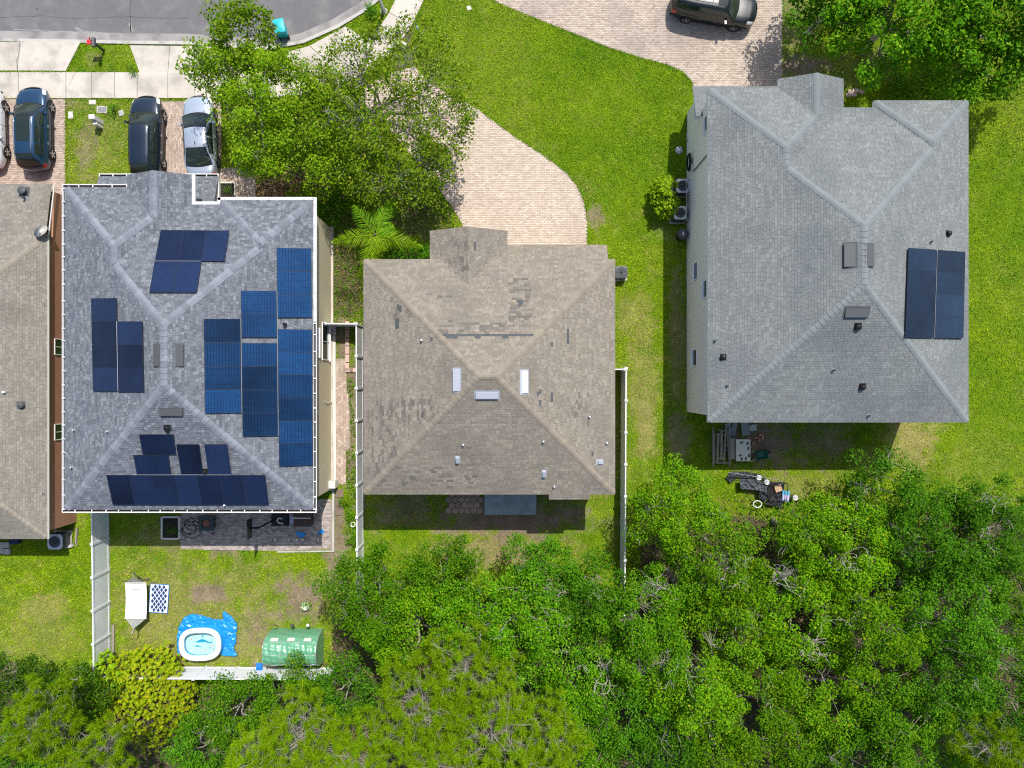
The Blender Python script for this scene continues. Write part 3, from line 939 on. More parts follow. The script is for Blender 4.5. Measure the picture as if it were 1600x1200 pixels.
# gutters with hangers
def gutter_run(house, a, b, out, ze, guard=False, step=0.75):
    a, b, out = Vector((*a, 0)), Vector((*b, 0)), Vector((*out, 0))
    d = (b - a); l = d.length; d.normalize()
    w = 0.17
    m = MB()
    prof = [(0.0, -0.02), (0.0, -0.14), (0.02, -0.16), (w-0.03, -0.16), (w, -0.07), (w, 0.0), (w-0.032, 0.004), (w-0.032, -0.015), (w-0.02, -0.06), (w-0.045, -0.145), (0.02, -0.145), (0.012, -0.02)]
    n = len(prof)
    vs_ = [tuple(q + out*o_ + Vector((0, 0, ze + z_))) for q in (a, b) for o_, z_ in prof]
    fs = [(i, (i+1) % n, n + (i+1) % n, n + i) for i in range(n)] + [tuple(range(n)), tuple(range(2*n-1, n-1, -1))]
    m.add(vs_, fs)
    g = m.build('gutter', MT['white_paint'], house)
    if guard:
        c = MB().bar(a + out*(w*0.47) + Vector((0, 0, ze + 0.014)), b + out*(w*0.47) + Vector((0, 0, ze + 0.014)), w*0.9, 0.012)
        c.build('gutter_guard', MT['guard'], g)
    else:
        k = max(1, int(l / step))
        dark_strip = MB().bar(a + out*(w*0.42) + Vector((0, 0, ze - 0.128)), b + out*(w*0.42) + Vector((0, 0, ze - 0.128)), w*0.62, 0.02)  # dark strip along the inside of the open gutter
        dark_strip.build('gutter_dark_strip', MT['soil'], g)
        for i in range(k + 1):
            q = a + d * min(l - 0.03, max(0.03, l * i / k + random.uniform(-.1, .1)))
            MB().bar(q + Vector((0, 0, ze + 0.006)), q + out*w + Vector((0, 0, ze + 0.006)), 0.05, 0.012).build('gutter_hanger', MT['white_paint'], g)
W_, E_, N_, S_1 = -24.12, -10.72, 9.68, -6.78
gutter_run(h1, (W_, S_1), (W_, 10.62), (-1, 0), ZE1)
gutter_run(h1, (W_ - .17, S_1), (E_ + .17, S_1), (0, -1), ZE1)
gutter_run(h1, (E_, S_1), (E_, 3.35), (1, 0), ZE1)
gutter_run(h1, (E_, 3.36), (E_, 10.08), (1, 0), ZE1, True)
gutter_run(h1, (-15.72 - .17, 9.92), (E_, 9.92), (0, 1), ZE1, True)
gutter_run(h1, (-17.1, 9.68), (-15.89, 9.68), (0, 1), ZE1, True)
gutter_run(h1, (-15.72, 9.68), (-15.72, 10.07), (-1, 0), ZE1, True)
gutter_run(h1, (-17.27, 9.68), (-17.27, 11.3), (1, 0), ZE1, True)
gutter_run(h1, (W_ - .17, 10.62), (-20.76, 10.62), (0, 1), ZE1)
gutter_run(h1, (-23.6, 11.85), (-16.75, 11.85), (0, 1), 2.95)
NW1, SW1, EW1, WW1 = F1[3], F1[1], F1[2], F1[0]
slot_vent(h1, 247, 555, WW1, 1.12, 'greydk', 0.34)
slot_vent(h1, 280, 555, EW1, 1.12, 'greydk', 0.34)
slot_vent(h1, 268, 643, SW1, 1.15, 'greydk', 0.34)
for x, y, f, r, hh, mt in ((116, 672, WW1, .05, .2, 'alu'), (169, 674, WW1, .05, .2, 'alu'), (113, 730, WW1, .05, .2, 'alu'), (352, 789, SW1, .05, .2, 'white'), (447, 507, EW1, .09, .3, 'black')):
    pipe_vent(h1, x, y, f, r, hh, mt)
hood_vent(h1, 262, 668, SW1, 'black', .25)
hood_vent(h1, 321, 736, SW1, 'black', .22)
# windows on the east wall
xw = -11.02
def wall_pt(px, py, x):
    return ray_plane(px, py, (x, 0, 0), Vector((1, 0, 0)))
window(h1, 'x', xw, 1.45, 3.55, 0.9, 2.3, 1, 2)
window(h1, 'x', xw, 1.6, 3.1, 3.2, 4.3, 1, 2)
MB().box((xw + .06, -1.6, 3.6), (0.12, .18, .22)).build('wall_lamp', MT['offwhite'], h1)
MB().tube([(xw + .05, -1.1, 0), (xw + .05, -1.1, 1.6), (xw + .05, -1.0, 1.9)], 0.02, 6).build('conduit', MT['white'], h1)
MB().box((xw + .2, -6.05, .5), (0.4, .45, .7)).build('utility_box', MT['offwhite'], h1)

# ---- middle house
ZE2 = 5.2
h2 = thing('house', 'taupe shingle hip-roofed house in the middle with torn and missing shingles', 'house', (-1.2, 0.4, 0))
k2 = (H - ZE2) / H / S
W, E, N, S_ = -232*k2, 161*k2, 195*k2, -172.5*k2
pz = 0.45
d2 = (N - S_) / 2
yr = (N + S_) / 2
zr = ZE2 + pz * d2
RL, RR = (W + d2, yr, zr), (E - d2, yr, zr)
e = lambda x, y: (x, y, ZE2)
GX0, GX1, GN, GZ = -128*k2*1.012, -7*k2*1.012, 239*k2*1.012, 4.8
gc_ = (GX0 + GX1)/2; gs = 0.5
gpk = GZ + gs * (gc_ - GX0)
# where the porch gable meets the main north slope
xl = GX0 + (ZE2 - GZ)/gs; xr_ = GX1 - (ZE2 - GZ)/gs
yv = N - (gpk - ZE2)/pz
F2 = [[e(W, S_), RL, e(W, N)], [e(W, S_), e(E, S_), RR, RL], [e(E, S_), e(E, N), RR],
      [e(W, N), e(xl, N), (gc_, yv, gpk), e(xr_, N), e(E, N), RR, RL],
      [(GX0, N - 0.05, GZ), (GX0, GN, GZ), (gc_, GN, gpk), (gc_, yv, gpk), e(xl, N)],
      [(GX1, N - 0.05, GZ), (GX1, GN, GZ), (gc_, GN, gpk), (gc_, yv, gpk), e(xr_, N)]]
C2 = [('hip', e(W, S_), RL), ('hip', e(W, N), RL), ('hip', e(E, S_), RR), ('hip', e(E, N), RR), ('ridge', RL, RR)]
torn = []
for px, py, fx in ((624, 480, 0), (620, 505, 0), (675, 532, 0), (888, 522, 2), (863, 536, 2), (842, 615, 2), (845, 629, 2), (863, 622, 2), (925, 709, 2), (660, 650, 0), (741, 384, 5), (812, 470, 2)):
    q, _, _, _ = on_face(px, py, F2[fx])
    torn.append((q.x, q.y, 0.09, 0.16 if fx != 5 else .2))
q, _, _, _ = on_face(888, 522, F2[2]); torn.append((q.x, q.y - .3, .09, .3))
for px in range(700, 836, 9):
    q, _, _, _ = on_face(px, 525, F2[3]); torn.append((q.x, q.y, 0.17, 0.055))
for px in (705, 712, 748, 790):
    q, _, _, _ = on_face(px, 528, F2[3]); torn.append((q.x, q.y, 0.2, 0.05))
STN = []
for px, py, rx, ry, f, pr in ((812, 466, 15, 38, 3, .8), (762, 512, 70, 9, 3, .6), (635, 640, 50, 20, 0, .45), (600, 690, 28, 50, 0, .4), (735, 735, 10, 40, 1, .5), (905, 640, 20, 26, 2, .3), (690, 460, 30, 6, 3, .4), (628, 478, 20, 18, 0, .3), (715, 395, 22, 30, 4, .3), (650, 745, 70, 18, 1, .25)):
    q, _, _, _ = on_face(px, py, F2[f]); STN.append((q.x, q.y, rx*k2, ry*k2, pr))
SH2D = ramp_mat('shingle_taupe_algae', [(0, (0.125, 0.112, 0.095)), (0.5, (0.155, 0.138, 0.116)), (1, (0.18, 0.16, 0.134))], 0.92, fine=.2)
MB().prism([(W+.35, S_+.35), (E-.35, S_+.35), (E-.35, N-.4), (W+.35, N-.4)], -0.05, ZE2 - 0.15).build('wall', MT['wall_tan'], h2)
MB().prism([(GX0+.3, N-.5), (GX1-.3, N-.5), (GX1-.3, GN-.5), (GX0+.3, GN-.5)], -0.05, GZ - 0.15).build('porch_wall', MT['wall_tan'], h2)
roof2 = add_roof(h2, F2, [(W, S_), (E, S_), (E, N), (W, N)], ZE2, SH2, 0.135, 0.27, C2, CP2, torn, 21, stained=STN, stain_mat=SH2D, capw=0.16, cap_step=0.27, under='underlay2', th=0.011)
MB().prism([(GX0, N+.01), (GX1, N+.01), (GX1, GN), (GX0, GN)], GZ - .2, GZ - .03).build('fascia', MT['white_paint'], h2)
# shallow lower roof over the garage
ya = 217*0.03675
LR2 = [[(GX1 - .1, ya, 2.8), (148*0.03675, ya, 2.8), (148*0.03675, N - .4, 3.6), (GX1 - .1, N - .4, 3.6)]]
add_roof(h2, LR2, [(GX1 - .1, ya), (148*0.03675, ya), (148*0.03675, N-.4), (GX1 - .1, N-.4)], 2.8, SH2, 0.135, 0.27, seed=8, under='underlay2', th=0.011)
MB().prism([(GX1-.1, N-.4), (148*0.03675-.3, N-.4), (148*0.03675-.3, ya - .35), (GX1-.1, ya-.35)], -0.05, 2.65).build('garage_wall', MT['wall_tan'], h2)
# bay roof at the back
bx0, bx1, byb = 58*k2*1.0, 122*k2, -181*k2
LR3 = [[(bx0, byb, ZE2 - .14), (bx1, byb, ZE2 - .14), (bx1, S_ + .1, ZE2 + .03), (bx0, S_ + .1, ZE2 + .03)]]
add_roof(h2, LR3, [(bx0, byb), (bx1, byb), (bx1, S_ - .01), (bx0, S_ - .01)], ZE2 - .12, SH2, 0.135, 0.27, seed=9, under='underlay2', th=0.011)
slot_vent(h2, 714, 594, F2[0], 1.12, 'alu', 0.3)
slot_vent(h2, 819, 597, F2[2], 1.12, 'alu', 0.3)
slot_vent(h2, 761, 617, F2[1], 1.12, 'alu', 0.3)
for x, y, f in ((724, 695, 1), (849, 690, 1), (866, 760, 1), (921, 651, 2), (948, 692, 2), (659, 532, 0)):
    pipe_vent(h2, x, y, F2[f], 0.045, 0.22, 'white')
for x, y, f in ((715, 718, 1), (850, 740, 1), (937, 722, 2)):
    p, n, u, v = on_face(x, y, F2[f], 0.02)
    oriented(MB().box((0, 0, .08), (.16, .3, .16)).box((0, 0, .004), (.3, .45, .012)), p, n, u, v).build('exhaust_vent', MT['galv'], h2)
for x, y in ((960, 482), (963, 515)):
    pass

# ---- east house
ZE3 = 5.6
h3 = thing('house', 'two-storey house with pale grey shingle roof, pale pink walls and one solar array', 'house', (17.4, 7, 0))
k3 = (H - ZE3) / H / S
F3, C3, O3 = winged_roof(306*k3, 713*k3, 432*k3, -60*k3, 518*k3, 462*k3, 566*k3, 443*k3, 417*k3, 477*k3, ZE3, 0.42)
wx, ex, sy3 = 10.70, 713*k3 - .3, -60*k3 + .35
MB().prism([(wx, sy3), (ex, sy3), (ex, 443*k3-.35), (566*k3+.3, 443*k3-.35), (566*k3+.3, 432*k3-.35), (518*k3-.3, 432*k3-.35), (518*k3-.3, 462*k3-.35), (wx, 462*k3-.35)], -0.05, ZE3 - .15).build('wall', MT['wall_pink'], h3)
MB().add([(417*k3+.2, 477*k3-.2, ZE3-.15), (518*k3-.2, 477*k3-.2, ZE3-.15), (467.5*k3, 477*k3-.2, ZE3+.6), (417*k3+.2, 462*k3-.4, ZE3-.15), (518*k3-.2, 462*k3-.4, ZE3-.15), (467.5*k3, 462*k3-.4, ZE3+.6)],
         [(0,1,2),(0,2,5,3),(1,4,5,2),(3,5,4),(0,3,4,1)]).build('gable_wall', MT['wall_pink'], h3)
roof3 = add_roof(h3, F3, O3, ZE3, SH3, 0.135, 0.25, C3, CP3, seed=31, capw=0.17, cap_step=0.27, th=0.011)
LR4 = [[(10.3, 17.0, 2.95), (17.7, 17.0, 2.95), (17.7, 15.0, 3.75), (10.3, 15.0, 3.75)]]
add_roof(h3, LR4, [(10.42, 17.0), (17.7, 17.0), (17.7, 15.2), (10.42, 15.2)], 2.95, SH3, 0.135, 0.25, seed=6, th=0.011)
MB().prism([(10.72, 15.2), (17.5, 15.2), (17.5, 16.6), (10.72, 16.6)], -0.05, 2.8).build('garage_wall', MT['wall_pink'], h3)
for (pa, pb) in (((1085, 411), (1090, 436)), ((1100, 439), (1105, 464)), ((1083, 547), (1089, 571)), ((1102, 180), (1109, 203))):
    a, b = wall_pt(*pa, wx), wall_pt(*pb, wx)
    a2, b2 = wall_pt(pa[0], pb[1], wx), wall_pt(pb[0], pa[1], wx)
    ym0, ym1 = (a2.y + b.y)/2, (a.y + b2.y)/2
    window(h3, 'x', wx, min(ym0, ym1), max(ym0, ym1), a.z, b.z, -1, 1)
WW3, EW3, SW3 = F3[0], F3[2], F3[1]
slot_vent(h3, 1328, 399, WW3, 1.15, 'ventg', 0.5)
slot_vent(h3, 1358, 399, EW3, 1.1, 'ventg', 0.36)
slot_vent(h3, 1338, 488, SW3, 1.15, 'ventg', 0.42)
for x, y, f, s in ((1340, 510, SW3, .25), (1481, 365, EW3, .22), (1347, 604, SW3, .24), (1130, 558, WW3, .22)):
    hood_vent(h3, x, y, f, 'black', s)
for x, y, f in ((1454, 378, EW3), (1302, 578, SW3), (1357, 649, SW3), (1136, 602, WW3), (1117, 532, WW3)):
    pipe_vent(h3, x, y, f, .05, .2, 'greydk')
# conduit on the west wall
a, b = wall_pt(1085, 267, wx), wall_pt(1107, 241, wx)
MB().tube([a + Vector((-.05, 0, 0)), b + Vector((-.05, 0, 0))], 0.03, 6).build('conduit', MT['greydk'], h3)

# ---- west neighbour at the edge of the frame
h0 = thing('house', 'single-storey house with tan shingle roof and brown stucco wall at the frame edge', 'house', (-30, 1, 0))
ZE0 = 2.9
k0 = (H - ZE0) / H / S
E0, S0, N0, Nn = -726*k0, -242*k0, 232*k0, 317*k0
w0 = (N0 - S0)/2
ym = (N0 + S0)/2
p0 = 0.40
RX = E0 - w0
zr0 = ZE0 + p0*w0
F0 = [[(E0, S0, ZE0), (E0, N0, ZE0), (RX, ym, zr0)], [(-46, S0, ZE0), (E0, S0, ZE0), (RX, ym, zr0), (-46, ym, zr0)],
      [(E0, N0, ZE0), (E0 - .02, Nn, 2.3), (-46, Nn, 2.3), (-46, ym, zr0), (RX, ym, zr0)]]
F0[2] = [(E0, N0, ZE0), (-46, N0, ZE0), (-46, ym, zr0), (RX, ym, zr0)]
FN = [[(E0 - .1, N0 + .002, ZE0 - .01), (E0 - .1, Nn, 2.35), (-46, Nn, 2.35), (-46, N0 + .002, ZE0 - .01)]]
MB().prism([(E0-.1, S0+.4), (E0-.1, Nn-.4), (-46, Nn-.4), (-46, S0+.4)], -0.05, 2.2).build('wall', MT['wall_brown'], h0)
MB().prism([(E0-.1, S0+.4), (E0-.1, N0-.4), (-46, N0-.4), (-46, S0+.4)], 2.2, ZE0 - .15).build('upper_wall', MT['wall_brown'], h0)
add_roof(h0, F0, [(E0, S0), (E0, N0), (-46, N0), (-46, S0)], ZE0, SH0, 0.135, 0.27, [('hip', (E0, S0, ZE0), (RX, ym, zr0)), ('hip', (E0, N0, ZE0), (RX, ym, zr0))], CP0, seed=41, capw=0.16, th=0.011)
add_roof(h0, FN, None, ZE0, SH0, 0.135, 0.27, seed=42, th=0.011)
MB().box((E0 + .02, (N0 + Nn)/2, 2.55), (.05, Nn - N0, .07), rx=-0.17).build('gutter', MT['offwhite'], h0)
MB().box((E0 + .03, (S0 + N0)/2, ZE0 - .06), (.05, N0 - S0, .1)).build('gutter', MT['offwhite'], h0)
xw0 = E0 - .1
for pa, pb in (((83, 530), (100, 553)), ((83, 664), (100, 687))):
    y1, y0 = (600-pa[1])/S*.95, (600-pb[1])/S*.95
    window(h0, 'x', xw0, min(y0, y1), max(y0, y1), 0.9, 2.1, 1, 2)
pipe_vent(h0, 8, 613, F0[0], .06, .22, 'white'); hood_vent(h0, 33, 633, F0[0], 'greydk', .28)
pipe_vent(h0, 68, 771, F0[0], .03, .1, 'brown')
hood_vent(h0, 38, 300, FN[0], 'greydk', .4)
pipe_vent(h0, 40, 310, FN[0], .06, .35, 'greydk')
a = wall_pt(82, 700, xw0)
# satellite dish
dish = thing('satellite_dish', 'white satellite dish clamped to the roof edge of the brown-walled house', 'satellite dish', P(80, 370, 2.7))
MB().lathe([(0.42, 0.10), (0.32, 0.055), (0.2, 0.02), (0.001, 0.0), (0.001, 0.012), (0.2, 0.03), (0.32, 0.066), (0.42, 0.11)], 20).build('dish', MT['offwhite'], dish, True, False)
d_ = [c for c in dish.children][0]; d_.location = (-.25, .18, .42); d_.rotation_euler = (math.radians(-28), math.radians(-12), 0)
MB().tube([(0, 0, -.1), (0, 0, .3), (-.2, .15, .42)], 0.03, 8).build('mast', MT['grey'], dish, False, False)
MB().tube([(-.22, -.16, .40), (-.2, .02, .72)], 0.015, 6).box((-.2, .03, .74), (.08, .12, .08)).build('feed_arm', MT['grey'], dish, False, False)

# ------------------------------------------------------------------ solar arrays
def cell_mat(name, col, line, nx_, ny_):
    m, t, b = new_mat(name)
    N, L = t.nodes.new, t.links.new
    b.inputs['Roughness'].default_value = 0.16
    b.inputs['Specular IOR Level'].default_value = 0.3
    uv = N('ShaderNodeUVMap'); uv.uv_map = 'UVMap'
    br = N('ShaderNodeTexBrick')
    br.offset = 0; br.squash = 1
    br.inputs['Scale'].default_value = 1
    br.inputs['Brick Width'].default_value = 1/nx_
    br.inputs['Row Height'].default_value = 1/ny_
    br.inputs['Mortar Size'].default_value = 0.007
    br.inputs['Mortar Smooth'].default_value = 0.2
    br.inputs['Color1'].default_value = (*col, 1)
    br.inputs['Color2'].default_value = (col[0]*1.3, col[1]*1.3, col[2]*1.15, 1)
    br.inputs['Mortar'].default_value = (*line, 1)
    L(uv.outputs[0], br.inputs['Vector'])
    oi = N('ShaderNodeObjectInfo')
    tc = N('ShaderNodeTexCoord')
    nz = N('ShaderNodeTexNoise'); nz.inputs['Scale'].default_value = 0.55
    L(tc.outputs['Object'], nz.inputs['Vector'])
    ad = N('ShaderNodeMath'); ad.operation = 'ADD'
    L(oi.outputs['Random'], ad.inputs[0]); L(nz.outputs[0], ad.inputs[1])
    mr = N('ShaderNodeMapRange'); mr.inputs[1].default_value, mr.inputs[2].default_value = 0.3, 1.6  # uneven sky reflection painted as brightness varying by panel and noise
    mr.inputs[3].default_value, mr.inputs[4].default_value = 0.45, 2.3
    L(ad.outputs[0], mr.inputs[0])
    hs = N('ShaderNodeHueSaturation')
    L(br.outputs[0], hs.inputs['Color']); L(mr.outputs[0], hs.inputs['Value'])
    L(hs.outputs[0], b.inputs['Base Color'])
    return m
MT['cellN'] = cell_mat('solar_cells_navy', (0.004, 0.008, 0.027), (0.008, 0.015, 0.036), 6, 18)
MT['cellE'] = cell_mat('solar_cells_sky_reflection', (0.004, 0.024, 0.072), (0.003, 0.008, 0.026), 12, 10)  # sky reflection on this slope put into a brighter blue base colour
MT['cell3'] = cell_mat('solar_cells_slate', (0.006, 0.012, 0.026), (0.008, 0.015, 0.03), 10, 6)
MT['panelframe'] = pmat('dark_anodised_frame', (0.02, 0.026, 0.045), .4, spec=.4)
def solar(name, label, face, blocks, mat, lift=0.13, rails=()):
    """blocks: (TL, TR, BL, BR photo points, panels across, panels down)"""
    n, u, v = plane_basis(face)
    p0 = Vector(face[0]) + n*lift
    first = ray_plane(*blocks[0][2], p0, n)
    root = thing(name, label, 'solar array', first)
    for TL, TR, BL, BR, na, nd in blocks:
        c = [ray_plane(*q, p0, n) for q in (TL, TR, BL, BR)]
        def at(s, t):
            return (c[0]*(1-s) + c[1]*s)*(1-t) + (c[2]*(1-s) + c[3]*s)*t
        for i in range(na):
            for j in range(nd):
                q = [at((i+a)/na, (j+b)/nd) for a, b in ((0, 1), (1, 1), (1, 0), (0, 0))]
                cen = sum(q, Vector()) / 4
                q = [cen + (x - cen)*(1 - 0.007/((x-cen).length)) for x in q]
                fr = MB()
                th = n*0.04
                ins = [cen + (x - cen)*0.982 for x in q]
                fr.add(q + [x - th for x in q] + ins, [(0,1,9,8),(1,2,10,9),(2,3,11,10),(3,0,8,11),(4,5,1,0),(5,6,2,1),(6,7,3,2),(7,4,0,3),(7,6,5,4)])
                pn = fr.build('solar_panel', MT['panelframe'], root)
                g = MB()
                g.add([x - n*0.004 for x in ins], [(0, 1, 2, 3)])
                go_ = g.build('glass', MT[mat], pn)
                uvl = go_.data.uv_layers.new(name='UVMap')
                for k, co in enumerate(((0, 0), (1, 0), (1, 1), (0, 1))): uvl.data[k].uv = co
    for a, b in rails:
        MB().tube([ray_plane(*a, p0 + n*.004, n), ray_plane(*b, p0 + n*.004, n)], .009, 5).build('mounting_rail', MT['galv'], root)
    return root
solar('solar_array', 'five navy panels in a stepped block on the street-facing slope', F1[3], [((251, 359), (358, 360), (242, 407), (351, 408), 3, 1), ((241.5, 408), (314.5, 408), (233, 457), (307, 457), 2, 1)], 'cellN', rails=[((242, 407.7), (314, 407.9))])
solar('solar_array', 'seven dark blue panels in two columns on the slope by the brown-walled house', F1[0], [((142, 466), (181.5, 465.5), (145, 611), (184, 611), 1, 4), ((182.5, 502), (222, 502), (184.5, 612), (224, 612), 1, 3)], 'cellN', rails=[((182.2, 502), (184.2, 611))])
solar('solar_array', 'largest array, panels with sky reflection painted blue, stepping down the slope facing the middle house', F1[2],
      [((432, 387), (486.5, 388), (433, 496), (487.5, 496), 1, 3), ((434, 514), (487.5, 515), (436, 729), (489, 727), 1, 6),
       ((376, 454), (432, 454.5), (377, 527), (433, 527), 1, 2), ((377, 536), (433, 536), (379, 682), (435, 681), 1, 4), ((318, 498), (375.5, 498), (320, 646), (377.5, 645), 1, 4)], 'cellE', rails=[((432.8, 454), (434.8, 681)), ((376.3, 498), (378, 645))])
solar('solar_array', 'navy panels in a long bottom row with four more above, on the backyard slope', F1[1],
      [((166, 742.5), (414, 742.5), (176, 789), (420, 789), 7, 1), ((208, 711), (263, 711), (213.5, 741.5), (267, 741.5), 1, 1), ((217, 679), (271, 679), (222.5, 710), (275, 710), 1, 1),
       ((275, 694.5), (311, 694.5), (283, 741.5), (317, 741.5), 1, 1), ((319, 694.5), (354.5, 694.5), (325.5, 741.5), (361, 741.5), 1, 1)], 'cellN', rails=[((207, 742), (361, 742))])
solar('solar_array', 'block of eight dark slate panels on the pale grey roof', F3[2], [((1420, 387), (1464, 390.2), (1415, 527), (1459.5, 527.7), 1, 4), ((1465.5, 390.3), (1508.5, 393.5), (1461, 527.7), (1505.5, 528.5), 1, 4)], 'cell3', 0.15, rails=[((1464.8, 390), (1460.2, 527.7))])
# ------------------------------------------------------------------ cars
def paint(name, col, metal=0.35, rough=0.28, coat=1.0):
    return pmat(name, col, rough, metal=metal, coat=coat, spec=0.5, noise=(2, 0.05))
MT['glassc'] = pmat('car_glass', (0.016, 0.026, 0.022), 0.05, spec=0.5)
MT['rim'] = pmat('alloy', (0.5, 0.5, 0.51), 0.3, metal=0.8)
MT['red'] = pmat('red_lens', (0.5, 0.02, 0.03), 0.15, spec=0.6)
MT['lamp'] = pmat('headlamp_lens', (0.65, 0.66, 0.66), 0.1, spec=0.7)
MT['plate'] = pmat('number_plate', (0.6, 0.6, 0.55), 0.4)
MT['chrome'] = pmat('chrome', (0.75, 0.76, 0.78), 0.12, metal=1.0)

WHEEL = {}
def make_car(label, loc, rz, pm, L_=4.75, W_=1.86, kind='suv', rails=True, group='cars parked on the driveways', sun_roof=False):
    c = thing('car', label, 'car', loc, rz, group)
    hl = L_/2
    if kind == 'suv':
        top = [(-hl, .70), (-hl+.06, .92), (-hl+.2, 1.0), (-hl+.6, 1.04), (0, 1.05), (hl-1.25, 1.06), (hl-.7, 1.01), (hl-.3, .92), (hl-.1, .82), (hl, .62)]
        gh = [(-hl+.10, 1.0), (-hl+.18, 1.12), (-hl+.42, 1.50), (-hl+.62, 1.62), (-hl+1.1, 1.67), (0, 1.70), (hl-2.05, 1.68), (hl-1.8, 1.60), (hl-1.35, 1.25), (hl-1.1, 1.03)]
        ws, rf, rr, rb = hl-1.18, hl-1.92, -hl+.66, -hl+.16
        wins = [(hl-1.55, hl-2.42), (hl-2.50, hl-3.45), (hl-3.53, -hl+.62)]
        wr_, belt = .36, 1.04
    elif kind == 'box':
        top = [(-hl, .72), (-hl+.04, 1.0), (-hl+.2, 1.08), (0, 1.09), (hl-1.25, 1.10), (hl-.7, 1.08), (hl-.22, 1.04), (hl-.06, .95), (hl, .66)]
        gh = [(-hl+.06, 1.05), (-hl+.10, 1.25), (-hl+.2, 1.62), (-hl+.36, 1.74), (0, 1.78), (hl-1.95, 1.75), (hl-1.75, 1.66), (hl-1.45, 1.35), (hl-1.22, 1.08)]
        ws, rf, rr, rb = hl-1.28, hl-1.82, -hl+.36, -hl+.12
        wins = [(hl-1.62, hl-2.42), (hl-2.5, hl-3.35), (hl-3.43, -hl+.34)]
        wr_, belt = .26, 1.08
    else:
        top = [(-hl, .62), (-hl+.06, .88), (-hl+.2, .98), (-hl+.75, 1.01), (0, .96), (hl-1.35, .98), (hl-.7, .90), (hl-.3, .80), (hl-.1, .70), (hl, .5)]
        gh = [(-hl+.62, .99), (-hl+.9, 1.10), (-hl+1.35, 1.33), (-hl+1.75, 1.43), (0, 1.46), (hl-2.2, 1.43), (hl-1.95, 1.35), (hl-1.5, 1.10), (hl-1.22, .96)]
        ws, rf, rr, rb = hl-1.30, hl-2.06, -hl+1.62, -hl+.74
        wins = [(hl-1.75, hl-2.6), (hl-2.68, hl-3.6)]
        wr_, belt = .33, .97
    tx, tz = zip(*top)
    gx_, gz_ = zip(*gh)
    hw = lambda y: W_/2 * (1 - .05*abs(y/hl)**2 - .20*abs(y/hl)**7)
    zt = lambda y: float(np.interp(y, tx, tz))
    zb = lambda y: .24 + .12*abs(y/hl)**8
    def body(y, t):
        s = 1 if t >= 0 else -1
        a = abs(t)
        w, z1, z0 = hw(y), zt(y), zb(y)
        k = [(0, 0, z1 + .02), (.3, .5*w, z1 + .012), (.5, .80*w, z1 - .015), (.6, .93*w, z1 - .06), (.7, .985*w, z1 - .16), (.8, w, max(z0 + .1, z1*.62)), (.9, .985*w, z0 + (z1-z0)*.25), (.96, .95*w, z0 + .05), (1.0, .86*w, z0)]
        for (a0, x0, q0), (a1, x1, q1) in zip(k[:-1], k[1:]):
            if a <= a1 + 1e-9:
                f = (a-a0)/(a1-a0)
                xx = x0 + (x1-x0)*f
                return (s*xx, y + .16*(y/hl)**5*(1 - (xx/w)**2), q0 + (q1-q0)*f)
        return (s*.86*w, y, z0)
    ys_ = sorted(set([-hl, -hl+.03] + [round(v_, 3) for v_ in np.linspace(-hl+.08, hl-.08, 30)] + [hl-.03, hl]))
    ts = [-1, -.96, -.9, -.8, -.7, -.6, -.5, -.3, 0, .3, .5, .6, .7, .8, .9, .96, 1]
    b = MB().patch(body, ys_, ts)
    n = len(ts); m = len(ys_)
    b.f += [tuple(range(n)), tuple(range((m-1)*n, m*n))[::-1]]
    b.f += [(i*n, i*n + n-1, (i+1)*n + n-1, (i+1)*n) for i in range(m-1)]
    bd = b.build('body', pm, c, True, False)
    # hood and boot shut lines
    for yy in (ws + .16, rb - .02 if kind == 'sedan' else None):
        if yy is None: continue
        MB().tube([tuple(Vector(body(yy, t)) + Vector((0, 0, .004))) for t in np.linspace(-.52, .52, 13)], .008, 4).build('shut_line', MT['black'], c, False, False)
    for s in (-1, 1):
        MB().tube([tuple(Vector(body(y, s*.54)) + Vector((0, 0, .004))) for y in np.linspace(ws + .16, hl - .2, 7)], .007, 4).build('shut_line', MT['black'], c, False, False)
    zc = lambda y: float(np.interp(y, gx_, gz_))
    wbelt = lambda y: hw(y) * .955
    wroof = lambda y: hw(y) - wr_ * min(1, max(0.0, (zc(y) - belt)) / .55) - .02
    bow = lambda y: .17*max(0.0, (y - (rf - .6))/(ws - rf + .6))**1.2 - .12*max(0.0, ((rr + .6) - y)/(rr + .6 - rb))**1.2
    def cab(y, t):
        s = 1 if t >= 0 else -1
        a = abs(t)
        z1 = zc(y)
        if a <= .6:
            f = a/.6
            return (s*wroof(y)*f, y + bow(y)*(1 - f*f), z1 - .05*f**2.5)
        f = (a-.6)/.4
        zl = min(z1 - .05, zt(y) - .05)
        bul = .05*math.sin(math.pi*f)
        return (s*(wroof(y) + (wbelt(y)-wroof(y))*f + bul), y, (z1-.05) + (zl-(z1-.05))*f)
    yc = sorted(set([round(v_, 3) for v_ in np.linspace(gx_[0], gx_[-1], 34)]))
    tcs = [-1, -.9, -.8, -.7, -.63, -.57, -.45, -.3, -.15, 0, .15, .3, .45, .57, .63, .7, .8, .9, 1]
    cb = MB().patch(cab, yc, tcs).build('cabin', pm, c, True, False)
    sp = lambda a, b_, k: list(np.linspace(a, b_, k))
    MB().patch(cab, sp(rf-.05, ws+.09, 9), sp(-.6, .6, 11), .007).build('windscreen_surround', MT['black'], c, True, False)
    MB().patch(cab, sp(rb-.05, rr+.04, 9), sp(-.57, .57, 11), .007).build('rear_window_surround', MT['black'], c, True, False)
    MB().patch(cab, sp(rf, ws, 9), sp(-.57, .57, 11), .012).build('windscreen', MT['glassc'], c, True, False)
    MB().patch(cab, sp(rb, rr, 9), sp(-.53, .53, 11), .012).build('rear_window', MT['glassc'], c, True, False)
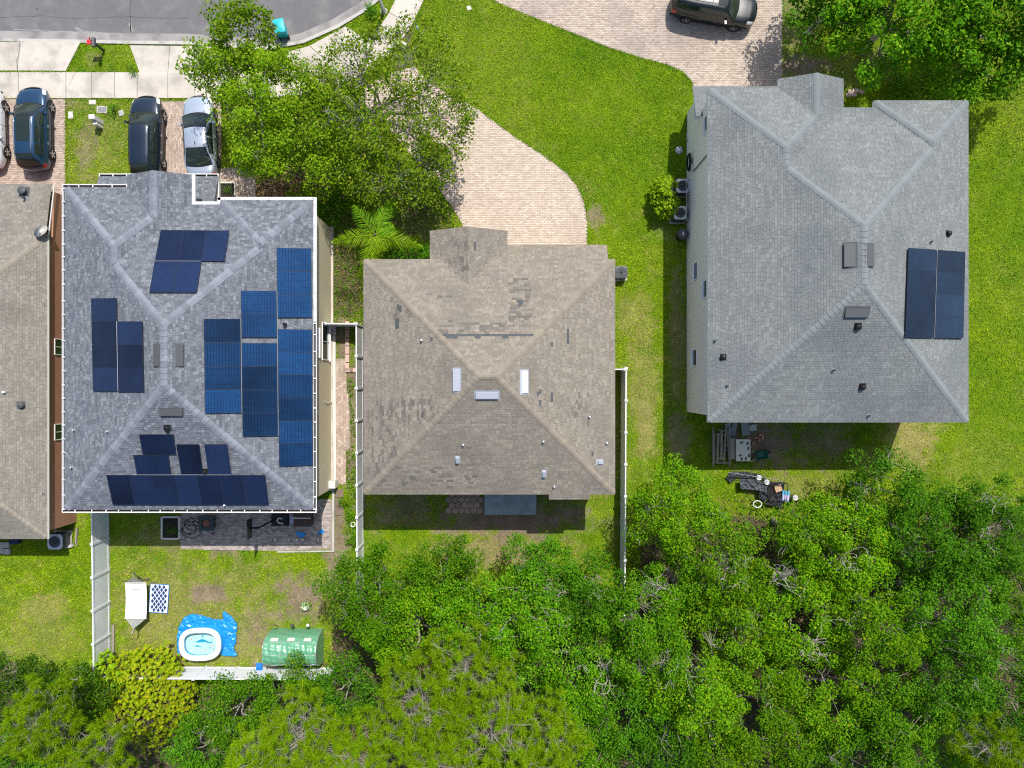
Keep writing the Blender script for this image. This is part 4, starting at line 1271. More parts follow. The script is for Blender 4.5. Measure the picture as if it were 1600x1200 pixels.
    for s in (-1, 1):
        for y0, y1 in wins:
            tt = sp(.645, .93, 6)
            MB().patch(cab, sp(y1, y0, 6), [s*q for q in tt] if s > 0 else [s*q for q in tt[::-1]], .012).build('side_window', MT['glassc'], c, True, False)
        # dark sill strip and bumper cladding
        MB().patch(body, sp(-hl+.9, hl-.95, 10), [s*q for q in ([.88, .94, .99] if s > 0 else [.99, .94, .88])], .012).build('sill_cladding', MT['black'], c, True, False)
        my = ws - .42
        mr = MB().box((s*(W_/2+.10), my, belt+.02), (.2, .12, .15), rz=s*.25)
        mo = mr.build('mirror', pm, c, False, False)
        MB().box((s*(W_/2+.01), my+.02, belt-.02), (.12, .06, .05)).build('mirror_arm', MT['black'], mo, False, False)
        for y0, y1 in wins[:2]:
            hy = y1 + .14
            q = body(hy, s*.74)
            MB().box((q[0] + s*.012, hy, q[2]), (.03, .16, .03)).build('door_handle', MT['chrome'], c, False, False)
            for yy in (y1 - .04,):
                vv = [body(yy, s*t) for t in (.6, .7, .8, .9)]
                MB().tube([(x + s*.004, y, z) for x, y, z in vv], .008, 4).build('door_gap', MT['black'], c, False, False)
        # lamps
        MB().patch(body, sp(hl-.42, hl-.08, 5), [s*q for q in ([.52, .58, .64, .70] if s > 0 else [.70, .64, .58, .52])], .012).build('headlight', MT['lamp'], c, True, False)
        MB().patch(body, sp(-hl+.05, -hl+.26, 4), [s*q for q in ([.56, .63, .70, .76] if s > 0 else [.76, .70, .63, .56])], .014).build('taillight', MT['red'], c, True, False)
        if rails and kind != 'sedan':
            pts = [cab(y, s*.52) for y in sp(rr+.15, rf-.1, 9)]
            MB().tube([(x, y, z+.05) for x, y, z in pts], .022, 6).build('roof_rail', MT['chrome'], c, True, False)
    MB().patch(body, sp(hl-.10, hl-.005, 4), sp(-.4, .4, 7), .012).build('grille', MT['black'], c, True, False)
    MB().box((0, -hl-.005, .62), (.36, .02, .16)).build('number_plate', MT['plate'], c, False, False)
    MB().box((0, hl-.02, .40), (W_*.72, .08, .12)).build('front_bumper', MT['black'], c, False, False)
    MB().box((0, -hl+.02, .40), (W_*.78, .08, .16)).build('rear_bumper', MT['black'], c, False, False)
    for t in (-.22, .18):
        a_, b_ = cab(ws-.02, t), cab(ws-.12, t+.3)
        MB().tube([(a_[0], a_[1], a_[2]+.02), (b_[0], b_[1], b_[2]+.03)], .011, 4).build('wiper', MT['black'], c, False, False)
    if sun_roof:
        MB().patch(cab, sp(rr+.7, rf-.06, 8), sp(-.42, .42, 9), .012).build('sunroof', MT['glassc'], c, True, False)
    if kind == 'sedan':
        q = cab(rr+.25, 0)
        MB().box((0, rr+.25, q[2]+.03), (.035, .16, .06)).build('antenna', MT['black'], c, False, False)
    if kind == 'box':
        for t in (-.36, -.18, 0, .18, .36):
            pts = [cab(y, t) for y in sp(rr+.15, rf-.75, 6)]
            MB().tube([(x, y, z+.004) for x, y, z in pts], .014, 4).build('roof_rib', pm, c, False, False)
        for y in (rr+.3, rf-.9):
            pts = [cab(y, t) for t in (-.5, -.25, 0, .25, .5)]
            MB().tube([(x, yy, z+.08) for x, yy, z in pts], .018, 6).build('roof_bar', MT['alu'], c, False, False)
        MB().patch(cab, sp(rf-.6, rf-.12, 4), sp(-.4, .4, 7), .012).build('sunroof', MT['glassc'], c, True, False)
    # wheels
    R = .355 if kind != 'sedan' else .33
    wb = L_*.295
    if not WHEEL.get(R):
        ty = MB().lathe([(R-.11, -.1), (R-.03, -.11), (R, -.08), (R, .08), (R-.03, .11), (R-.11, .1)], 26, axis='x')
        rm = MB().lathe([(R-.10, .098), (R-.13, .10), (R-.15, .07), (.001, .055)], 26, axis='x')
        spk = MB()
        for k in range(5):
            a = 2*math.pi*k/5 + .3
            for da in (-.12, .12):
                spk.bar((.10, .04*math.cos(a), .04*math.sin(a)), (.098, (R-.115)*math.cos(a+da), (R-.115)*math.sin(a+da)), .05, .02, up=(1, 0, 0))
        spk.lathe([(.06, .08), (.055, .11), (.001, .115)], 12, axis='x')
        WHEEL[R] = (ty.mesh('tyre', MT['rubber'], True), rm.mesh('rim', MT['greydk'], True), spk.mesh('spokes', MT['rim']))
    for s in (-1, 1):
        for y in (wb, -wb):
            x = s*(hw(y) - .09)
            w = link('wheel', WHEEL[R][0], c, (x, y, R), (0, 0, 0 if s > 0 else math.pi))
            link('rim', WHEEL[R][1], w); link('spokes', WHEEL[R][2], w)
            ar = MB()
            pr = [(s*(hw(y)+.004), y + (R+.07)*math.cos(a), R + .02 + (R+.07)*math.sin(a)) for a in np.linspace(-.25, math.pi+.25, 17)]
            pi_ = [(s*(hw(y)-.012), y + (R-.02)*math.cos(a), R + .02 + (R-.02)*math.sin(a)) for a in np.linspace(-.25, math.pi+.25, 17)]
            ar.add(pr + pi_, [(i, i+1, 18+i, 17+i) for i in range(16)])
            ar.build('wheel_arch', MT['black'], c, False, False)
            MB().lathe([(R+.02, 0), (.001, 0.001)], 20, c=(s*(hw(y)-.02), y, R+.01), axis='x').build('wheel_well', MT['black'], c, False, False)
    return c
make_car('blue compact SUV with chrome roof rails beside the white car', P(64, 208), 0.012, paint('blue_paint', (0.010, 0.048, 0.108), .45), 4.8, 1.9, 'suv', True, sun_roof=True)
make_car('white car cut off by the frame edge beside the blue SUV', P(-6, 207), math.pi + .03, paint('white_car_paint', (0.72, 0.73, 0.72), 0.0), 4.6, 1.85, 'suv', False)
make_car('dark navy SUV parked with its tail at the solar house', P(238, 222), -0.01, paint('navy_paint', (0.006, 0.016, 0.032), .3), 4.85, 1.88, 'suv', False)
make_car('silver sedan half under the tree beside the navy SUV', P(320, 221), 0.06, paint('silver_paint', (0.50, 0.56, 0.62), .6), 4.9, 1.86, 'sedan')
make_car('dark green boxy SUV on the tan paver driveway by the top frame edge', P(1110, 20), math.radians(-100), paint('green_black_paint', (0.004, 0.008, 0.009), .05, .3, .35), 4.95, 1.9, 'box', False)

# ------------------------------------------------------------------ fences
def fence(label, pts, h=1.8, step=1.97, gate=None, group='white vinyl fences', first=0.0):
    a0 = Vector((*pts[0], 0))
    f = thing('vinyl_fence', label, 'fence', a0, 0, group)
    for a, b in zip(pts[:-1], pts[1:]):
        a, b = Vector((*a, 0)), Vector((*b, 0))
        l = (b-a).length; d = (b-a).normalized()
        k = max(1, round(l/step))
        for i in range(k+1):
            if i == 0 and a != a0: continue
            q = a + d*(l*i/k)
            ps = MB().box((q.x, q.y, (h+.06)/2), (.13, .13, h+.06)).build('post', MT['white'], f)
            MB().add([(q.x+sx*.085, q.y+sy*.085, h+.06) for sx, sy in ((-1,-1),(1,-1),(1,1),(-1,1))] + [(q.x, q.y, h+.13)], [(0,1,4),(1,2,4),(2,3,4),(3,0,4),(3,2,1,0)]).build('post_cap', MT['white'], ps)
        for i in range(k):
            q0, q1 = a + d*(l*i/k + .065), a + d*(l*(i+1)/k - .065)
            for z, t in ((h-.07, .14), (.12, .16)):
                MB().bar(q0 + Vector((0, 0, z)), q1 + Vector((0, 0, z)), .065, t).build('rail', MT['white'], f)
            pn = MB()
            ll = (q1-q0).length
            nb = max(1, int(ll/.16))
            for j in range(nb):
                s0, s1 = q0 + d*(ll*j/nb + .003), q0 + d*(ll*(j+1)/nb - .003)
                pn.bar(s0 + Vector((0, 0, h/2+.03)), s1 + Vector((0, 0, h/2+.03)), .03, h-.34)
            pn.bar(q0 + Vector((0, 0, h/2+.03)), q1 + Vector((0, 0, h/2+.03)), .018, h-.36)
            pn.build('panel', MT['panelw'], f)
    return f
MT['panelw'] = pmat('grey_white_vinyl', (0.74, 0.75, 0.76), 0.5, noise=[(1.5, 0.06), (20, 0.04)])
g = lambda x, y: tuple(P(x, y)[:2])
fence('white vinyl fence between the pool yard and the neighbour lawn at the frame edge', [g(170, 790), g(173, 1040)])
fence('white vinyl fence behind the greenhouse along the wood', [g(173, 1041), g(522, 1043)])
fence('white vinyl fence run between the solar house and the middle house', [g(566.5, 510), g(568, 945)])
fence('short white vinyl fence and gate closing the gap beside the sand-coloured wall', [g(520, 509.5), g(565, 510)], step=1.76)
fence('grey-shadowed vinyl fence on the lawn side of the middle house', [g(971, 577), g(969, 960)])
fence('short vinyl gate piece joining the middle house to its lawn-side fence', [g(934, 578), g(969, 578)], step=1.4)
MB_ = MB().box((*P(178, 1005)[:2], .06), (.16, 2.3, .12)).build('timber_beam', MT['wood'])
tag(MB_, 'weathered timber lying along the foot of the pool-yard fence', 'timber')

# ------------------------------------------------------------------ street things
mb = thing('mailbox', 'dark mailbox with a red flag on its post at the verge', 'mailbox', P(163, 80))
MB().box((0, 0, .52), (.1, .1, 1.04)).build('post', MT['dark'], mb, False, False)
b = MB()
pr = [(-.1, 0), (.1, 0), (.1, .12), (.07, .19), (0, .22), (-.07, .19), (-.1, .12)]
b.add([(x, -.26, z+1.04) for x, z in pr] + [(x, .26, z+1.04) for x, z in pr], [tuple(range(7))[::-1], tuple(range(7, 14))] + [(i, (i+1) % 7, 7+(i+1) % 7, 7+i) for i in range(7)])
b.build('box', MT['greydk'], mb, False, False)
MB().box((-.13, .1, 1.24), (.02, .05, .22)).box((-.13, .16, 1.32), (.02, .14, .09)).build('flag', MT['red'], mb, False, False)
MB().box((-.28, .06, 1.02), (.34, .28, .06), ry=.2).build('newspaper_holder', MT['red'], mb, False, False)

def ped(label, px, py, sx, sy, h, name='utility_pedestal'):
    t = thing(name, label, 'utility box', P(px, py), .05, 'utility boxes in the verge')
    MB().box((0, 0, h*.46), (sx*.9, sy*.9, h*.92)).build('body', MT['offwhite'], t, False, False)
    MB().add([(-sx/2, -sy/2, h*.9), (sx/2, -sy/2, h*.9), (sx/2, sy/2, h*.9), (-sx/2, sy/2, h*.9), (-sx*.42, -sy*.42, h), (sx*.42, -sy*.42, h), (sx*.42, sy*.42, h), (-sx*.42, sy*.42, h)],
             [(3,2,1,0),(4,5,6,7),(0,1,5,4),(1,2,6,5),(2,3,7,6),(3,0,4,7)]).build('cap', MT['white'], t, False, False)
ped('taller off-white utility pedestal in the front grass strip', 158, 192, .34, .3, 1.05)
ped('shorter off-white utility pedestal beside the taller one', 159, 199, .22, .2, .75)
def lid(label, px, py, sx, sy, mat, rz=0):
    t = thing('meter_box', label, 'meter box', P(px, py), rz, 'utility lids set in the grass')
    MB().box((0, 0, .02), (sx, sy, .06)).build('rim', MT['concrete'], t, False, False)
    MB().box((0, 0, .045), (sx*.74, sy*.68, .03)).build('lid', MT[mat], t, False, False)
    MB().box((sx*.15, 0, .063), (sx*.12, sy*.2, .012)).build('latch', MT['grey'], t, False, False)
lid('pale meter box lid next to the sidewalk slabs', 145, 160, .42, .28, 'offwhite')
lid('largest meter box with a grey lid in the front grass', 160, 171.5, .64, .42, 'grey', -.05)
lid('upright white meter box lid beside the neighbour driveway', 111, 180, .3, .46, 'white')
lid('small grey lid near the navy SUV', 190, 177, .3, .34, 'galv', .3)
lid('white square lid in the lawn near the tan driveway', 733, 13, .26, .26, 'white', .3)
lid('concrete meter box beside the tree near the street lamp', 630, 70, .5, .36, 'offwhite', -.6)
mk = thing('marker_post', 'pale teal cable marker post at the lawn corner by the sidewalk', 'marker post', P(654.5, 52))
MB().lathe([(.07, 0), (.07, .78), (.05, .84), (.001, .86)], 10).build('tube', pmat('teal_marker', (0.35, 0.52, 0.50), .5), mk, True, False)
MB().lathe([(.075, .6), (.075, .7)], 10).build('band', MT['white'], mk, True, False)
MT['teal'] = pmat('teal_plastic', (0.02, 0.42, 0.48), .45, noise=(5, .1))
bn = thing('recycling_cart', 'bright teal wheeled recycling cart on the street under the tree', 'bin', P(444, 53), .2)
MB().add([(-.24,-.28,.05),(.24,-.28,.05),(.24,.28,.05),(-.24,.28,.05),(-.3,-.36,1.0),(.3,-.36,1.0),(.3,.36,1.0),(-.3,.36,1.0)], [(3,2,1,0),(4,5,6,7),(0,1,5,4),(1,2,6,5),(2,3,7,6),(3,0,4,7)]).build('body', MT['teal'], bn, False, False)
MB().patch(lambda u, v: (u, v, 1.02 + .07*(1-(u/.33)**2)*(1-(v/.41)**2)), list(np.linspace(-.33, .33, 7)), list(np.linspace(-.41, .41, 7))).build('lid', MT['teal'], bn, True, False)
MB().tube([(-.22, -.44, .95), (.22, -.44, .95)], .02, 6).build('handle', MT['teal'], bn, False, False)
for s in (-1, 1): MB().lathe([(.12, -.03), (.12, .03), (.001, .031)], 12, c=(s*.27, -.3, .12), axis='x').build('wheel', MT['rubber'], bn, True, False)
lp = thing('street_lamp', 'grey tapered street lamp pole in the verge by the curb', 'street lamp', P(600, 18))
MB().lathe([(.17, 0), (.17, .1), (.12, .25), (.10, .5), (.06, 5.2), (.001, 5.21)], 14).build('pole', MT['galv'], lp, True, False)
MB().lathe([(.22, 0), (.22, .06), (.001, .065)], 14).build('base', MT['concrete'], lp, False, False)
MB().tube([(0, 0, 5.1), (.05, .5, 5.45), (.1, 1.2, 5.5)], [.05, .04, .035], 8).build('arm', MT['galv'], lp, True, False)
MB().lathe([(.001, -.05), (.14, -.04), (.17, 0), (.1, .07), (.001, .09)], 12, c=(.12, 1.45, 5.48), sy=1.8).build('lamp_head', MT['grey'], lp, True, False)

# ------------------------------------------------------------------ air conditioners and side-yard things
def ac(label, px, py, s=.8, h=.75, rz=0, fan='greydk', rim='galv'):
    t = thing('air_conditioner', label, 'air conditioner', P(px, py), rz, 'outdoor air conditioning units')
    MB().box((0, 0, .04), (s*1.18, s*1.18, .08)).build('pad', MT['concrete'], t, False, False)
    c = s/2; r = .12
    rr_ = [(sx*(c-r)+r*math.cos(a), sy*(c-r)+r*math.sin(a)) for sx, sy, a0 in ((1, 1, 0), (-1, 1, math.pi/2), (-1, -1, math.pi), (1, -1, 1.5*math.pi)) for a in (a0, a0+math.pi/4, a0+math.pi/2)]
    b = MB(); b.prism(rr_, .08, h); b.build('casing', MT['greydk'], t, False, False)
    n = 24
    top = MB()
    o_ = []
    for k in range(n):
        a = 2*math.pi*k/n
        m_ = max(abs(math.cos(a)), abs(math.sin(a)))
        q = min(1/m_, 1.22)
        o_.append((c*math.cos(a)*q, c*math.sin(a)*q, h+.005))
    i_ = [(c*.76*math.cos(2*math.pi*k/n), c*.76*math.sin(2*math.pi*k/n), h+.03) for k in range(n)]
    j_ = [(x, y, h-.1) for x, y, z in i_]
    l_ = [(x, y, h-.06) for x, y, z in o_]
    top.add(o_ + i_ + j_ + l_, [(k, (k+1) % n, n+(k+1) % n, n+k) for k in range(n)] + [(n+k, n+(k+1) % n, 2*n+(k+1) % n, 2*n+k) for k in range(n)] + [(3*n+k, 3*n+(k+1) % n, (k+1) % n, k) for k in range(n)])
    top.build('top', MT[rim], t, False, False)
    MB().lathe([(c*.75, h-.1), (.001, h-.1)], 20).build('fan_well', MT['black'], t, False, False)
    for k in range(4):
        a = 2*math.pi*k/4 + .4
        MB().box((c*.38*math.cos(a), c*.38*math.sin(a), h-.05), (c*.6, c*.34, .012), rz=a, rx=.35).build('fan_blade', MT[fan], t, False, False)
    MB().lathe([(.09, h-.06), (.09, h+.02), (.001, h+.03)], 10).build('motor', MT['greydk'], t, True, False)
    gr = MB()
    for q in (.25, .5, .75):
        gr.tube([(c*q*math.cos(2*math.pi*k/20), c*q*math.sin(2*math.pi*k/20), h+.03) for k in range(21)], .006, 4, False)
    for k in range(8):
        a = 2*math.pi*k/8
        gr.tube([(0, 0, h+.035), (c*.77*math.cos(a), c*.77*math.sin(a), h+.03)], .006, 4)
    gr.build('grille', MT['greydk'], t, False, False)
    return t
ac('air conditioner with white rim at the corner of the brown-walled house', 99, 842, .92, .8, 0)
ac('grey air conditioner standing beside the middle house near its garage', 968, 428, .74, .75, .06, 'greydk', 'ventg')
MT['rust'] = pmat('rusty_fan', (0.28, 0.11, 0.07), .7, noise=(9, .3))
ac('air conditioner with a rust-coloured fan between shrub and pink wall', 1057.5, 338, .8, .9, 0, 'rust')
ac('air conditioner half hidden by the shrub beside the pink wall', 1062, 296, .85, .8, 0, 'rust')
sc = thing('shrub_screen', 'thin grey frame screen around the two rusty-fan air conditioners', 'screen', P(1067, 318), 0)
for y in (-1.25, -.4, .35, 1.1):
    MB().tube([(0, y, 0), (0, y, 1.0)], .02, 6).build('post', MT['galv'], sc, False, False)
for z in (.95,):
    MB().tube([(0, -1.25, z), (0, 1.1, z)], .018, 6).build('rail', MT['galv'], sc, False, False)
for y in (-.4, .35):
    MB().tube([(0, y, .96), (.25, y, .96)], .015, 6).build('bracket', MT['galv'], sc, False, False)
tc_ = thing('trash_can', 'round black trash can with a grey lid against the pink wall', 'bin', P(1062, 370))
MB().lathe([(.24, 0), (.31, .72), (.33, .76), (.33, .8), (.3, .8)], 20).build('can', MT['black'], tc_, True, False)
MB().lathe([(.34, .78), (.34, .82), (.25, .87), (.001, .9)], 20).build('lid', MT['greydk'], tc_, True, False)
MB().box((0, 0, .91), (.1, .22, .04)).build('handle', MT['galv'], tc_, False, False)
hr = thing('garden_hose', 'black hose coiled in an oval on its hanger on the pink wall', 'hose', (wx - .1, P(0, 252).y*.965, 0))
for k in range(4):
    MB().tube([(-.06 - .03*k, .55*math.cos(a)*(1-.05*k), 1.35 + .38*math.sin(a)*(1-.05*k)) for a in np.linspace(0, 2*math.pi, 25)], .022, 6, False).build('hose_loop', MT['black'], hr, True, False)
MB().box((0.03, 0, 1.55), (.12, .3, .1)).build('hanger', MT['grey'], hr, False, False)
wh = thing('wheel_cover', 'pale five-hole wheel cover lying in the shade beside the pink wall', 'wheel cover', P(1061, 235))
MB().lathe([(.24, 0), (.24, .04), (.21, .07), (.08, .085), (.001, .09)], 22).build('disc', MT['alu'], wh, True, False)
for k in range(5):
    a = 2*math.pi*k/5 + .3
    MB().lathe([(.045, .06), (.045, .086), (.001, .087)], 8, c=(.145*math.cos(a), .145*math.sin(a), 0)).build('hole', MT['black'], wh, False, False)
st = thing('hose_bib', 'small pale standpipe with tap at the pink wall', 'tap', P(1072, 222))
MB().tube([(0, 0, 0), (0, 0, .55), (-.1, 0, .58), (-.14, 0, .5)], .02, 6).build('pipe', MT['galv'], st, False, False)
MB().lathe([(.05, .6), (.05, .62), (.001, .63)], 8).build('handle', MT['white'], st, False, False)
# five bricks by the gable
for i, (x, y, r_) in enumerate(((1328, 143.5, .1), (1336, 142, .05), (1344.5, 144, -.5), (1325, 149, .05), (1333, 148.5, .0))):
    bb = MB().box((0, 0, .05), (.32, .2, .11)).build('brick', MT['pink_brick'])
    bb.location = P(x, y); bb.rotation_euler = (0, 0, r_)
    tag(bb, ['pink brick lying nearest the gable in the upper row', 'middle pink brick of the upper row by the gable', 'tilted pink brick at the far end of the row by the gable', 'pink brick in the lower pair touching the gable', 'second pink brick of the lower pair by the gable'][i], 'brick', 'loose bricks in the grass by the gable')
# step blocks at the frame edge
for i, (x, y) in enumerate(((3, 851), (12, 851), (3, 860), (13, 861))):
    bb = MB().box((0, 0, .08), (.36, .34, .16)).build('concrete_block', MT['galv'])
    bb.data.materials[0] = MT['curb']
    bb.location = P(x, y)
    tag(bb, ['grey block tucked under the tan eave at the frame edge', 'grey block under the tan eave, second from the frame edge', 'grey block in the outer row at the frame edge', 'grey block in the outer row, nearest the air conditioner'][i], 'block', 'grey blocks below the tan eave')
MT['navyp'] = pmat('navy_plastic', (0.012, 0.022, 0.07), .5)
cr = thing('storage_tote', 'dark navy plastic tote in the shade below the tan eave', 'tote', P(28, 843))
MB().box((0, 0, .17), (.5, .34, .34)).build('box', MT['navyp'], cr, False, False)
MB().box((0, 0, .36), (.55, .4, .05)).build('lid', MT['navyp'], cr, False, False)
# odds beside the corner air conditioner
rk = thing('leaning_rack', 'dark wire rack and lumber beside the corner air conditioner', 'rack', P(113, 838))
for k in range(5):
    MB().tube([(-.3+.12*k, -.4, .0), (-.3+.12*k, -.4, .6), (-.3+.12*k, .45, .75), (-.3+.12*k, .45, 0)], .015, 6).build('hoop', MT['greydk'], rk, False, False)
for k in range(3):
    MB().bar((.28, -.55+.1*k, .03+.05*k), (.36, .55, .05+.05*k), .09, .05).build('board', MT['wood'], rk, False, False)
MB().box((-.1, -.55, .1), (.45, .2, .2), rz=.2).build('tray', MT['offwhite'], rk, False, False)
# ------------------------------------------------------------------ patio things behind the solar house
pl = thing('planter_bed', 'square planter bed with white border and dark plants at the patio end', 'planter', P(268.5, 824))
for cx, cy_, sx, sy in ((-.53, 0, .1, 1.35), (.53, 0, .1, 1.35), (0, -.66, .96, .1), (0, .66, .96, .1)):
    MB().box((cx, cy_, .1), (sx, sy, .22)).build('border', MT['offwhite'], pl, False, False)
MB().box((0, 0, .06), (.98, 1.24, .12)).build('soil', MT['soil'], pl, False, False)
pl2 = thing('planter_bed', 'small white-edged planter bed at the front wall under the notch', 'planter', P(357, 297))
for cx, cy_, sx, sy in ((-.46, 0, .07, .8), (.46, 0, .07, .8), (0, .4, .99, .07)):
    MB().box((cx, cy_, .1), (sx, sy, .22)).build('border', MT['offwhite'], pl2, False, False)
MB().box((0, 0, .06), (.86, .8, .12)).build('soil', MT['soil'], pl2, False, False)
hs_ = thing('garden_hose', 'tangled dark hose lying on the patio next to the planter bed', 'hose', P(302, 822))
R_ = random.Random(4)
pts = []
for k in range(70):
    a = k*.42
    r_ = .38 + .2*math.sin(k*.37)
    pts.append((r_*math.cos(a)*1.3 + .15*math.sin(k*.11), r_*math.sin(a)*.9 - .1 + .1*math.sin(k*.2), .055 + .01*(k % 3)))
MB().tube(pts, .016, 5).build('loops', MT['black'], hs_, True, False)
MB().tube([(-.2, .6, .05), (.3, .2, .05), (.9, -.35, .05), (1.25, -.5, .05), (1.35, -.42, .05), (1.2, -.35, .05)], .016, 5).build('tail', MT['black'], hs_, True, False)
fp = thing('fire_pit', 'square dark green fire table with rusty bowl on the patio', 'fire pit', P(328, 815))
MB().box((0, 0, .25), (.72, .72, .5)).build('base', MT['greydk'], fp, False, False)
tp = MB()
for cx, cy_, sx, sy in ((-.34, 0, .22, .9), (.34, 0, .22, .9), (0, -.34, .46, .22), (0, .34, .46, .22)):
    tp.box((cx, cy_, .53), (sx, sy, .06))
tp.build('table_top', pmat('slate_green', (0.045, 0.06, 0.06), .6, noise=(9, .2)), fp, False, False)
MB().lathe([(.24, .54), (.22, .46), (.12, .44), (.001, .44)], 16).build('bowl', MT['rust'], fp, True, False)
bh = thing('basketball_hoop', 'portable basketball hoop with black base and edge-on backboard on the patio', 'basketball hoop', P(438, 812))
bs = MB()
bs.add([(-.55,-.38,0),(.55,-.38,0),(.55,.38,0),(-.55,.38,0),(-.5,-.33,.16),(.5,-.33,.2),(.5,.33,.2),(-.5,.33,.16)], [(3,2,1,0),(4,5,6,7),(0,1,5,4),(1,2,6,5),(2,3,7,6),(3,0,4,7)])
bs.build('base', MT['black'], bh, False, False)
MB().tube([(-.4, 0, .1), (-.45, 0, 2.9)], .05, 10).build('pole', MT['black'], bh, True, False)
MB().tube([(-.45, 0, 2.5), (-.85, 0, 2.75)], .03, 8).tube([(-.45, 0, 2.2), (-.85, 0, 2.45)], .03, 8).build('arm', MT['black'], bh, True, False)
MB().box((-.88, 0, 2.75), (.05, 1.15, .75)).build('backboard', MT['dark'], bh, False, False)
MB().tube([(-1.13 + .22*math.cos(a), .22*math.sin(a), 2.5) for a in np.linspace(0, 2*math.pi, 21)], .012, 6, False).build('rim', MT['rust'], bh, False, False)
MB().tube([(.2, .1, .22), (.0, .15, .25), (-.12, .0, .24), (.0, -.15, .24), (.25, -.2, .22)], .05, 6).build('rope', MT['offwhite'], bh, True, False)
db = thing('storage_bench', 'brown two-lid storage bench with a pale strap at the patio corner', 'storage bench', P(477, 806))
MB().box((0, 0, .28), (1.02, 1.0, .56)).build('box', MT['brown'], db, False, False)
MB().box((0, .27, .6), (1.06, .52, .08)).build('lid', MT['brown'], db, False, False)
MB().box((0, -.28, .59), (1.06, .5, .08)).build('lid', MT['brown'], db, False, False)
MB().box((-.05, -.02, .65), (1.1, .06, .03)).build('strap', MT['offwhite'], db, False, False)
MT['lilac'] = pmat('lilac_cloth', (0.45, 0.4, 0.62), .9, noise=(9, .2))
cu = thing('cushion', 'crumpled lilac cushion beside the brown storage bench', 'cushion', P(459, 811))
MB().patch(lambda u, v: (u, v, .08 + .2*max(0, (1-(u/.24)**2))*max(0, (1-(v/.26)**2))), list(np.linspace(-.24, .24, 8)), list(np.linspace(-.26, .26, 8))).build('cover', MT['lilac'], cu, True, False)
def crumple(name, label, cat, px, py, poly, mat, amp=.12, z=.05, group=None, seed=1, thick=.012):
    """a crumpled sheet with an irregular outline"""
    R = np.random.default_rng(seed)
    t = thing(name, label, cat, P(px, py), 0, group)
    w = [tuple((Vector(q) - P(px, py)).to_2d()) for q in [P(*p_) for p_ in poly]]
    xs_ = np.array([p_[0] for p_ in w]); ys_ = np.array([p_[1] for p_ in w])
    n = 64
    X, Y = np.meshgrid(np.linspace(xs_.min(), xs_.max(), n), np.linspace(ys_.min(), ys_.max(), n), indexing='ij')
    Z = z + amp*np.abs(fbm(X*3.1 + seed*9, Y*3.1 + seed, 4) - .5)*2.4 + amp*.3*np.abs(np.sin(X*13+Y*9 + 9*fbm(X*2+3, Y*2, 3))) + amp*.22*np.abs(np.sin(X*7-Y*17 + 8*fbm(X*3+9, Y*3, 2)))
    ins = inpoly(X, Y, w)
    m = MB()
    idx = {}
    fs = []
    for i in range(n-1):
        for j in range(n-1):
            if ins[i, j] and ins[i+1, j] and ins[i, j+1] and ins[i+1, j+1]:
                q = []
                for a, b in ((i, j), (i+1, j), (i+1, j+1), (i, j+1)):
                    if (a, b) not in idx:
                        idx[a, b] = len(idx)
                    q.append(idx[a, b])
                fs.append(tuple(q))
    m.v = [(X[a, b], Y[a, b], Z[a, b]) for a, b in idx]
    m.f = fs
    o = m.build('sheet', mat, t, True, False)
    md = o.modifiers.new('solid', 'SOLIDIFY'); md.thickness = thick
    return t
MT['tarpb'] = pmat('blue_tarp', (0.01, 0.24, 0.62), .32, spec=.5, noise=(6, .15))
crumple('tarp', 'small blue tarp bunched at the foot of the brown storage bench', 'tarp', 468, 836, [(463, 829), (478, 833), (478, 838), (470, 840), (464, 836)], MT['tarpb'], .1, seed=3)
crumple('tarp', 'blue tarp corner sticking out beside the brown storage bench', 'tarp', 501, 830, [(496, 834), (503, 825), (508, 830), (504, 834)], MT['tarpb'], .1, seed=4)
ed = tag(thing('patio_edging', None, None), None, None, kind='structure')
MB().prism(G([(519.5, 757), (523, 757), (523, 862), (519.5, 862)]), 0, .12).build('edging', MT['curb'], ed)
MB().prism(G([(434, 861), (519, 859.5), (519, 862), (434, 863)]), 0, .08).build('edging', MT['curb'], ed)
for y in (764, 778, 792):
    MB().prism(G([(524, y), (537, y), (537, y+13), (524, y+13)]), 0, .05).build('flagstone', pmat('brown_flag', (0.19, 0.135, 0.11), .9, noise=(6, .15)) if y == 764 else bpy.data.materials['brown_flag'], ed)
for i, x in enumerate((432, 453, 466, 475, 499)):
    s_ = thing('path_light', ['path light nearest the basketball hoop', 'second path light from the basketball hoop', 'path light in front of the blue tarp, nearer the hoop', 'path light in front of the blue tarp, nearer the path corner', 'path light nearest the patio corner'][i], 'path light', P(x, 841.5), 0, 'small path lights along the patio edge')
    MB().tube([(0, 0, 0), (0, 0, .25)], .02, 6).build('stake', MT['offwhite'], s_, False, False)
    MB().lathe([(.06, .25), (.09, .28), (.001, .33)], 10).build('cap', MT['offwhite'], s_, True, False)
# side-yard border bricks along the fence
bk = tag(thing('side_yard_edging', None, None), None, None, kind='structure')
bme = MB().box((0, 0, .05), (.24, .46, .11)).mesh('brick', MT['pink_brick'])
for y in list(range(508, 575, 13)):
    o = link('brick', bme, bk, P(543, y)); o.rotation_euler = (0, 0, random.uniform(-.03, .03))
for x in (546, 553): link('brick', bme, bk, P(x, 578.5), (0, 0, math.pi/2))
MB().prism(G([(521, 505), (525, 505), (526, 757), (522, 757)]), -.02, .16).build('wall_footing', MT['offwhite'], bk)
hrl = thing('hose_reel', 'pale ring-shaped hose reel at the foot of the fence by the pool yard', 'hose reel', P(552, 819))
for r_ in (.16, .12):
    MB().tube([(r_*math.cos(a), r_*math.sin(a), .08) for a in np.linspace(0, 2*math.pi, 21)], .022, 6, False).build('loop', MT['offwhite'], hrl, True, False)

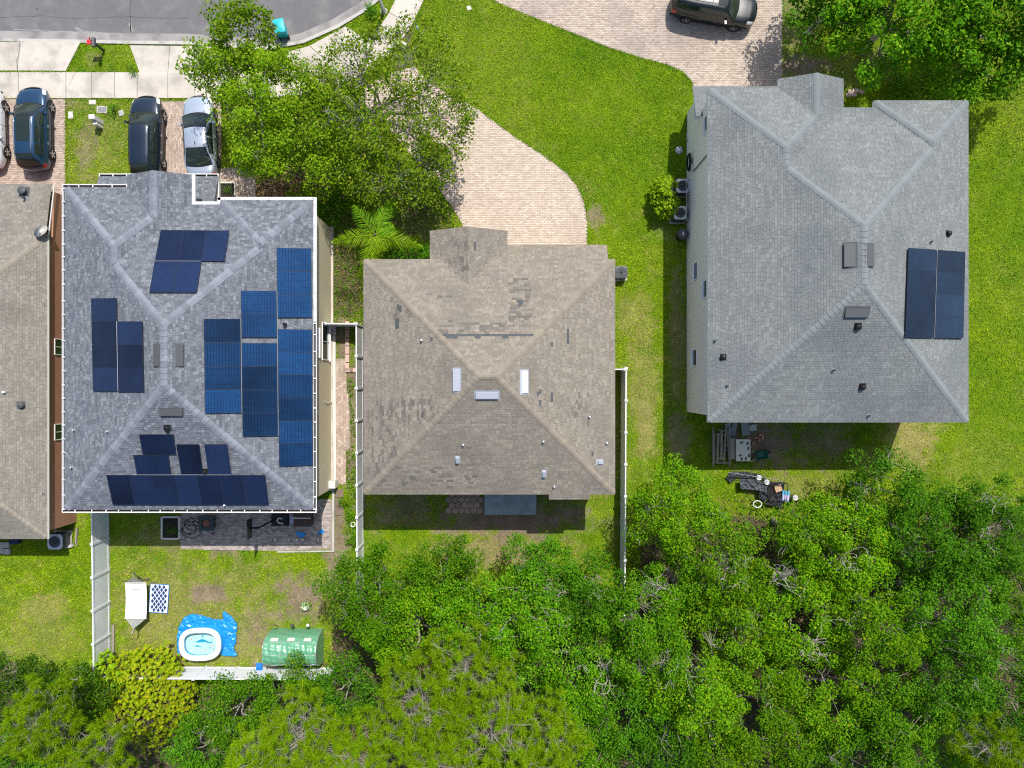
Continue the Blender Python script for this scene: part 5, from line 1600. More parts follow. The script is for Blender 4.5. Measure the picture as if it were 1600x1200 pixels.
# ------------------------------------------------------------------ pool yard
MT['canvas'] = pmat('white_canvas', (0.78, 0.78, 0.76), .8, noise=(3, .05))
MT['canvas2'] = pmat('grey_net', (0.50, 0.51, 0.46), .85, noise=(8, .1))
hm_ = thing('hammock', 'white hammock with netted ends on a dark stand in the pool yard', 'hammock', P(221, 932))
L_h = 2.15
def ham(u, v):
    x = .60*v*(1 + .05*abs(u)) - (.07*(1-u*u) if v < 0 else 0)
    return (x, u*L_h*.5 - .05, .62 - .14*(1-u*u) + .05*v*v)
MB().patch(ham, list(np.linspace(-1, 1, 13)), list(np.linspace(-1, 1, 9))).build('bed', MT['canvas'], hm_, True, False)
for s in (-1, 1):
    apex = Vector((0, s*(L_h*.5 + (.55 if s < 0 else .42)) - .05, .92))
    m = MB()
    N_n = 8
    e_ = [Vector(ham(s, q)) for q in np.linspace(-1, 1, N_n)]
    for a, b in zip(e_[:-1], e_[1:]):
        m.add([a, b, apex], [(0, 1, 2), (2, 1, 0)])
    m.build('net', MT['canvas2'], hm_, False, False)
    MB().bar(e_[0] + Vector((-.03, 0, .01)), e_[-1] + Vector((.03, 0, .01)), .04, .04).build('spreader_bar', MT['offwhite'], hm_, False, False)
    MB().tube([apex, apex + Vector((0, s*.28, .12))], .012, 5).build('rope', MT['offwhite'], hm_, False, False)
    e2 = apex + Vector((0, s*.3, .13))
    MB().tube([e2, (0, s*1.1, .08), (0, 0, .06)], .035, 8).build('stand_arm', MT['greydk'], hm_, True, False)
    MB().tube([(-.5, s*1.05, .05), (.5, s*1.05, .05)], .035, 8).build('stand_foot', MT['greydk'], hm_, True, False)
MB().patch(lambda u, v: (.42*v, .72 + .12*u, .615 + .05*(1-u*u)*(1-v*v)), list(np.linspace(-1, 1, 6)), list(np.linspace(-1, 1, 6))).build('pillow', MT['canvas'], hm_, True, False)
# rug with diamonds
rg = thing('rug', 'navy outdoor rug with white diamond lattice beside the hammock', 'rug', P(249.5, 934.5), -.06)
MT['navy'] = pmat('navy_weave', (0.025, 0.045, 0.14), .9, noise=(20, .2), obj=.2)
MT['rugw'] = pmat('white_weave', (0.62, 0.68, 0.76), .9, noise=(20, .1))
RW, RH = 1.14, 1.74
MB().box((0, 0, .08), (RW, RH, .025)).build('field', MT['rugw'], rg, False, False)
dm = MB().add([(-.1, 0, .002), (0, -.145, .002), (.1, 0, .002), (0, .145, .002), (-.1, 0, -.01), (0, -.145, -.01), (.1, 0, -.01), (0, .145, -.01)], [(0,1,2,3),(4,5,1,0),(5,6,2,1),(6,7,3,2),(7,4,0,3)]).mesh('diamond', MT['navy'])
nx_, ny_ = 4, 5
for i in range(-nx_, nx_+1):
    for j in range(-ny_, ny_+1):
        if (i + j) % 2: continue
        x, y = i*.13, j*.178
        if abs(x) < RW/2 - .09 and abs(y) < RH/2 - .12:
            link('diamond', dm, rg, (x, y, .0945))
for s in (-1, 1):
    MB().box((s*(RW/2-.005), 0, .0815), (.03, RH+.02, .03)).build('border', MT['blue'], rg, False, False)
    MB().box((0, s*(RH/2-.005), .081), (RW-.03, .03, .03)).build('border', MT['blue'], rg, False, False)
# paddling pool on its tarp
crumple('tarp', 'bright blue crinkled tarp spread under the paddling pool', 'tarp', 325, 990, [(278, 1022), (277, 1000), (280, 978), (288, 963), (302, 957), (318, 960), (338, 966), (350, 966), (350, 952), (364, 962), (372, 973), (371, 1000), (368, 1012), (373, 1024), (350, 1024), (330, 1010), (300, 1015), (284, 1024)], MT['tarpb'], .17, .03, seed=7)
pool = thing('paddling_pool', 'oval inflatable paddling pool with thick white rim and whale print', 'paddling pool', P(319.5, 1001), .03)
def se(a, rx, ry, p=2.8):
    c_, s_ = math.cos(a), math.sin(a)
    return (rx*math.copysign(abs(c_)**(2/p), c_), ry*math.copysign(abs(s_)**(2/p), s_))
def ring(rx, ry, r, z, mat, name):
    m = MB()
    K, J = 48, 12
    vs_ = []
    for k in range(K):
        a = 2*math.pi*k/K
        x, y = se(a, rx, ry)
        n_ = Vector((x/rx**2, y/ry**2)).normalized()
        for j in range(J):
            b_ = 2*math.pi*j/J
            vs_.append((x + n_.x*r*math.cos(b_), y + n_.y*r*math.cos(b_), z + r*math.sin(b_)*1.0))
    m.add(vs_, [(k*J+j, ((k+1) % K)*J+j, ((k+1) % K)*J+(j+1) % J, k*J+(j+1) % J) for k in range(K) for j in range(J)])
    return m.build(name, mat, pool, True, False)
MT['poolblue'] = pmat('pool_blue_vinyl', (0.02, 0.30, 0.66), .3, spec=.5)
MT['poolwhite'] = pmat('pool_white_vinyl', (0.80, 0.82, 0.84), .3, spec=.5)
MT['poolfloor'] = pmat('pool_floor', (0.36, 0.62, 0.58), .15, spec=.6, noise=(5, .06))
MT['whale'] = pmat('whale_print', (0.02, 0.26, 0.42), .3)
MT['coral'] = pmat('coral_print', (0.55, 0.22, 0.16), .4)
ring(1.14, .86, .15, .15, MT['poolblue'], 'lower_ring'); ring(1.14, .86, .15, .40, MT['poolblue'], 'middle_ring'); ring(1.12, .84, .165, .62, MT['poolwhite'], 'rim_ring')
MB().add([(*se(2*math.pi*k/40, 1.03, .76), .30) for k in range(40)], [tuple(range(40))]).build('water', MT['poolfloor'], pool, False, False)
wl = [(-.42, .02), (-.3, .08), (-.12, .15), (.02, .19), (.16, .15), (.32, .06), (.44, .0), (.52, -.02), (.60, .04), (.66, .05), (.60, -.04), (.56, -.12), (.5, -.08), (.40, -.08), (.2, 0.0), (0, -.01), (-.2, -.02)]
MB().prism([(x - .02, y + .02) for x, y in wl], .301, .306).build('whale_print', MT['whale'], pool, False, False)
MB().prism([(x*.42 - .32, y*.5 - .24) for x, y in wl], .301, .306).build('calf_print', MT['whale'], pool, False, False)
for a_ in (.5, -.5):
    MB().prism([(.02 + a_*.02, .26), (.02 + a_*.1 - .03, .42), (.02 + a_*.1 + .05, .44)], .301, .306).build('spout_print', MT['whale'], pool, False, False)
R_ = random.Random(9)
for k in range(26):
    a = R_.uniform(0, 6.28); q = R_.uniform(.6, .95)
    x, y = se(a, .95*q, .68*q)
    r_ = R_.uniform(.02, .05)
    MB().lathe([(r_, .304), (.001, .305)], 6, c=(x, y, 0)).build('sea_print', MT[R_.choice(['coral', 'coral', 'whale', 'grey'])], pool, False, False)
x, y = .72, .34
MB().prism([(x + (.11 if k % 2 == 0 else .045)*math.cos(k*math.pi/5), y + (.11 if k % 2 == 0 else .045)*math.sin(k*math.pi/5)) for k in range(10)], .301, .307).build('starfish_print', MT['coral'], pool, False, False)
# greenhouse tunnel
gh_ = thing('greenhouse', 'green plastic tunnel greenhouse with sheen by the back fence', 'greenhouse', P(466, 1006))
MT['ghf'] = pmat('green_film', (0.13, 0.36, 0.21), .28, spec=.7, noise=(2.5, .15), bump=(9, .5), stretch=(1, .35, 1))
GL, GW, GHT = 3.15, 1.98, 1.9
def tun(u, v):
    a = math.pi*(v+1)/2
    wr = .025*math.sin(9*u*3 + 7*v) * math.sin(math.pi*(v+1)/2) + .02*math.sin(31*v + 6*u)
    r_ = 1 - .035*math.sin(abs(math.sin(u*math.pi*1.5))*math.pi/2) + wr*.6
    x = -math.cos(a)
    hx_ = math.copysign(abs(x)**.85, x)
    return (u*GL/2, hx_*GW/2*r_, GHT*math.sin(a)**.62*r_)
MB().patch(tun, list(np.linspace(-1, 1, 61)), list(np.linspace(-1, 1, 41))).build('cover', MT['ghf'], gh_, True, False)
for s in (-1, 1):
    m = MB()
    ar = [tun(s, v) for v in np.linspace(-1, 1, 25)]
    m.add(ar, [tuple(range(25))]); m.build('end_wall', MT['ghf'], gh_, False, False)
for u in (-1, -.333, .333, 1):
    MB().tube([tuple(Vector(tun(u, v))*1.0 + Vector((0, 0, .02))) for v in np.linspace(-1, 1, 25)], .018, 6).build('hoop', MT['galv'], gh_, True, False)
for v in (0, -.45, .45):
    MB().tube([tuple(Vector(tun(u, v)) + Vector((0, 0, .02))) for u in np.linspace(-1, 1, 13)], .014, 6).build('purlin', MT['galv'], gh_, True, False)
for u in (-.62, 0, .62):
    MB().patch(lambda a, b: tuple(Vector(tun(u + a*.14, .55 + b*.07)) + Vector((0, .02, .03))), [-1, 0, 1], [-1, 0, 1]).build('mesh_window', MT['offwhite'], gh_, False, False)
pot = thing('plant_pot', 'round pale pot with a small plant on bare soil near the greenhouse', 'plant pot', P(479, 945))
MB().lathe([(.16, 0), (.24, .26), (.26, .28), (.26, .31), (.22, .31), (.21, .24), (.001, .24)], 18).build('pot', pmat('pale_green_glaze', (0.5, 0.55, 0.42), .4), pot, True, False)
shv = thing('spade', 'spade leaning at the corner of the greenhouse', 'spade', P(436, 971))
MB().tube([(0, -.3, .0), (.03, .1, 1.0)], .018, 6).build('handle', MT['wood'], shv, False, False)
MB().box((.03, .14, 1.1), (.22, .04, .26), rx=-.3).build('blade', MT['greydk'], shv, False, False)
for i, (x, lb) in enumerate(((460, 'small dark tool leaning on the greenhouse, nearest its spade'), (484, 'pale round-headed tool leaning on the greenhouse end nearest the wood'))):
    q = thing('garden_tool', lb, 'garden tool', P(x, 975))
    MB().tube([(0, 0, 0), (.05, .12, .6)], .02, 6).build('shaft', MT['wood'], q, False, False)
    MB().lathe([(.001, .58), (.11, .62), (.11, .68), (.001, .72)], 10, c=(.06, .13, 0)).build('head', MT['greydk' if i == 0 else 'offwhite'], q, True, False)
ch = thing('folding_chair', 'blue canvas folding chair with white frame by the back fence', 'chair', P(409, 1036))
MB().patch(lambda u, v: (u*.2, -.05+v*.2, .42-.05*(1-u*u)), [-1, -.5, 0, .5, 1], [-1, 0, 1]).build('seat', MT['blue'], ch, True, False)
MB().patch(lambda u, v: (u*.2, -.27-.1*v, .62+.22*v), [-1, 0, 1], [-1, 0, 1]).build('backrest', MT['blue'], ch, True, False)
for s in (-1, 1):
    MB().tube([(s*.23, .2, 0), (s*.23, -.25, .5), (s*.23, -.38, .86)], .016, 6).build('frame', MT['white'], ch, False, False)
    MB().tube([(s*.23, -.25, 0), (s*.23, .18, .45), (s*.23, .3, .62)], .016, 6).build('leg', MT['white'], ch, False, False)
rc = MB().lathe([(.001, .18), (.12, .16), (.22, .1), (.26, 0)], 9, sx=1.2, sy=.8)
rc.v = [(x*(1+.1*math.sin(9*y)), y*(1+.12*math.cos(7*x)), z) for x, y, z in rc.v]
rc = rc.build('rock', pmat('tan_rock', (0.40, 0.32, 0.22), .9, noise=(6, .2))); rc.location = P(422, 1041)
tag(rc, 'tan rock between the blue folding chair and the greenhouse', 'rock')

# ------------------------------------------------------------------ heap behind the pale grey house
rkw = thing('plank_rack', 'weathered grey timber rack of long planks under the pale eave', 'rack', P(1124, 697))
for k in range(5):
    MB().box((-.42+.21*k, random.uniform(-.12, .12), .35+random.uniform(0, .3)), (random.uniform(.07, .17), random.uniform(1.5, 2.4), .05), rz=random.uniform(-.09, .09), ry=random.uniform(-.4, .4)).build('plank', MT['wood'], rkw, False, False)
for y in (-1.0, -.2, .7):
    MB().box((0, y, .22), (1.05, .1, .12)).build('bearer', MT['wood'], rkw, False, False)
    MB().box((random.uniform(-.2, .2), y+.3, .62), (random.uniform(.5, .95), .06, .05), rz=random.uniform(-.5, .5), ry=random.uniform(-.2, .2)).build('slat', MT['wood'], rkw, False, False)
for s in (-1, 1): MB().box((s*.5, 0, .4), (.07, 2.4, .08)).build('side_rail', MT['wood'], rkw, False, False)
tbl = thing('workbench', 'low grey board workbench beside the plank rack', 'workbench', P(1141, 700))
for k in range(3): MB().box((-.13+.13*k, 0, .52), (.125, 1.28, .03)).build('board', MT['wood'], tbl, False, False)
for s in (-1, 1):
    for q in (-1, 1): MB().box((s*.14, q*.55, .25), (.06, .06, .5)).build('leg', MT['wood'], tbl, False, False)
MT['tbt'] = pmat('stained_white_board', (0.62, 0.60, 0.50), .6, noise=[(4, .1), (20, .08)])
tb2 = thing('table', 'stained white tabletop with dark smudges beside the workbench', 'table', P(1156, 702))
MB().box((0, 0, .62), (.86, 1.32, .04)).build('table_top', MT['tbt'], tb2, False, False)
for s in (-1, 1):
    for q in (-1, 1): MB().box((s*.36, q*.58, .3), (.05, .05, .6)).build('leg', MT['greydk'], tb2, False, False)
for x, y, r_ in ((-.1, .46, .3), (.26, .42, 1.4), (.3, .12, 1.2), (-.18, -.32, 0), (.34, -.32, 1.5), (-.1, -.52, 1), (.16, -.5, 1.4)):
    MB().box((x, y, .652), (.17, .1, .024), rz=r_).build('smudge', MT['brown'], tb2, False, False)
MB().box((.02, -.02, .645), (.42, .62, .012)).build('inlay', MT['offwhite'], tb2, False, False)
MT['tin'] = pmat('grey_tin', (0.33, 0.35, 0.35), .5, metal=.3, noise=[(3, .15), (20, .1)])
for i, (x, y, w_, l_, r_, lb) in enumerate(((1136, 672, .34, .9, .25, 'crumpled grey tin sheet nearest the plank rack'), (1144, 670, .3, .85, -.1, 'narrow grey tin sheet between two others by the eave'), (1162, 668, .5, .95, .22, 'widest grey tin sheet at the eave behind the white tabletop'))):
    q = thing('tin_sheet', lb, 'metal sheet', P(x, y), r_, 'tin sheets leaning under the eave')
    MB().patch(lambda u, v: (u*w_/2, v*l_/2, .35 + .15*v + .02*math.sin(u*14)), list(np.linspace(-1, 1, 25)), [-1, 0, 1]).build('sheet', MT['tin'], q, False, False)
    MB().box((0, -.3, .12), (w_, .06, .25)).build('prop', MT['wood'], q, False, False)
ca = thing('chair', 'dark chair with pale slats at the eave beside the tin sheets', 'chair', P(1173, 668))
for k in range(3): MB().box((0, -.12+.12*k, .42), (.42, .08, .03)).build('seat_slat', MT['offwhite'], ca, False, False)
for k in range(2): MB().box((0, .2, .6+.16*k), (.42, .03, .08)).build('back_slat', MT['offwhite'], ca, False, False)
for s in (-1, 1):
    for q in (-1, 1): MB().box((s*.2, q*.18, .21 if q < 0 else .4), (.045, .045, .42 if q < 0 else .82)).build('leg', MT['dark'], ca, False, False)
MT['terra'] = pmat('terracotta', (0.42, 0.22, 0.14), .9, noise=(8, .2), obj=.2)
for i, (x, y, r_) in enumerate(((1181, 684, .1), (1186, 687, 1.4), (1191, 684, 1.5), (1188, 679.5, .3), (1176, 692, .8), (1171, 688, .05), (1172, 698, .5))):
    bb = MB().box((0, 0, .06), (.24, .12, .12)).build('brick', MT['terra']); bb.location = P(x, y); bb.rotation_euler = (0, 0, r_)
    tag(bb, ['terracotta brick pointing at the tabletop corner, nearest the eave row', 'upright middle terracotta brick of the three standing together', 'terracotta brick farthest from the white tabletop', 'tilted terracotta brick nearest the pale roof eave', 'slanted terracotta brick midway along the tabletop edge', 'terracotta brick against the upper tabletop edge', 'terracotta brick against the middle of the tabletop edge'][i], 'brick', 'terracotta bricks beside the white tabletop')
wbw = thing('wheelbarrow', 'green wheelbarrow tray with pale handles beside the white tabletop', 'wheelbarrow', P(1186, 709), .2)
MB().add([(-.2,-.18,.3),(.2,-.18,.3),(.2,.18,.3),(-.2,.18,.3),(-.38,-.28,.5),(.36,-.28,.5),(.36,.28,.5),(-.38,.28,.5)], [(3,2,1,0),(0,1,5,4),(1,2,6,5),(2,3,7,6),(3,0,4,7)]).build('tray', pmat('green_enamel', (0.012, 0.09, 0.06), .4), wbw, False, False)
for s in (-1, 1): MB().tube([(.45, s*.12, .25), (-.1, s*.2, .28), (-.75, s*.3, .5)], .02, 6).build('handle', MT['offwhite'], wbw, False, False)
MB().lathe([(.16, -.03), (.18, 0), (.16, .03)], 14, c=(.5, 0, .18), axis='y').build('wheel', MT['rubber'], wbw, True, False)
# cart and tarps
MT['tarpk'] = pmat('black_tarp', (0.02, 0.022, 0.027), .5, spec=.4, noise=(4, .2))
MT['tarpg'] = pmat('dark_grey_tarp', (0.06, 0.067, 0.08), .45, spec=.4, noise=(4, .2))
crumple('tarp', 'dark grey tarp folded over the heap in front of the wood', 'tarp', 1164, 756, [(1151, 746), (1176, 747), (1194, 754), (1193, 768), (1178, 764), (1152, 762)], MT['tarpg'], .22, .45, seed=12)
crumple('tarp', 'black tarp trailing from the heap beside the white ring', 'tarp', 1186, 770, [(1178, 752), (1194, 756), (1196, 775), (1190, 784), (1182, 776)], MT['tarpk'], .25, .3, seed=13)
crumple('tarp', 'black triangular tarp at the end of the heap by the blue bin', 'tarp', 1207, 780, [(1190, 786), (1200, 776), (1216, 768), (1219, 796), (1210, 790)], MT['tarpk'], .2, .3, seed=14)
crumple('tarp', 'low black tarp edge nearest the plank rack at the heap', 'tarp', 1165, 742, [(1132, 746), (1140, 736), (1162, 736), (1186, 740), (1196, 748), (1150, 746), (1140, 756)], MT['tarpk'], .15, .12, seed=15)
ct = thing('garden_cart', 'dark open-frame cart holding cardboard beside the tarps', 'cart', P(1210, 765), -.08)
for s in (-1, 1):
    MB().tube([(-.55, s*.5, .75), (.5, s*.5, .75)], .025, 6).build('top_rail', MT['black'], ct, False, False)
    MB().tube([(s*.5, -.5, .75), (s*.5, .5, .75)], .025, 6).build('top_rail', MT['black'], ct, False, False)
    for q in (-1, 1): MB().tube([(s*.5, q*.5, 0), (s*.5, q*.5, .75)], .025, 6).build('post', MT['black'], ct, False, False)
MB().box((0, 0, .2), (1.0, 1.0, .05)).build('floor', MT['black'], ct, False, False)
cbx = thing('cardboard_box', 'flattened cardboard box inside the open-frame cart', 'box', P(1213, 763) + Vector((0, 0, .23)), .3)
MB().box((0, 0, .08), (.42, .3, .16)).build('carton', MT['cardboard'], cbx, False, False)
MB().box((0, .2, .17), (.4, .14, .01), rx=.4).build('flap', MT['cardboard'], cbx, False, False)
bbn = thing('storage_bin', 'blue and white plastic bin at the end of the heap', 'bin', P(1223, 773), -.1)
MB().add([(-.16,-.25,0),(.16,-.25,0),(.16,.25,0),(-.16,.25,0),(-.22,-.32,.5),(.22,-.32,.5),(.22,.32,.5),(-.22,.32,.5)], [(3,2,1,0),(4,5,6,7),(0,1,5,4),(1,2,6,5),(2,3,7,6),(3,0,4,7)]).build('tub', pmat('sky_blue_plastic', (0.10, 0.34, 0.5), .4, noise=(5, .2)), bbn, False, False)
MB().box((0, -.1, .52), (.4, .3, .04)).build('lid', MT['lilac'], bbn, False, False)
for i, (x, y, lb) in enumerate(((1180, 744, 'white round bucket lid on the tarps nearest the cart rail'), (1192, 751, 'second white bucket on the tarps beside the open-frame cart'), (1236, 775, 'off-white small bucket beside the blue and white bin'))):
    q = thing('bucket', lb, 'bucket', P(x, y) + Vector((0, 0, .05)), 0, 'pale buckets on the heap')
    MB().lathe([(.12, 0), (.15, .62), (.16, .66), (.13, .66), (.12, .3), (.001, .3)], 14).build('pail', MT['white'], q, True, False)
    MB().tube([(.15*math.cos(a), .15*math.sin(a)*.3, .66 + .1*abs(math.sin(a))) for a in np.linspace(0, math.pi, 9)], .01, 5).build('bail', MT['grey'], q, False, False)
rgw = thing('white_hoop', 'white plastic hoop lying in the leaves below the black tarp', 'hoop', P(1180, 786) + Vector((0, 0, .4)))
MB().tube([(.26*math.cos(a), .2*math.sin(a), .02*math.sin(3*a)) for a in np.linspace(0, 2*math.pi, 25)], .03, 6, False).build('hoop_tube', MT['white'], rgw, True, False)
pol = MB().tube([P(1138, 738, .8), P(1222, 751, .8)], .016, 6).build('metal_pole', MT['grey'])
tag(pol, 'long pale metal pole lying across the tarps and the cart', 'pole')
# ------------------------------------------------------------------ vegetation
LM = {
 'front': leaf_mat('leaf_front', (0.07, 0.175, 0.004), (0.215, 0.36, 0.007), (0.42, 0.44, 0.03)),
 'front2': leaf_mat('leaf_front_olive', (0.075, 0.165, 0.006), (0.215, 0.325, 0.010), (0.40, 0.40, 0.04)),
 'light': leaf_mat('leaf_light', (0.055, 0.18, 0.003), (0.165, 0.335, 0.004), (0.34, 0.39, 0.015)),
 'mid': leaf_mat('leaf_mid', (0.04, 0.155, 0.003), (0.13, 0.30, 0.005), (0.28, 0.37, 0.02)),
 'dark': leaf_mat('leaf_dark', (0.028, 0.12, 0.004), (0.095, 0.25, 0.006), (0.18, 0.32, 0.02)),
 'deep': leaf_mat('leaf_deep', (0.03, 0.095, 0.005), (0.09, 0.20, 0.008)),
 'yellow': leaf_mat('leaf_yellow', (0.10, 0.21, 0.004), (0.34, 0.38, 0.007), (0.50, 0.36, 0.014)),
 'pine': leaf_mat('needle_olive', (0.11, 0.25, 0.004), (0.26, 0.42, 0.006), (0.38, 0.42, 0.02), .3, .04),
 'palm': leaf_mat('palm_leaf', (0.07, 0.22, 0.006), (0.20, 0.39, 0.010), (0.38, 0.46, 0.03)),
 'lime': leaf_mat('leaf_lime', (0.12, 0.26, 0.004), (0.29, 0.46, 0.010), (0.44, 0.5, 0.03)),
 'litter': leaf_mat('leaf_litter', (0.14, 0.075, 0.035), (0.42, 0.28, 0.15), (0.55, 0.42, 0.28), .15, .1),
 'rustneedle': leaf_mat('rust_needles', (0.22, 0.10, 0.035), (0.40, 0.20, 0.07), None, .15, .1),
}
MT['twig'] = pmat('bare_twig', (0.33, 0.30, 0.265), .95, noise=[(4, .25), (20, .15)])
Q = np.random.default_rng(99)
def unit(v):
    return v / np.maximum(np.linalg.norm(v, axis=-1, keepdims=True), 1e-9)
def leaf_quads(c, nrm, ln, wd, fold=0.0):
    n = len(c)
    r = Q.normal(size=(n, 3))
    t = unit(np.cross(nrm, r))
    b = np.cross(nrm, t)
    ln, wd = ln[:, None], wd[:, None]
    return np.stack([c - t*ln*.5, c + b*wd*.5 - t*ln*.05, c + t*ln*.5, c - b*wd*.5 - t*ln*.05], 1)
def clump_leaves(cen, rad, per, size, up=.7, flat=.8):
    N_ = len(cen)
    n = N_*per
    d = unit(Q.normal(size=(n, 3)))
    rr = Q.random(n)**(.38)
    off = d*rr[:, None]
    off[:, 2] *= flat
    R = np.repeat(rad, per)[:, None]
    c = np.repeat(cen, per, 0) + off*R
    nr = unit(d*.55 + np.array([0, 0, up]) + Q.normal(size=(n, 3))*.45)
    s = size*Q.uniform(.65, 1.35, n)
    return leaf_quads(c, nr, s, s*Q.uniform(.5, .75, n))
def crown_points(n, rx, ry, rz, seed, shell=.45, low=-.25, lobes=.16):
    R = np.random.default_rng(seed)
    d = unit(R.normal(size=(n*3, 3)))
    d = d[d[:, 2] > low][:n]
    ph = R.uniform(0, 6.28, 4)
    az = np.arctan2(d[:, 1], d[:, 0])
    lob = 1 + lobes*(np.sin(3*az + ph[0]) + .8*np.sin(5*az + ph[1]) + .5*np.sin(8*az + ph[2]))*.6
    r = shell + (1-shell)*R.random(len(d))**.55
    return d*np.array([rx, ry, rz])*(r*lob)[:, None], R
def limb(m, a, b, r0, r1, R, sag=.12, n=5, sides=5):
    a, b = np.array(a), np.array(b)
    l = np.linalg.norm(b-a)
    w = R.normal(size=3)*l*sag
    pts = []
    for t in np.linspace(0, 1, n):
        pts.append(tuple(a + (b-a)*t + w*math.sin(math.pi*t) + R.normal(size=3)*l*.015*(0 < t < 1)))
    m.tube(pts, list(np.linspace(r0, r1, n)), sides, False)
    return pts
def broad(label, px, py, h, r, kind, seed, dens=2.4, per=110, size=.15, ry=None, clump=.62, name='tree', group=None, trunk='bark', base=None, twigs=25, low=-.2, shell=.45, cat='tree', zc=.60, rzf=.46, lobes=.16):
    ry = ry or r
    c = P(px, py, h*.8)
    bx, by = (c.x, c.y) if base is None else tuple(P(*base)[:2])
    root = thing(name, label, cat, (bx, by, 0), 0, group)
    n = int(dens*math.pi*r*ry)
    pts, R = crown_points(n, r, ry, h*rzf, seed, shell, low, lobes)
    pts = pts + np.array([c.x, c.y, h*zc])
    rad = clump*R.uniform(.65, 1.3, len(pts))
    V = clump_leaves(pts, rad, per, size)
    bulk('crown', V, 4, LM[kind], root)
    # trunk and limbs
    m = MB()
    tr = max(.09, h*.022)
    fork = np.array([(bx+c.x)/2, (by+c.y)/2, h*.36])
    limb(m, (bx, by, -.1), fork, tr*1.25, tr, R, .04, 5, 8)
    mains = []
    k = max(4, int(r*1.6))
    for i in range(k):
        a = 2*math.pi*i/k + R.uniform(-.3, .3)
        q = R.uniform(.35, .75)
        e_ = np.array([c.x + r*q*math.cos(a), c.y + ry*q*math.sin(a), h*R.uniform(.52, .74)])
        mains.append(limb(m, fork, e_, tr*.62, tr*.16, R, .13, 7, 6))
    mp_ = np.array([p_ for b_ in mains for p_ in b_[2:]])
    for p_ in pts[::1]:
        d = np.linalg.norm(mp_ - p_, axis=1)
        j = int(np.argmin(d))
        limb(m, mp_[j], p_ - np.array([0, 0, .25*clump]), tr*.10 + .004, .006, R, .1, 4, 4)
    m.build('trunk', MT[trunk], root)
    if twigs:
        t = MB()
        up = pts[pts[:, 2] > h*zc]
        for i in range(twigs):
            p_ = up[R.integers(len(up))]
            for q in range(5):
                d = unit(R.normal(size=3) + np.array([0, 0, .45]))
                e_ = p_ + d*R.uniform(.4, .95)
                limb(t, p_, e_, .016, .006, R, .08, 4, 3)
                if R.random() < .7:
                    mid = (p_ + e_)/2
                    limb(t, mid, mid + unit(R.normal(size=3) + d)*.4, .010, .005, R, .08, 3, 3)
        t.build('bare_twigs', MT['twig'], root)['kind'] = 'stuff'
    return root
def pine(label, px, py, h, r, seed, group='pines in the wood', tufts=170, kind='pine', lean=(0, 0)):
    c = P(px, py, h*.8)
    root = thing('pine_tree', label, 'pine tree', (c.x, c.y, 0), 0, group)
    pts, R = crown_points(tufts, r, r, h*.26, seed, .3, -.5, .25)
    pts = pts + np.array([c.x, c.y, h*.76])
    m = MB()
    stem = limb(m, (c.x - lean[0], c.y - lean[1], -.1), (c.x, c.y, h*.95), .15, .04, R, .02, 9, 7)
    sp_ = np.array(stem)
    for i in range(0, len(pts), 7):
        p_ = pts[i]
        zt_ = np.clip(p_[2] - h*.10, h*.4, h*.93)
        f = zt_/(h*.95)
        a = sp_[0] + (sp_[-1]-sp_[0])*f
        br = limb(m, a, p_ - np.array([0, 0, .15]), .022, .006, R, .10, 6, 5)
        for q in pts[i+1:i+7]:
            j = R.integers(2, 6)
            limb(m, br[j], q - np.array([0, 0, .12]), .007, .004, R, .1, 4, 4)
    m.build('trunk', MT['bark'], root)
    per = 110
    n = len(pts)*per
    d = unit(Q.normal(size=(n, 3)) + np.array([0, 0, .45]))
    base_ = np.repeat(pts, per, 0) + Q.normal(size=(n, 3))*.045
    ln = Q.uniform(.20, .36, n)[:, None]
    sd = unit(np.cross(d, Q.normal(size=(n, 3))))*Q.uniform(.011, .019, n)[:, None]
    V = np.stack([base_ - sd, base_ + sd, base_ + d*ln], 1)
    bulk('crown', V, 3, LM[kind], root)
    return root
def shrub(label, px, py, h, r, kind, seed, size=.13, dens=9, per=60, group='garden shrubs', name='shrub', rosette=False, ry=None):
    ry = ry or r
    c = P(px, py, h*.6)
    root = thing(name, label, 'shrub', (c.x, c.y, 0), 0, group)
    n = max(8, int(dens*math.pi*r*ry))
    pts, R = crown_points(n, r, ry, h*.55, seed, .5, -.1, .14)
    pts = pts + np.array([c.x, c.y, h*.45])
    if rosette:
        k = 9
        n_ = len(pts)*k
        a = np.tile(np.arange(k)*2*np.pi/k, len(pts)) + np.repeat(Q.uniform(0, 6.28, len(pts)), k)
        ax = unit(pts - np.array([c.x, c.y, h*.1]) + np.array([0, 0, h*.5]) + Q.normal(size=pts.shape)*h*.35)
        pts = pts + Q.normal(size=pts.shape)*np.array([.1, .1, .22])
        ax = np.repeat(ax, k, 0)
        u = unit(np.cross(ax, np.array([.3, .2, .9]) + Q.normal(size=(len(pts), 3)).repeat(k, 0)*.1))
        w = np.cross(ax, u)
        d = unit(u*np.cos(a)[:, None] + w*np.sin(a)[:, None] + ax*.35)
        sd = unit(np.cross(d, ax))
        ln = size*Q.uniform(.7, 1.25, n_)[:, None]
        p_ = np.repeat(pts, k, 0)
        V = np.stack([p_, p_ + d*ln*.55 + sd*ln*.2, p_ + d*ln - ax*ln*.12, p_ + d*ln*.55 - sd*ln*.2], 1)
    else:
        V = clump_leaves(pts, .28*R.uniform(.7, 1.3, len(pts)), per, size, .9)
    bulk('foliage', V, 4, LM[kind], root)
    m = MB()
    for p_ in pts[::2]:
        limb(m, (c.x, c.y, 0), p_, .025, .008, R, .12, 4, 4)
    m.build('stems', MT['bark2'], root)
    return root

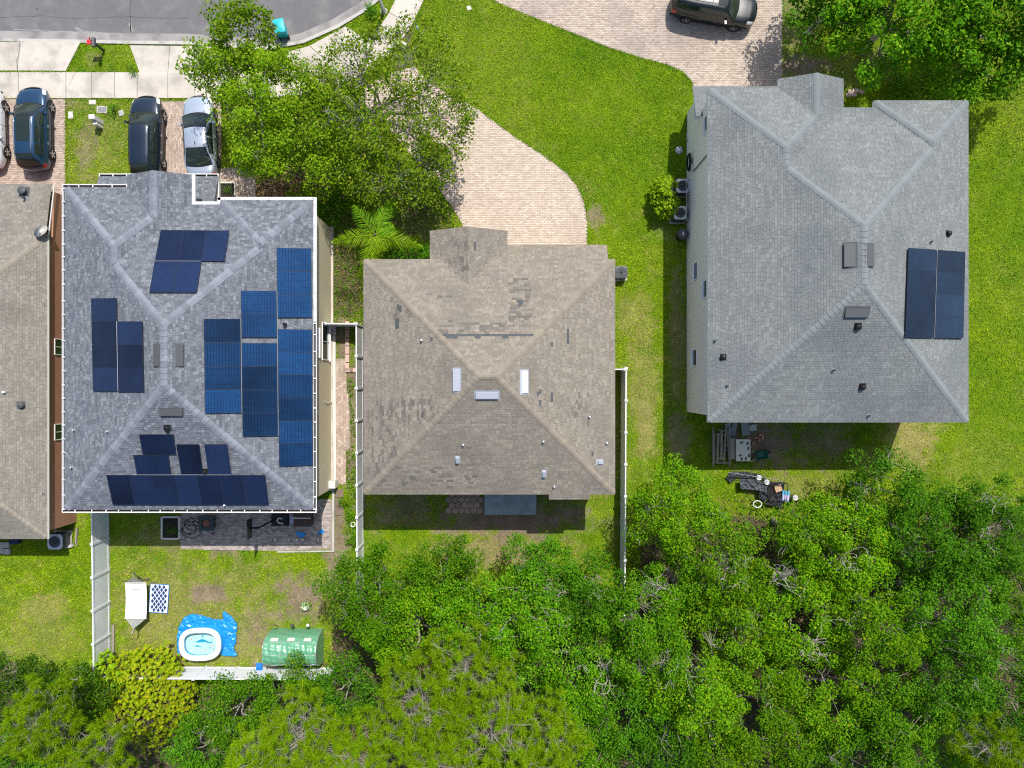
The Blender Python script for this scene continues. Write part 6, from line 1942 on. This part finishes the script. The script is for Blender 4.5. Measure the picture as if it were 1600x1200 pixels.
# front yard trees
broad('leafy street tree whose crown overhangs the silver sedan', 400, 165, 7.2, 2.6, 'front', 11, 2.8, 150, .14, ry=3.7, base=(400, 170), twigs=5, clump=.66, group='trees in the front yards')
broad('small upright tree crown reaching over the road by the teal cart', 368, 46, 6.5, 1.9, 'front', 12, 3.0, 130, .16, ry=1.8, base=(400, 150), twigs=2, group='trees in the front yards')
broad('low side crown reaching over the sidewalk slabs beside the silver sedan', 335, 110, 6.3, 2.0, 'front', 19, 2.6, 120, .16, ry=1.5, base=(402, 160), twigs=3, group='trees in the front yards')
broad('wide airy tree whose thin crown lets the paver driveway show through', 602, 162, 7.0, 5.1, 'front2', 13, 4.2, 50, .15, ry=5.2, base=(560, 190), twigs=10, clump=.55, lobes=.06, shell=.25, group='trees in the front yards')
broad('dense round tree between the airy tree and the sand-coloured house', 500, 190, 6.4, 3.3, 'front', 14, 2.6, 100, .14, ry=3.7, base=(500, 230), twigs=6, group='trees in the front yards')
broad('bushy low tree shading the mulch bed beside the palm', 655, 262, 4.4, 2.0, 'front2', 15, 2.2, 110, .14, base=(620, 275), twigs=8, clump=.5, group='trees in the front yards')
# tree at the top frame edge
broad('big dark glossy tree behind the pale grey house at the top frame edge', 1440, -8, 8.0, 4.5, 'mid', 16, 3.0, 150, .2, ry=3.6, twigs=1, clump=.7, group='trees behind the pale grey house')
broad('second glossy tree beside the big one in the top frame corner', 1590, 5, 8.0, 3.6, 'mid', 17, 3.0, 150, .2, ry=4.2, twigs=1, clump=.7, group='trees behind the pale grey house')
broad('glossy tree leaning over the grass next to the tan driveway', 1325, -30, 7.0, 2.5, 'dark', 18, 2.6, 120, .2, ry=2.6, twigs=1, clump=.7, group='trees behind the pale grey house')
# shrubs
shrub('bright glossy shrub beside the two rusty-fan air conditioners', 1040, 305, 1.9, .78, 'lime', 21, .17, 16, 55, ry=1.25)
shrub('dark glossy shrub at the corner of the sand-coloured wall', 512, 333, 2.0, .95, 'deep', 22, .12, 12, 70)
shrub('low dark hedge at the front wall of the middle house under the palm', 640, 398, 1.0, 1.55, 'dark', 23, .15, 12, 50, ry=.55)
shrub('yellow-green shrub behind the palm beside the mulch', 540, 300, 1.3, 1.1, 'light', 24, .12, 9, 60)
shrub('small green shrub beside the paver path corner near the fence', 536, 784, .5, .2, 'light', 25, .09, 60, 20)
shrub('tiny green shrub between path corner and fence, nearer the pool yard', 546, 805, .45, .2, 'mid', 26, .09, 60, 20)
shrub('leafy weed at the fence foot by the hose reel', 548, 845, .5, .22, 'mid', 27, .09, 60, 20)
shrub('round dark shrub in the verge beside the street lamp', 581, 16, .7, .32, 'dark', 28, .08, 40, 40)
shrub('little dark green shrub among the meter boxes', 176, 171, .45, .2, 'dark', 29, .08, 60, 20)
shrub('low plants filling the white-bordered planter bed', 268, 830, .4, .42, 'mid', 30, .08, 20, 14, ry=.36)
shrub('small plants in the planter bed at the front wall', 358, 299, .35, .34, 'dark', 31, .07, 20, 14, ry=.3)
shrub('sprig growing in the pale round pot', 479, 945, .55, .12, 'light', 32, .09, 90, 12)
shrub('pale feathery weed at the corner of the grass verge', 205, 106, .35, .4, 'mid', 33, .06, 20, 25)
shrub('ornamental shrub of dark leaves near the sand wall and mulch', 470, 300, .9, .9, 'front2', 34, .12, 8, 50, ry=.6)
# strappy lily clumps behind the pale grey house
def strappy(label, px, py, h, r, seed, n=260, kind='palm', name='strappy_plant', group='strap-leaved plants behind the pale grey house'):
    c = P(px, py, .3)
    root = thing(name, label, 'plant', (c.x, c.y, 0), 0, group)
    a = Q.uniform(0, 2*np.pi, n)
    rr = r*Q.uniform(.55, 1.0, n)
    bx = np.stack([c.x + Q.normal(0, r*.25, n), c.y + Q.normal(0, r*.25, n), np.zeros(n)], -1)
    d = np.stack([np.cos(a), np.sin(a), np.zeros(n)], -1)
    sd = np.stack([-np.sin(a), np.cos(a), np.zeros(n)], -1)*Q.uniform(.018, .032, n)[:, None]
    hh = h*Q.uniform(.6, 1.1, n)
    V = []
    prev = None
    for t, w in ((0, .6), (.35, 1), (.7, .8), (1, .05)):
        p_ = bx + d*(rr*t)[:, None] + np.array([0, 0, 1])*(hh*(1.9*t - 1.35*t*t))[:, None]
        cur = (p_ - sd*w, p_ + sd*w)
        if prev is not None:
            V.append(np.stack([prev[0], prev[1], cur[1], cur[0]], 1))
        prev = cur
    bulk('leaves', np.concatenate(V, 0), 4, LM[kind], root)
    return root
strappy('arching strap-leaved plant under the big dark tree, nearest the gable', 1410, 138, .9, 1.1, 1)
strappy('bright strap-leaved plant in the middle of the row behind the grey roof', 1470, 132, 1.1, 1.2, 2)
strappy('shaded strap-leaved plant at the lawn end of the row', 1520, 140, .9, .9, 3)
# palm
def frond(m_v, base, az, ln, rise, droop, n=46, wl=.66):
    d = np.array([math.cos(az), math.sin(az), 0])
    sd = np.array([-math.sin(az), math.cos(az), 0])
    ts = np.linspace(0, 1, n)
    pts = [np.array(base) + d*ln*t + np.array([0, 0, rise*t - droop*t*t]) for t in ts]
    V = []
    for i in range(3, n-1):
        t = ts[i]
        tan = unit(pts[i+1]-pts[i-1])
        L_ = wl*math.sin(math.pi*min(1, .15+.85*t)**.8)**.7*(1.0 - .35*t) + .12
        for s in (-1, 1):
            for q in range(1):
                dirn = unit(sd*s*1.0 + tan*(.85 + .15*Q.normal()) + np.array([0, 0, -.25 + .2*Q.normal()]))
                p_ = pts[i] + tan*(q*.5*ln/n)
                w = unit(np.cross(dirn, np.array([0, 0, 1]) + .3*Q.normal(size=3)))*.015
                mid = p_ + dirn*L_*.5
                V.append([p_ - w*.5, p_ + w*.5, mid + w, mid - w])
                V.append([mid - w, mid + w, p_ + dirn*L_ + np.array([0, 0, -.10]) + w*.1, p_ + dirn*L_ + np.array([0, 0, -.10]) - w*.1])
    return np.array(V), pts
pc = P(584, 364, 5.0)
palm = thing('palm', 'feathery green palm with spreading fronds between the sand house and the middle house', 'palm', (pc.x, pc.y, 0))
MB().lathe([(.16, 0), (.13, 1.6), (.11, 3.4), (.07, 4.6), (.001, 4.7)], 10, c=(pc.x, pc.y, 0)).build('trunk', MT['bark2'], palm, True)
for az, ln in ((-14, 2.6), (-108, 2.3), (188, 2.6), (128, 2.2), (66, 2.3), (-60, 1.0), (25, 1.1)):
    V, pts = frond(None, (pc.x, pc.y, 4.5), math.radians(az), ln, 1.1*ln/2.5, 1.5*ln/2.5)
    f = bulk('frond', V, 4, LM['lime' if az < 0 or az > 180 else 'palm'], palm)
    MB().tube([tuple(p_ + np.array([0, 0, .01])) for p_ in pts[::6]], [.024, .021, .018, .016, .013, .01, .008, .006][:len(pts[::6])], 5).build('rachis', LM['lime'], f)
# mulch litter
def litter(name, label, poly_px, n, kind, size=.09, z=.03):
    poly = G(poly_px)
    xs_, ys_ = [p_[0] for p_ in poly], [p_[1] for p_ in poly]
    x, y = Q.uniform(min(xs_), max(xs_), n), Q.uniform(min(ys_), max(ys_), n)
    k = inpoly(x, y, poly)
    for h_ in HARDW: k &= ~inpoly(x, y, h_)
    x, y = x[k], y[k]
    c = np.stack([x, y, z + Q.random(len(x))*.08], -1)
    nr = unit(Q.normal(size=(len(x), 3))*.5 + np.array([0, 0, 1]))
    s = size*Q.uniform(.6, 1.6, len(x))
    o = bulk(name, leaf_quads(c, nr, s, s*.6), 4, LM[kind])
    return tag(o, label, 'leaf litter', kind='stuff')
litter('leaf_litter', 'brown fallen leaves over the mulch bed beside the front walk', [(400, 262), (460, 255), (520, 290), (520, 335), (498, 312), (400, 306)], 2600, 'litter', .13)
litter('leaf_litter', 'fallen leaves over the soil strip between the two middle houses', [(523, 340), (720, 350), (720, 290), (660, 270), (600, 300), (566, 405), (566, 505), (523, 505)], 3600, 'litter', .08)
litter('ground_cover', 'low green ground cover between the two middle houses', [(523, 340), (700, 350), (690, 290), (600, 300), (566, 405), (566, 505), (523, 505)], 3600, 'mid', .10, .05)
litter('ground_cover', 'low weeds along the fence in the side yard', [(543, 590), (552, 590), (560, 860), (540, 860), (541, 770)], 900, 'mid', .10, .05)
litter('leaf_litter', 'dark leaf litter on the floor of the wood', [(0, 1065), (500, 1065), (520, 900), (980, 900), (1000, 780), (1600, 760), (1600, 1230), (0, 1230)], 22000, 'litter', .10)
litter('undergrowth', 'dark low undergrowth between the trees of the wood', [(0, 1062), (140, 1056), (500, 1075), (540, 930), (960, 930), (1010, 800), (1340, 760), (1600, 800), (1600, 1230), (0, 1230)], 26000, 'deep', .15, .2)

# the wood: px, py, height, radius, kind
WOOD = [
 (575, 930, 5.6, 2.9, 'mid', 'mid green tree at the corner of the wood beside the greenhouse'),
 (690, 905, 5.2, 2.7, 'mid', 'round tree nearest the stone patio behind the middle house'),
 (640, 1000, 6.0, 3.0, 'light', 'tree with yellowing leaf tips behind the corner tree'),
 (850, 905, 5.0, 2.3, 'dark', 'dark green tree below the bay roof of the middle house'),
 (800, 985, 6.2, 3.0, 'mid', 'mid green tree in the wood below the grey patio slab'),
 (920, 950, 6.0, 2.8, 'dark', 'dark tree with bare pale twigs where the lawn-side fence ends'),
 (900, 1050, 6.6, 3.3, 'mid', 'broad tree with many grey bare branches deep in the wood'),
 (1005, 1000, 6.2, 3.0, 'mid', 'tree with a tangle of bare branches beside the fence end'),
 (1058, 802, 5.4, 2.8, 'light', 'bright yellow-green tree nearest the plank rack'),
 (1135, 897, 6.0, 2.9, 'light', 'bright tree below the heap of tarps'),
 (1060, 915, 5.6, 2.3, 'mid', 'mid green tree between the lawn-side fence and the bright trees'),
 (1258, 838, 5.0, 1.9, 'light', 'bright small tree beside the blue and white bin'),
 (1320, 860, 6.4, 3.2, 'light', 'broad bright tree in the wood below the bare patch of lawn'),
 (1395, 775, 5.2, 2.4, 'dark', 'dark tree at the edge of the wood below the dry lawn patch'),
 (1470, 850, 6.2, 3.2, 'dark', 'large dark tree below the corner of the pale grey roof'),
 (1560, 830, 6.0, 2.8, 'dark', 'dark tree at the frame edge below the east lawn'),
 (1590, 940, 6.6, 3.2, 'mid', 'mid green tree at the frame edge halfway down the wood'),
 (1500, 960, 6.6, 3.2, 'dark', 'dense dark tree in the wood near the frame edge'),
 (1260, 965, 6.6, 3.3, 'light', 'bright tree with grey bare twigs in the middle of the wood'),
 (1165, 1000, 6.4, 3.0, 'light', 'yellow-green tree beside the bare twig tangle'),
 (1365, 990, 6.4, 2.8, 'light', 'lime green tree next to the dark hollow in the wood'),
 (1090, 1080, 6.4, 3.2, 'light', 'lime tree near the bottom frame edge in mid wood'),
 (1000, 1120, 6.2, 3.1, 'dark', 'dark green tree near the bottom frame edge beside the pines'),
 (1190, 1120, 6.6, 3.3, 'light', 'bright tree at the bottom frame edge left of the dark hollow'),
 (1295, 1090, 6.2, 2.7, 'light', 'bright tree just below the dark hollow in the wood'),
 (1400, 1120, 6.2, 2.9, 'mid', 'mid green tree at the bottom frame edge beside the yellow pine'),
 (1480, 1070, 6.4, 2.9, 'dark', 'dark tree above the yellow pine near the frame corner'),
 (1590, 1090, 6.4, 3.0, 'dark', 'dark tree in the bottom frame corner'),
 (905, 1180, 6.0, 2.6, 'mid', 'mid green tree cut by the bottom edge beside the last pine'),
 (1045, 1195, 6.0, 2.6, 'dark', 'dark tree cut by the bottom edge in mid wood'),
 (1130, 1195, 6.0, 2.4, 'light', 'bright tree cut by the bottom edge in mid wood'),
 (1265, 1185, 5.0, 2.2, 'mid', 'mid green tree cut by the bottom edge below the dark hollow'),
 (1345, 1195, 5.4, 2.4, 'dark', 'dark tree cut by the bottom edge between hollow and yellow pine'),
 (1465, 1190, 6.0, 2.6, 'mid', 'mid green tree cut by the bottom edge beside the yellow pine'),
 (1600, 1190, 6.0, 2.4, 'dark', 'dark tree cut by the bottom edge in the very corner'),
 (740, 970, 6.0, 2.6, 'mid', 'mid green tree between the stone-patio tree and the olive pines'),
 (85, 1190, 4.4, 2.0, 'mid', 'mid green low tree at the bottom edge between two pines'),
 (5, 1170, 4.4, 1.9, 'dark', 'dark low tree at the bottom left corner'),
 (360, 1120, 4.0, 2.3, 'mid', 'low green tree behind the back fence of the pool yard'),
 (450, 1095, 4.0, 2.0, 'mid', 'low tree below the greenhouse behind the back fence'),
 (540, 1085, 4.6, 2.0, 'dark', 'dark low tree at the end of the back fence'),
 (310, 1180, 4.2, 2.0, 'dark', 'dark low tree at the bottom edge beside the yellow shrub'),
 (110, 1090, 4.0, 2.2, 'deep', 'dark olive tree behind the neighbour lawn'),
 (20, 1085, 4.2, 2.2, 'deep', 'dark tree in the wood at the left frame edge'),
]
for i, (px, py, h, r, kd, lb) in enumerate(WOOD):
    hv_ = random.uniform(.86, 1.22)
    broad(lb, px, py, h*hv_, r*.93, kd, 100+i, dens=2.8, per=185, size=.125, clump=.60, group='trees of the wood', twigs=4 if r > 2.2 else 1, low=-.1)
shrub('large yellow-green rosette-leaved shrub at the fence corner of the pool yard', 212, 1092, 2.6, 3.6, 'yellow', 61, .15, 70, 1, 'shrubs at the edge of the wood', rosette=True, ry=2.9)
shrub('bright green rosette-leaved shrub beside the big yellow one', 165, 1062, 2.4, 1.5, 'lime', 62, .17, 50, 1, 'shrubs at the edge of the wood', rosette=True, ry=1.4)
for i, (px, py, h, r, lb) in enumerate(((730, 1045, 9.0, 2.4, 'olive pine beside the rusty dead branch in the wood'), (650, 1110, 9.5, 2.6, 'olive pine with forked grey limbs near the bottom edge'), (770, 1135, 9.5, 2.8, 'broad olive pine at the bottom edge below the middle house'),
      (850, 1155, 9.0, 2.2, 'olive pine at the bottom edge nearest the bright trees'), (690, 1190, 9.0, 2.3, 'pine cut by the bottom frame edge below the middle house'), (470, 1150, 8.5, 2.3, 'olive pine at the bottom edge below the greenhouse'), (560, 1180, 8.5, 2.0, 'pine cut by the bottom edge between two other pines'),
      (60, 1130, 8.5, 2.2, 'olive pine with pale leaning limbs in the bottom left corner'), (150, 1180, 8.0, 1.8, 'pine with a dark leaning trunk near the bottom left corner'), (1545, 1170, 9.5, 1.5, 'yellow-tipped young pine at the bottom edge near the corner'), (400, 1185, 8.0, 1.6, 'thin pine at the bottom edge beside the low green tree'))):
    pine(lb, px, py, h, r, 200+i, tufts=int(36*r*r) + 30)
def tangle(label, px, py, h, r, seed):
    c = P(px, py, h)
    root = thing('dead_shrub', label, 'dead shrub', (c.x, c.y, 0), 0, 'grey leafless shrubs in the wood')
    R = np.random.default_rng(seed)
    m = MB()
    b0 = np.array([c.x, c.y, h - 1.6])
    limb(m, (c.x, c.y, -.1), b0, .07, .05, R, .06, 5, 6)
    az0 = R.uniform(0, 6.28)
    for i in range(9):
        a = az0 + R.normal()*1.0
        e_ = np.array([c.x + r*R.uniform(.4, 1)*math.cos(a), c.y + r*R.uniform(.4, 1)*math.sin(a), h + R.uniform(-.3, .35)])
        br = limb(m, b0, e_, .032, .012, R, .2, 7, 5)
        for q in range(3):
            s_ = np.array(br[R.integers(2, 6)])
            d_ = unit(R.normal(size=3) + unit(e_ - b0)*.9)
            t_ = s_ + d_*R.uniform(.35, .8)*r*.7
            b2 = limb(m, s_, t_, .015, .007, R, .15, 5, 4)
            limb(m, b2[2], np.array(b2[2]) + unit(R.normal(size=3) + d_)*.35*r, .008, .005, R, .1, 3, 3)
    m.build('branches', MT['twig'], root)
for i, (px, py, h, r, lb) in enumerate(((955, 1062, 6.9, 1.3, 'largest grey leafless tangle in mid wood'), (1032, 1050, 6.6, .9, 'grey leafless tangle beside the largest one'), (1268, 1008, 6.9, 1.0, 'pale round leafless tangle among the bright trees'),
        (1172, 985, 6.2, .9, 'dark leafless tangle with an orange leaf in a hollow'), (1232, 905, 6.6, .9, 'upright leafless tangle between two bright trees'), (1030, 935, 6.2, .9, 'thin leafless tangle near the end of the lawn-side fence'), (860, 928, 5.6, .7, 'small leafless tangle below the bay roof'),
        (1140, 880, 6.3, .7, 'leafless twigs in the bright tree below the tarps'), (1335, 880, 6.9, .6, 'leafless twigs in the broad bright tree'), (1545, 835, 6.4, .7, 'leafless twigs in the dark tree below the east lawn'), (545, 172, 7.0, 1.0, 'grey leafless twigs in the airy front tree'), (560, 105, 6.9, .7, 'thin leafless twigs at the street end of the airy tree'))):
    tangle(lb, px, py, h*1.0 - .35, r*1.15, 300+i)
dead = thing('dead_branch', 'rust-brown dead branch caught in the pines', 'branch', P(665, 1037, 5.5))
n = 420
d = unit(Q.normal(size=(n, 3)))
c_ = np.array(P(665, 1037, 5.5)) + Q.normal(size=(n, 3))*.3
sd = unit(np.cross(d, Q.normal(size=(n, 3))))*.016
bulk('needles', np.stack([c_-sd, c_+sd, c_+d*.28], 1), 3, LM['rustneedle'], dead)
MB().tube([P(655, 1030, 5.3), P(665, 1037, 5.5), P(676, 1046, 5.4)], .02, 5).build('limb', MT['bark2'], dead)
d2_ = thing('dead_branch', 'reddish dead pine bough at the bottom edge among the pines', 'branch', P(570, 1165, 4.5))
n = 900
d = unit(Q.normal(size=(n, 3)))
c_ = np.array(P(570, 1165, 4.5)) + Q.normal(size=(n, 3))*np.array([.55, .6, .3])
sd = unit(np.cross(d, Q.normal(size=(n, 3))))*.016
bulk('needles', np.stack([c_-sd, c_+sd, c_+d*.26], 1), 3, LM['rustneedle'], d2_)
MB().tube([P(560, 1190, 4.2), P(570, 1165, 4.5), P(575, 1140, 4.6)], .03, 5).build('limb', MT['bark2'], d2_)
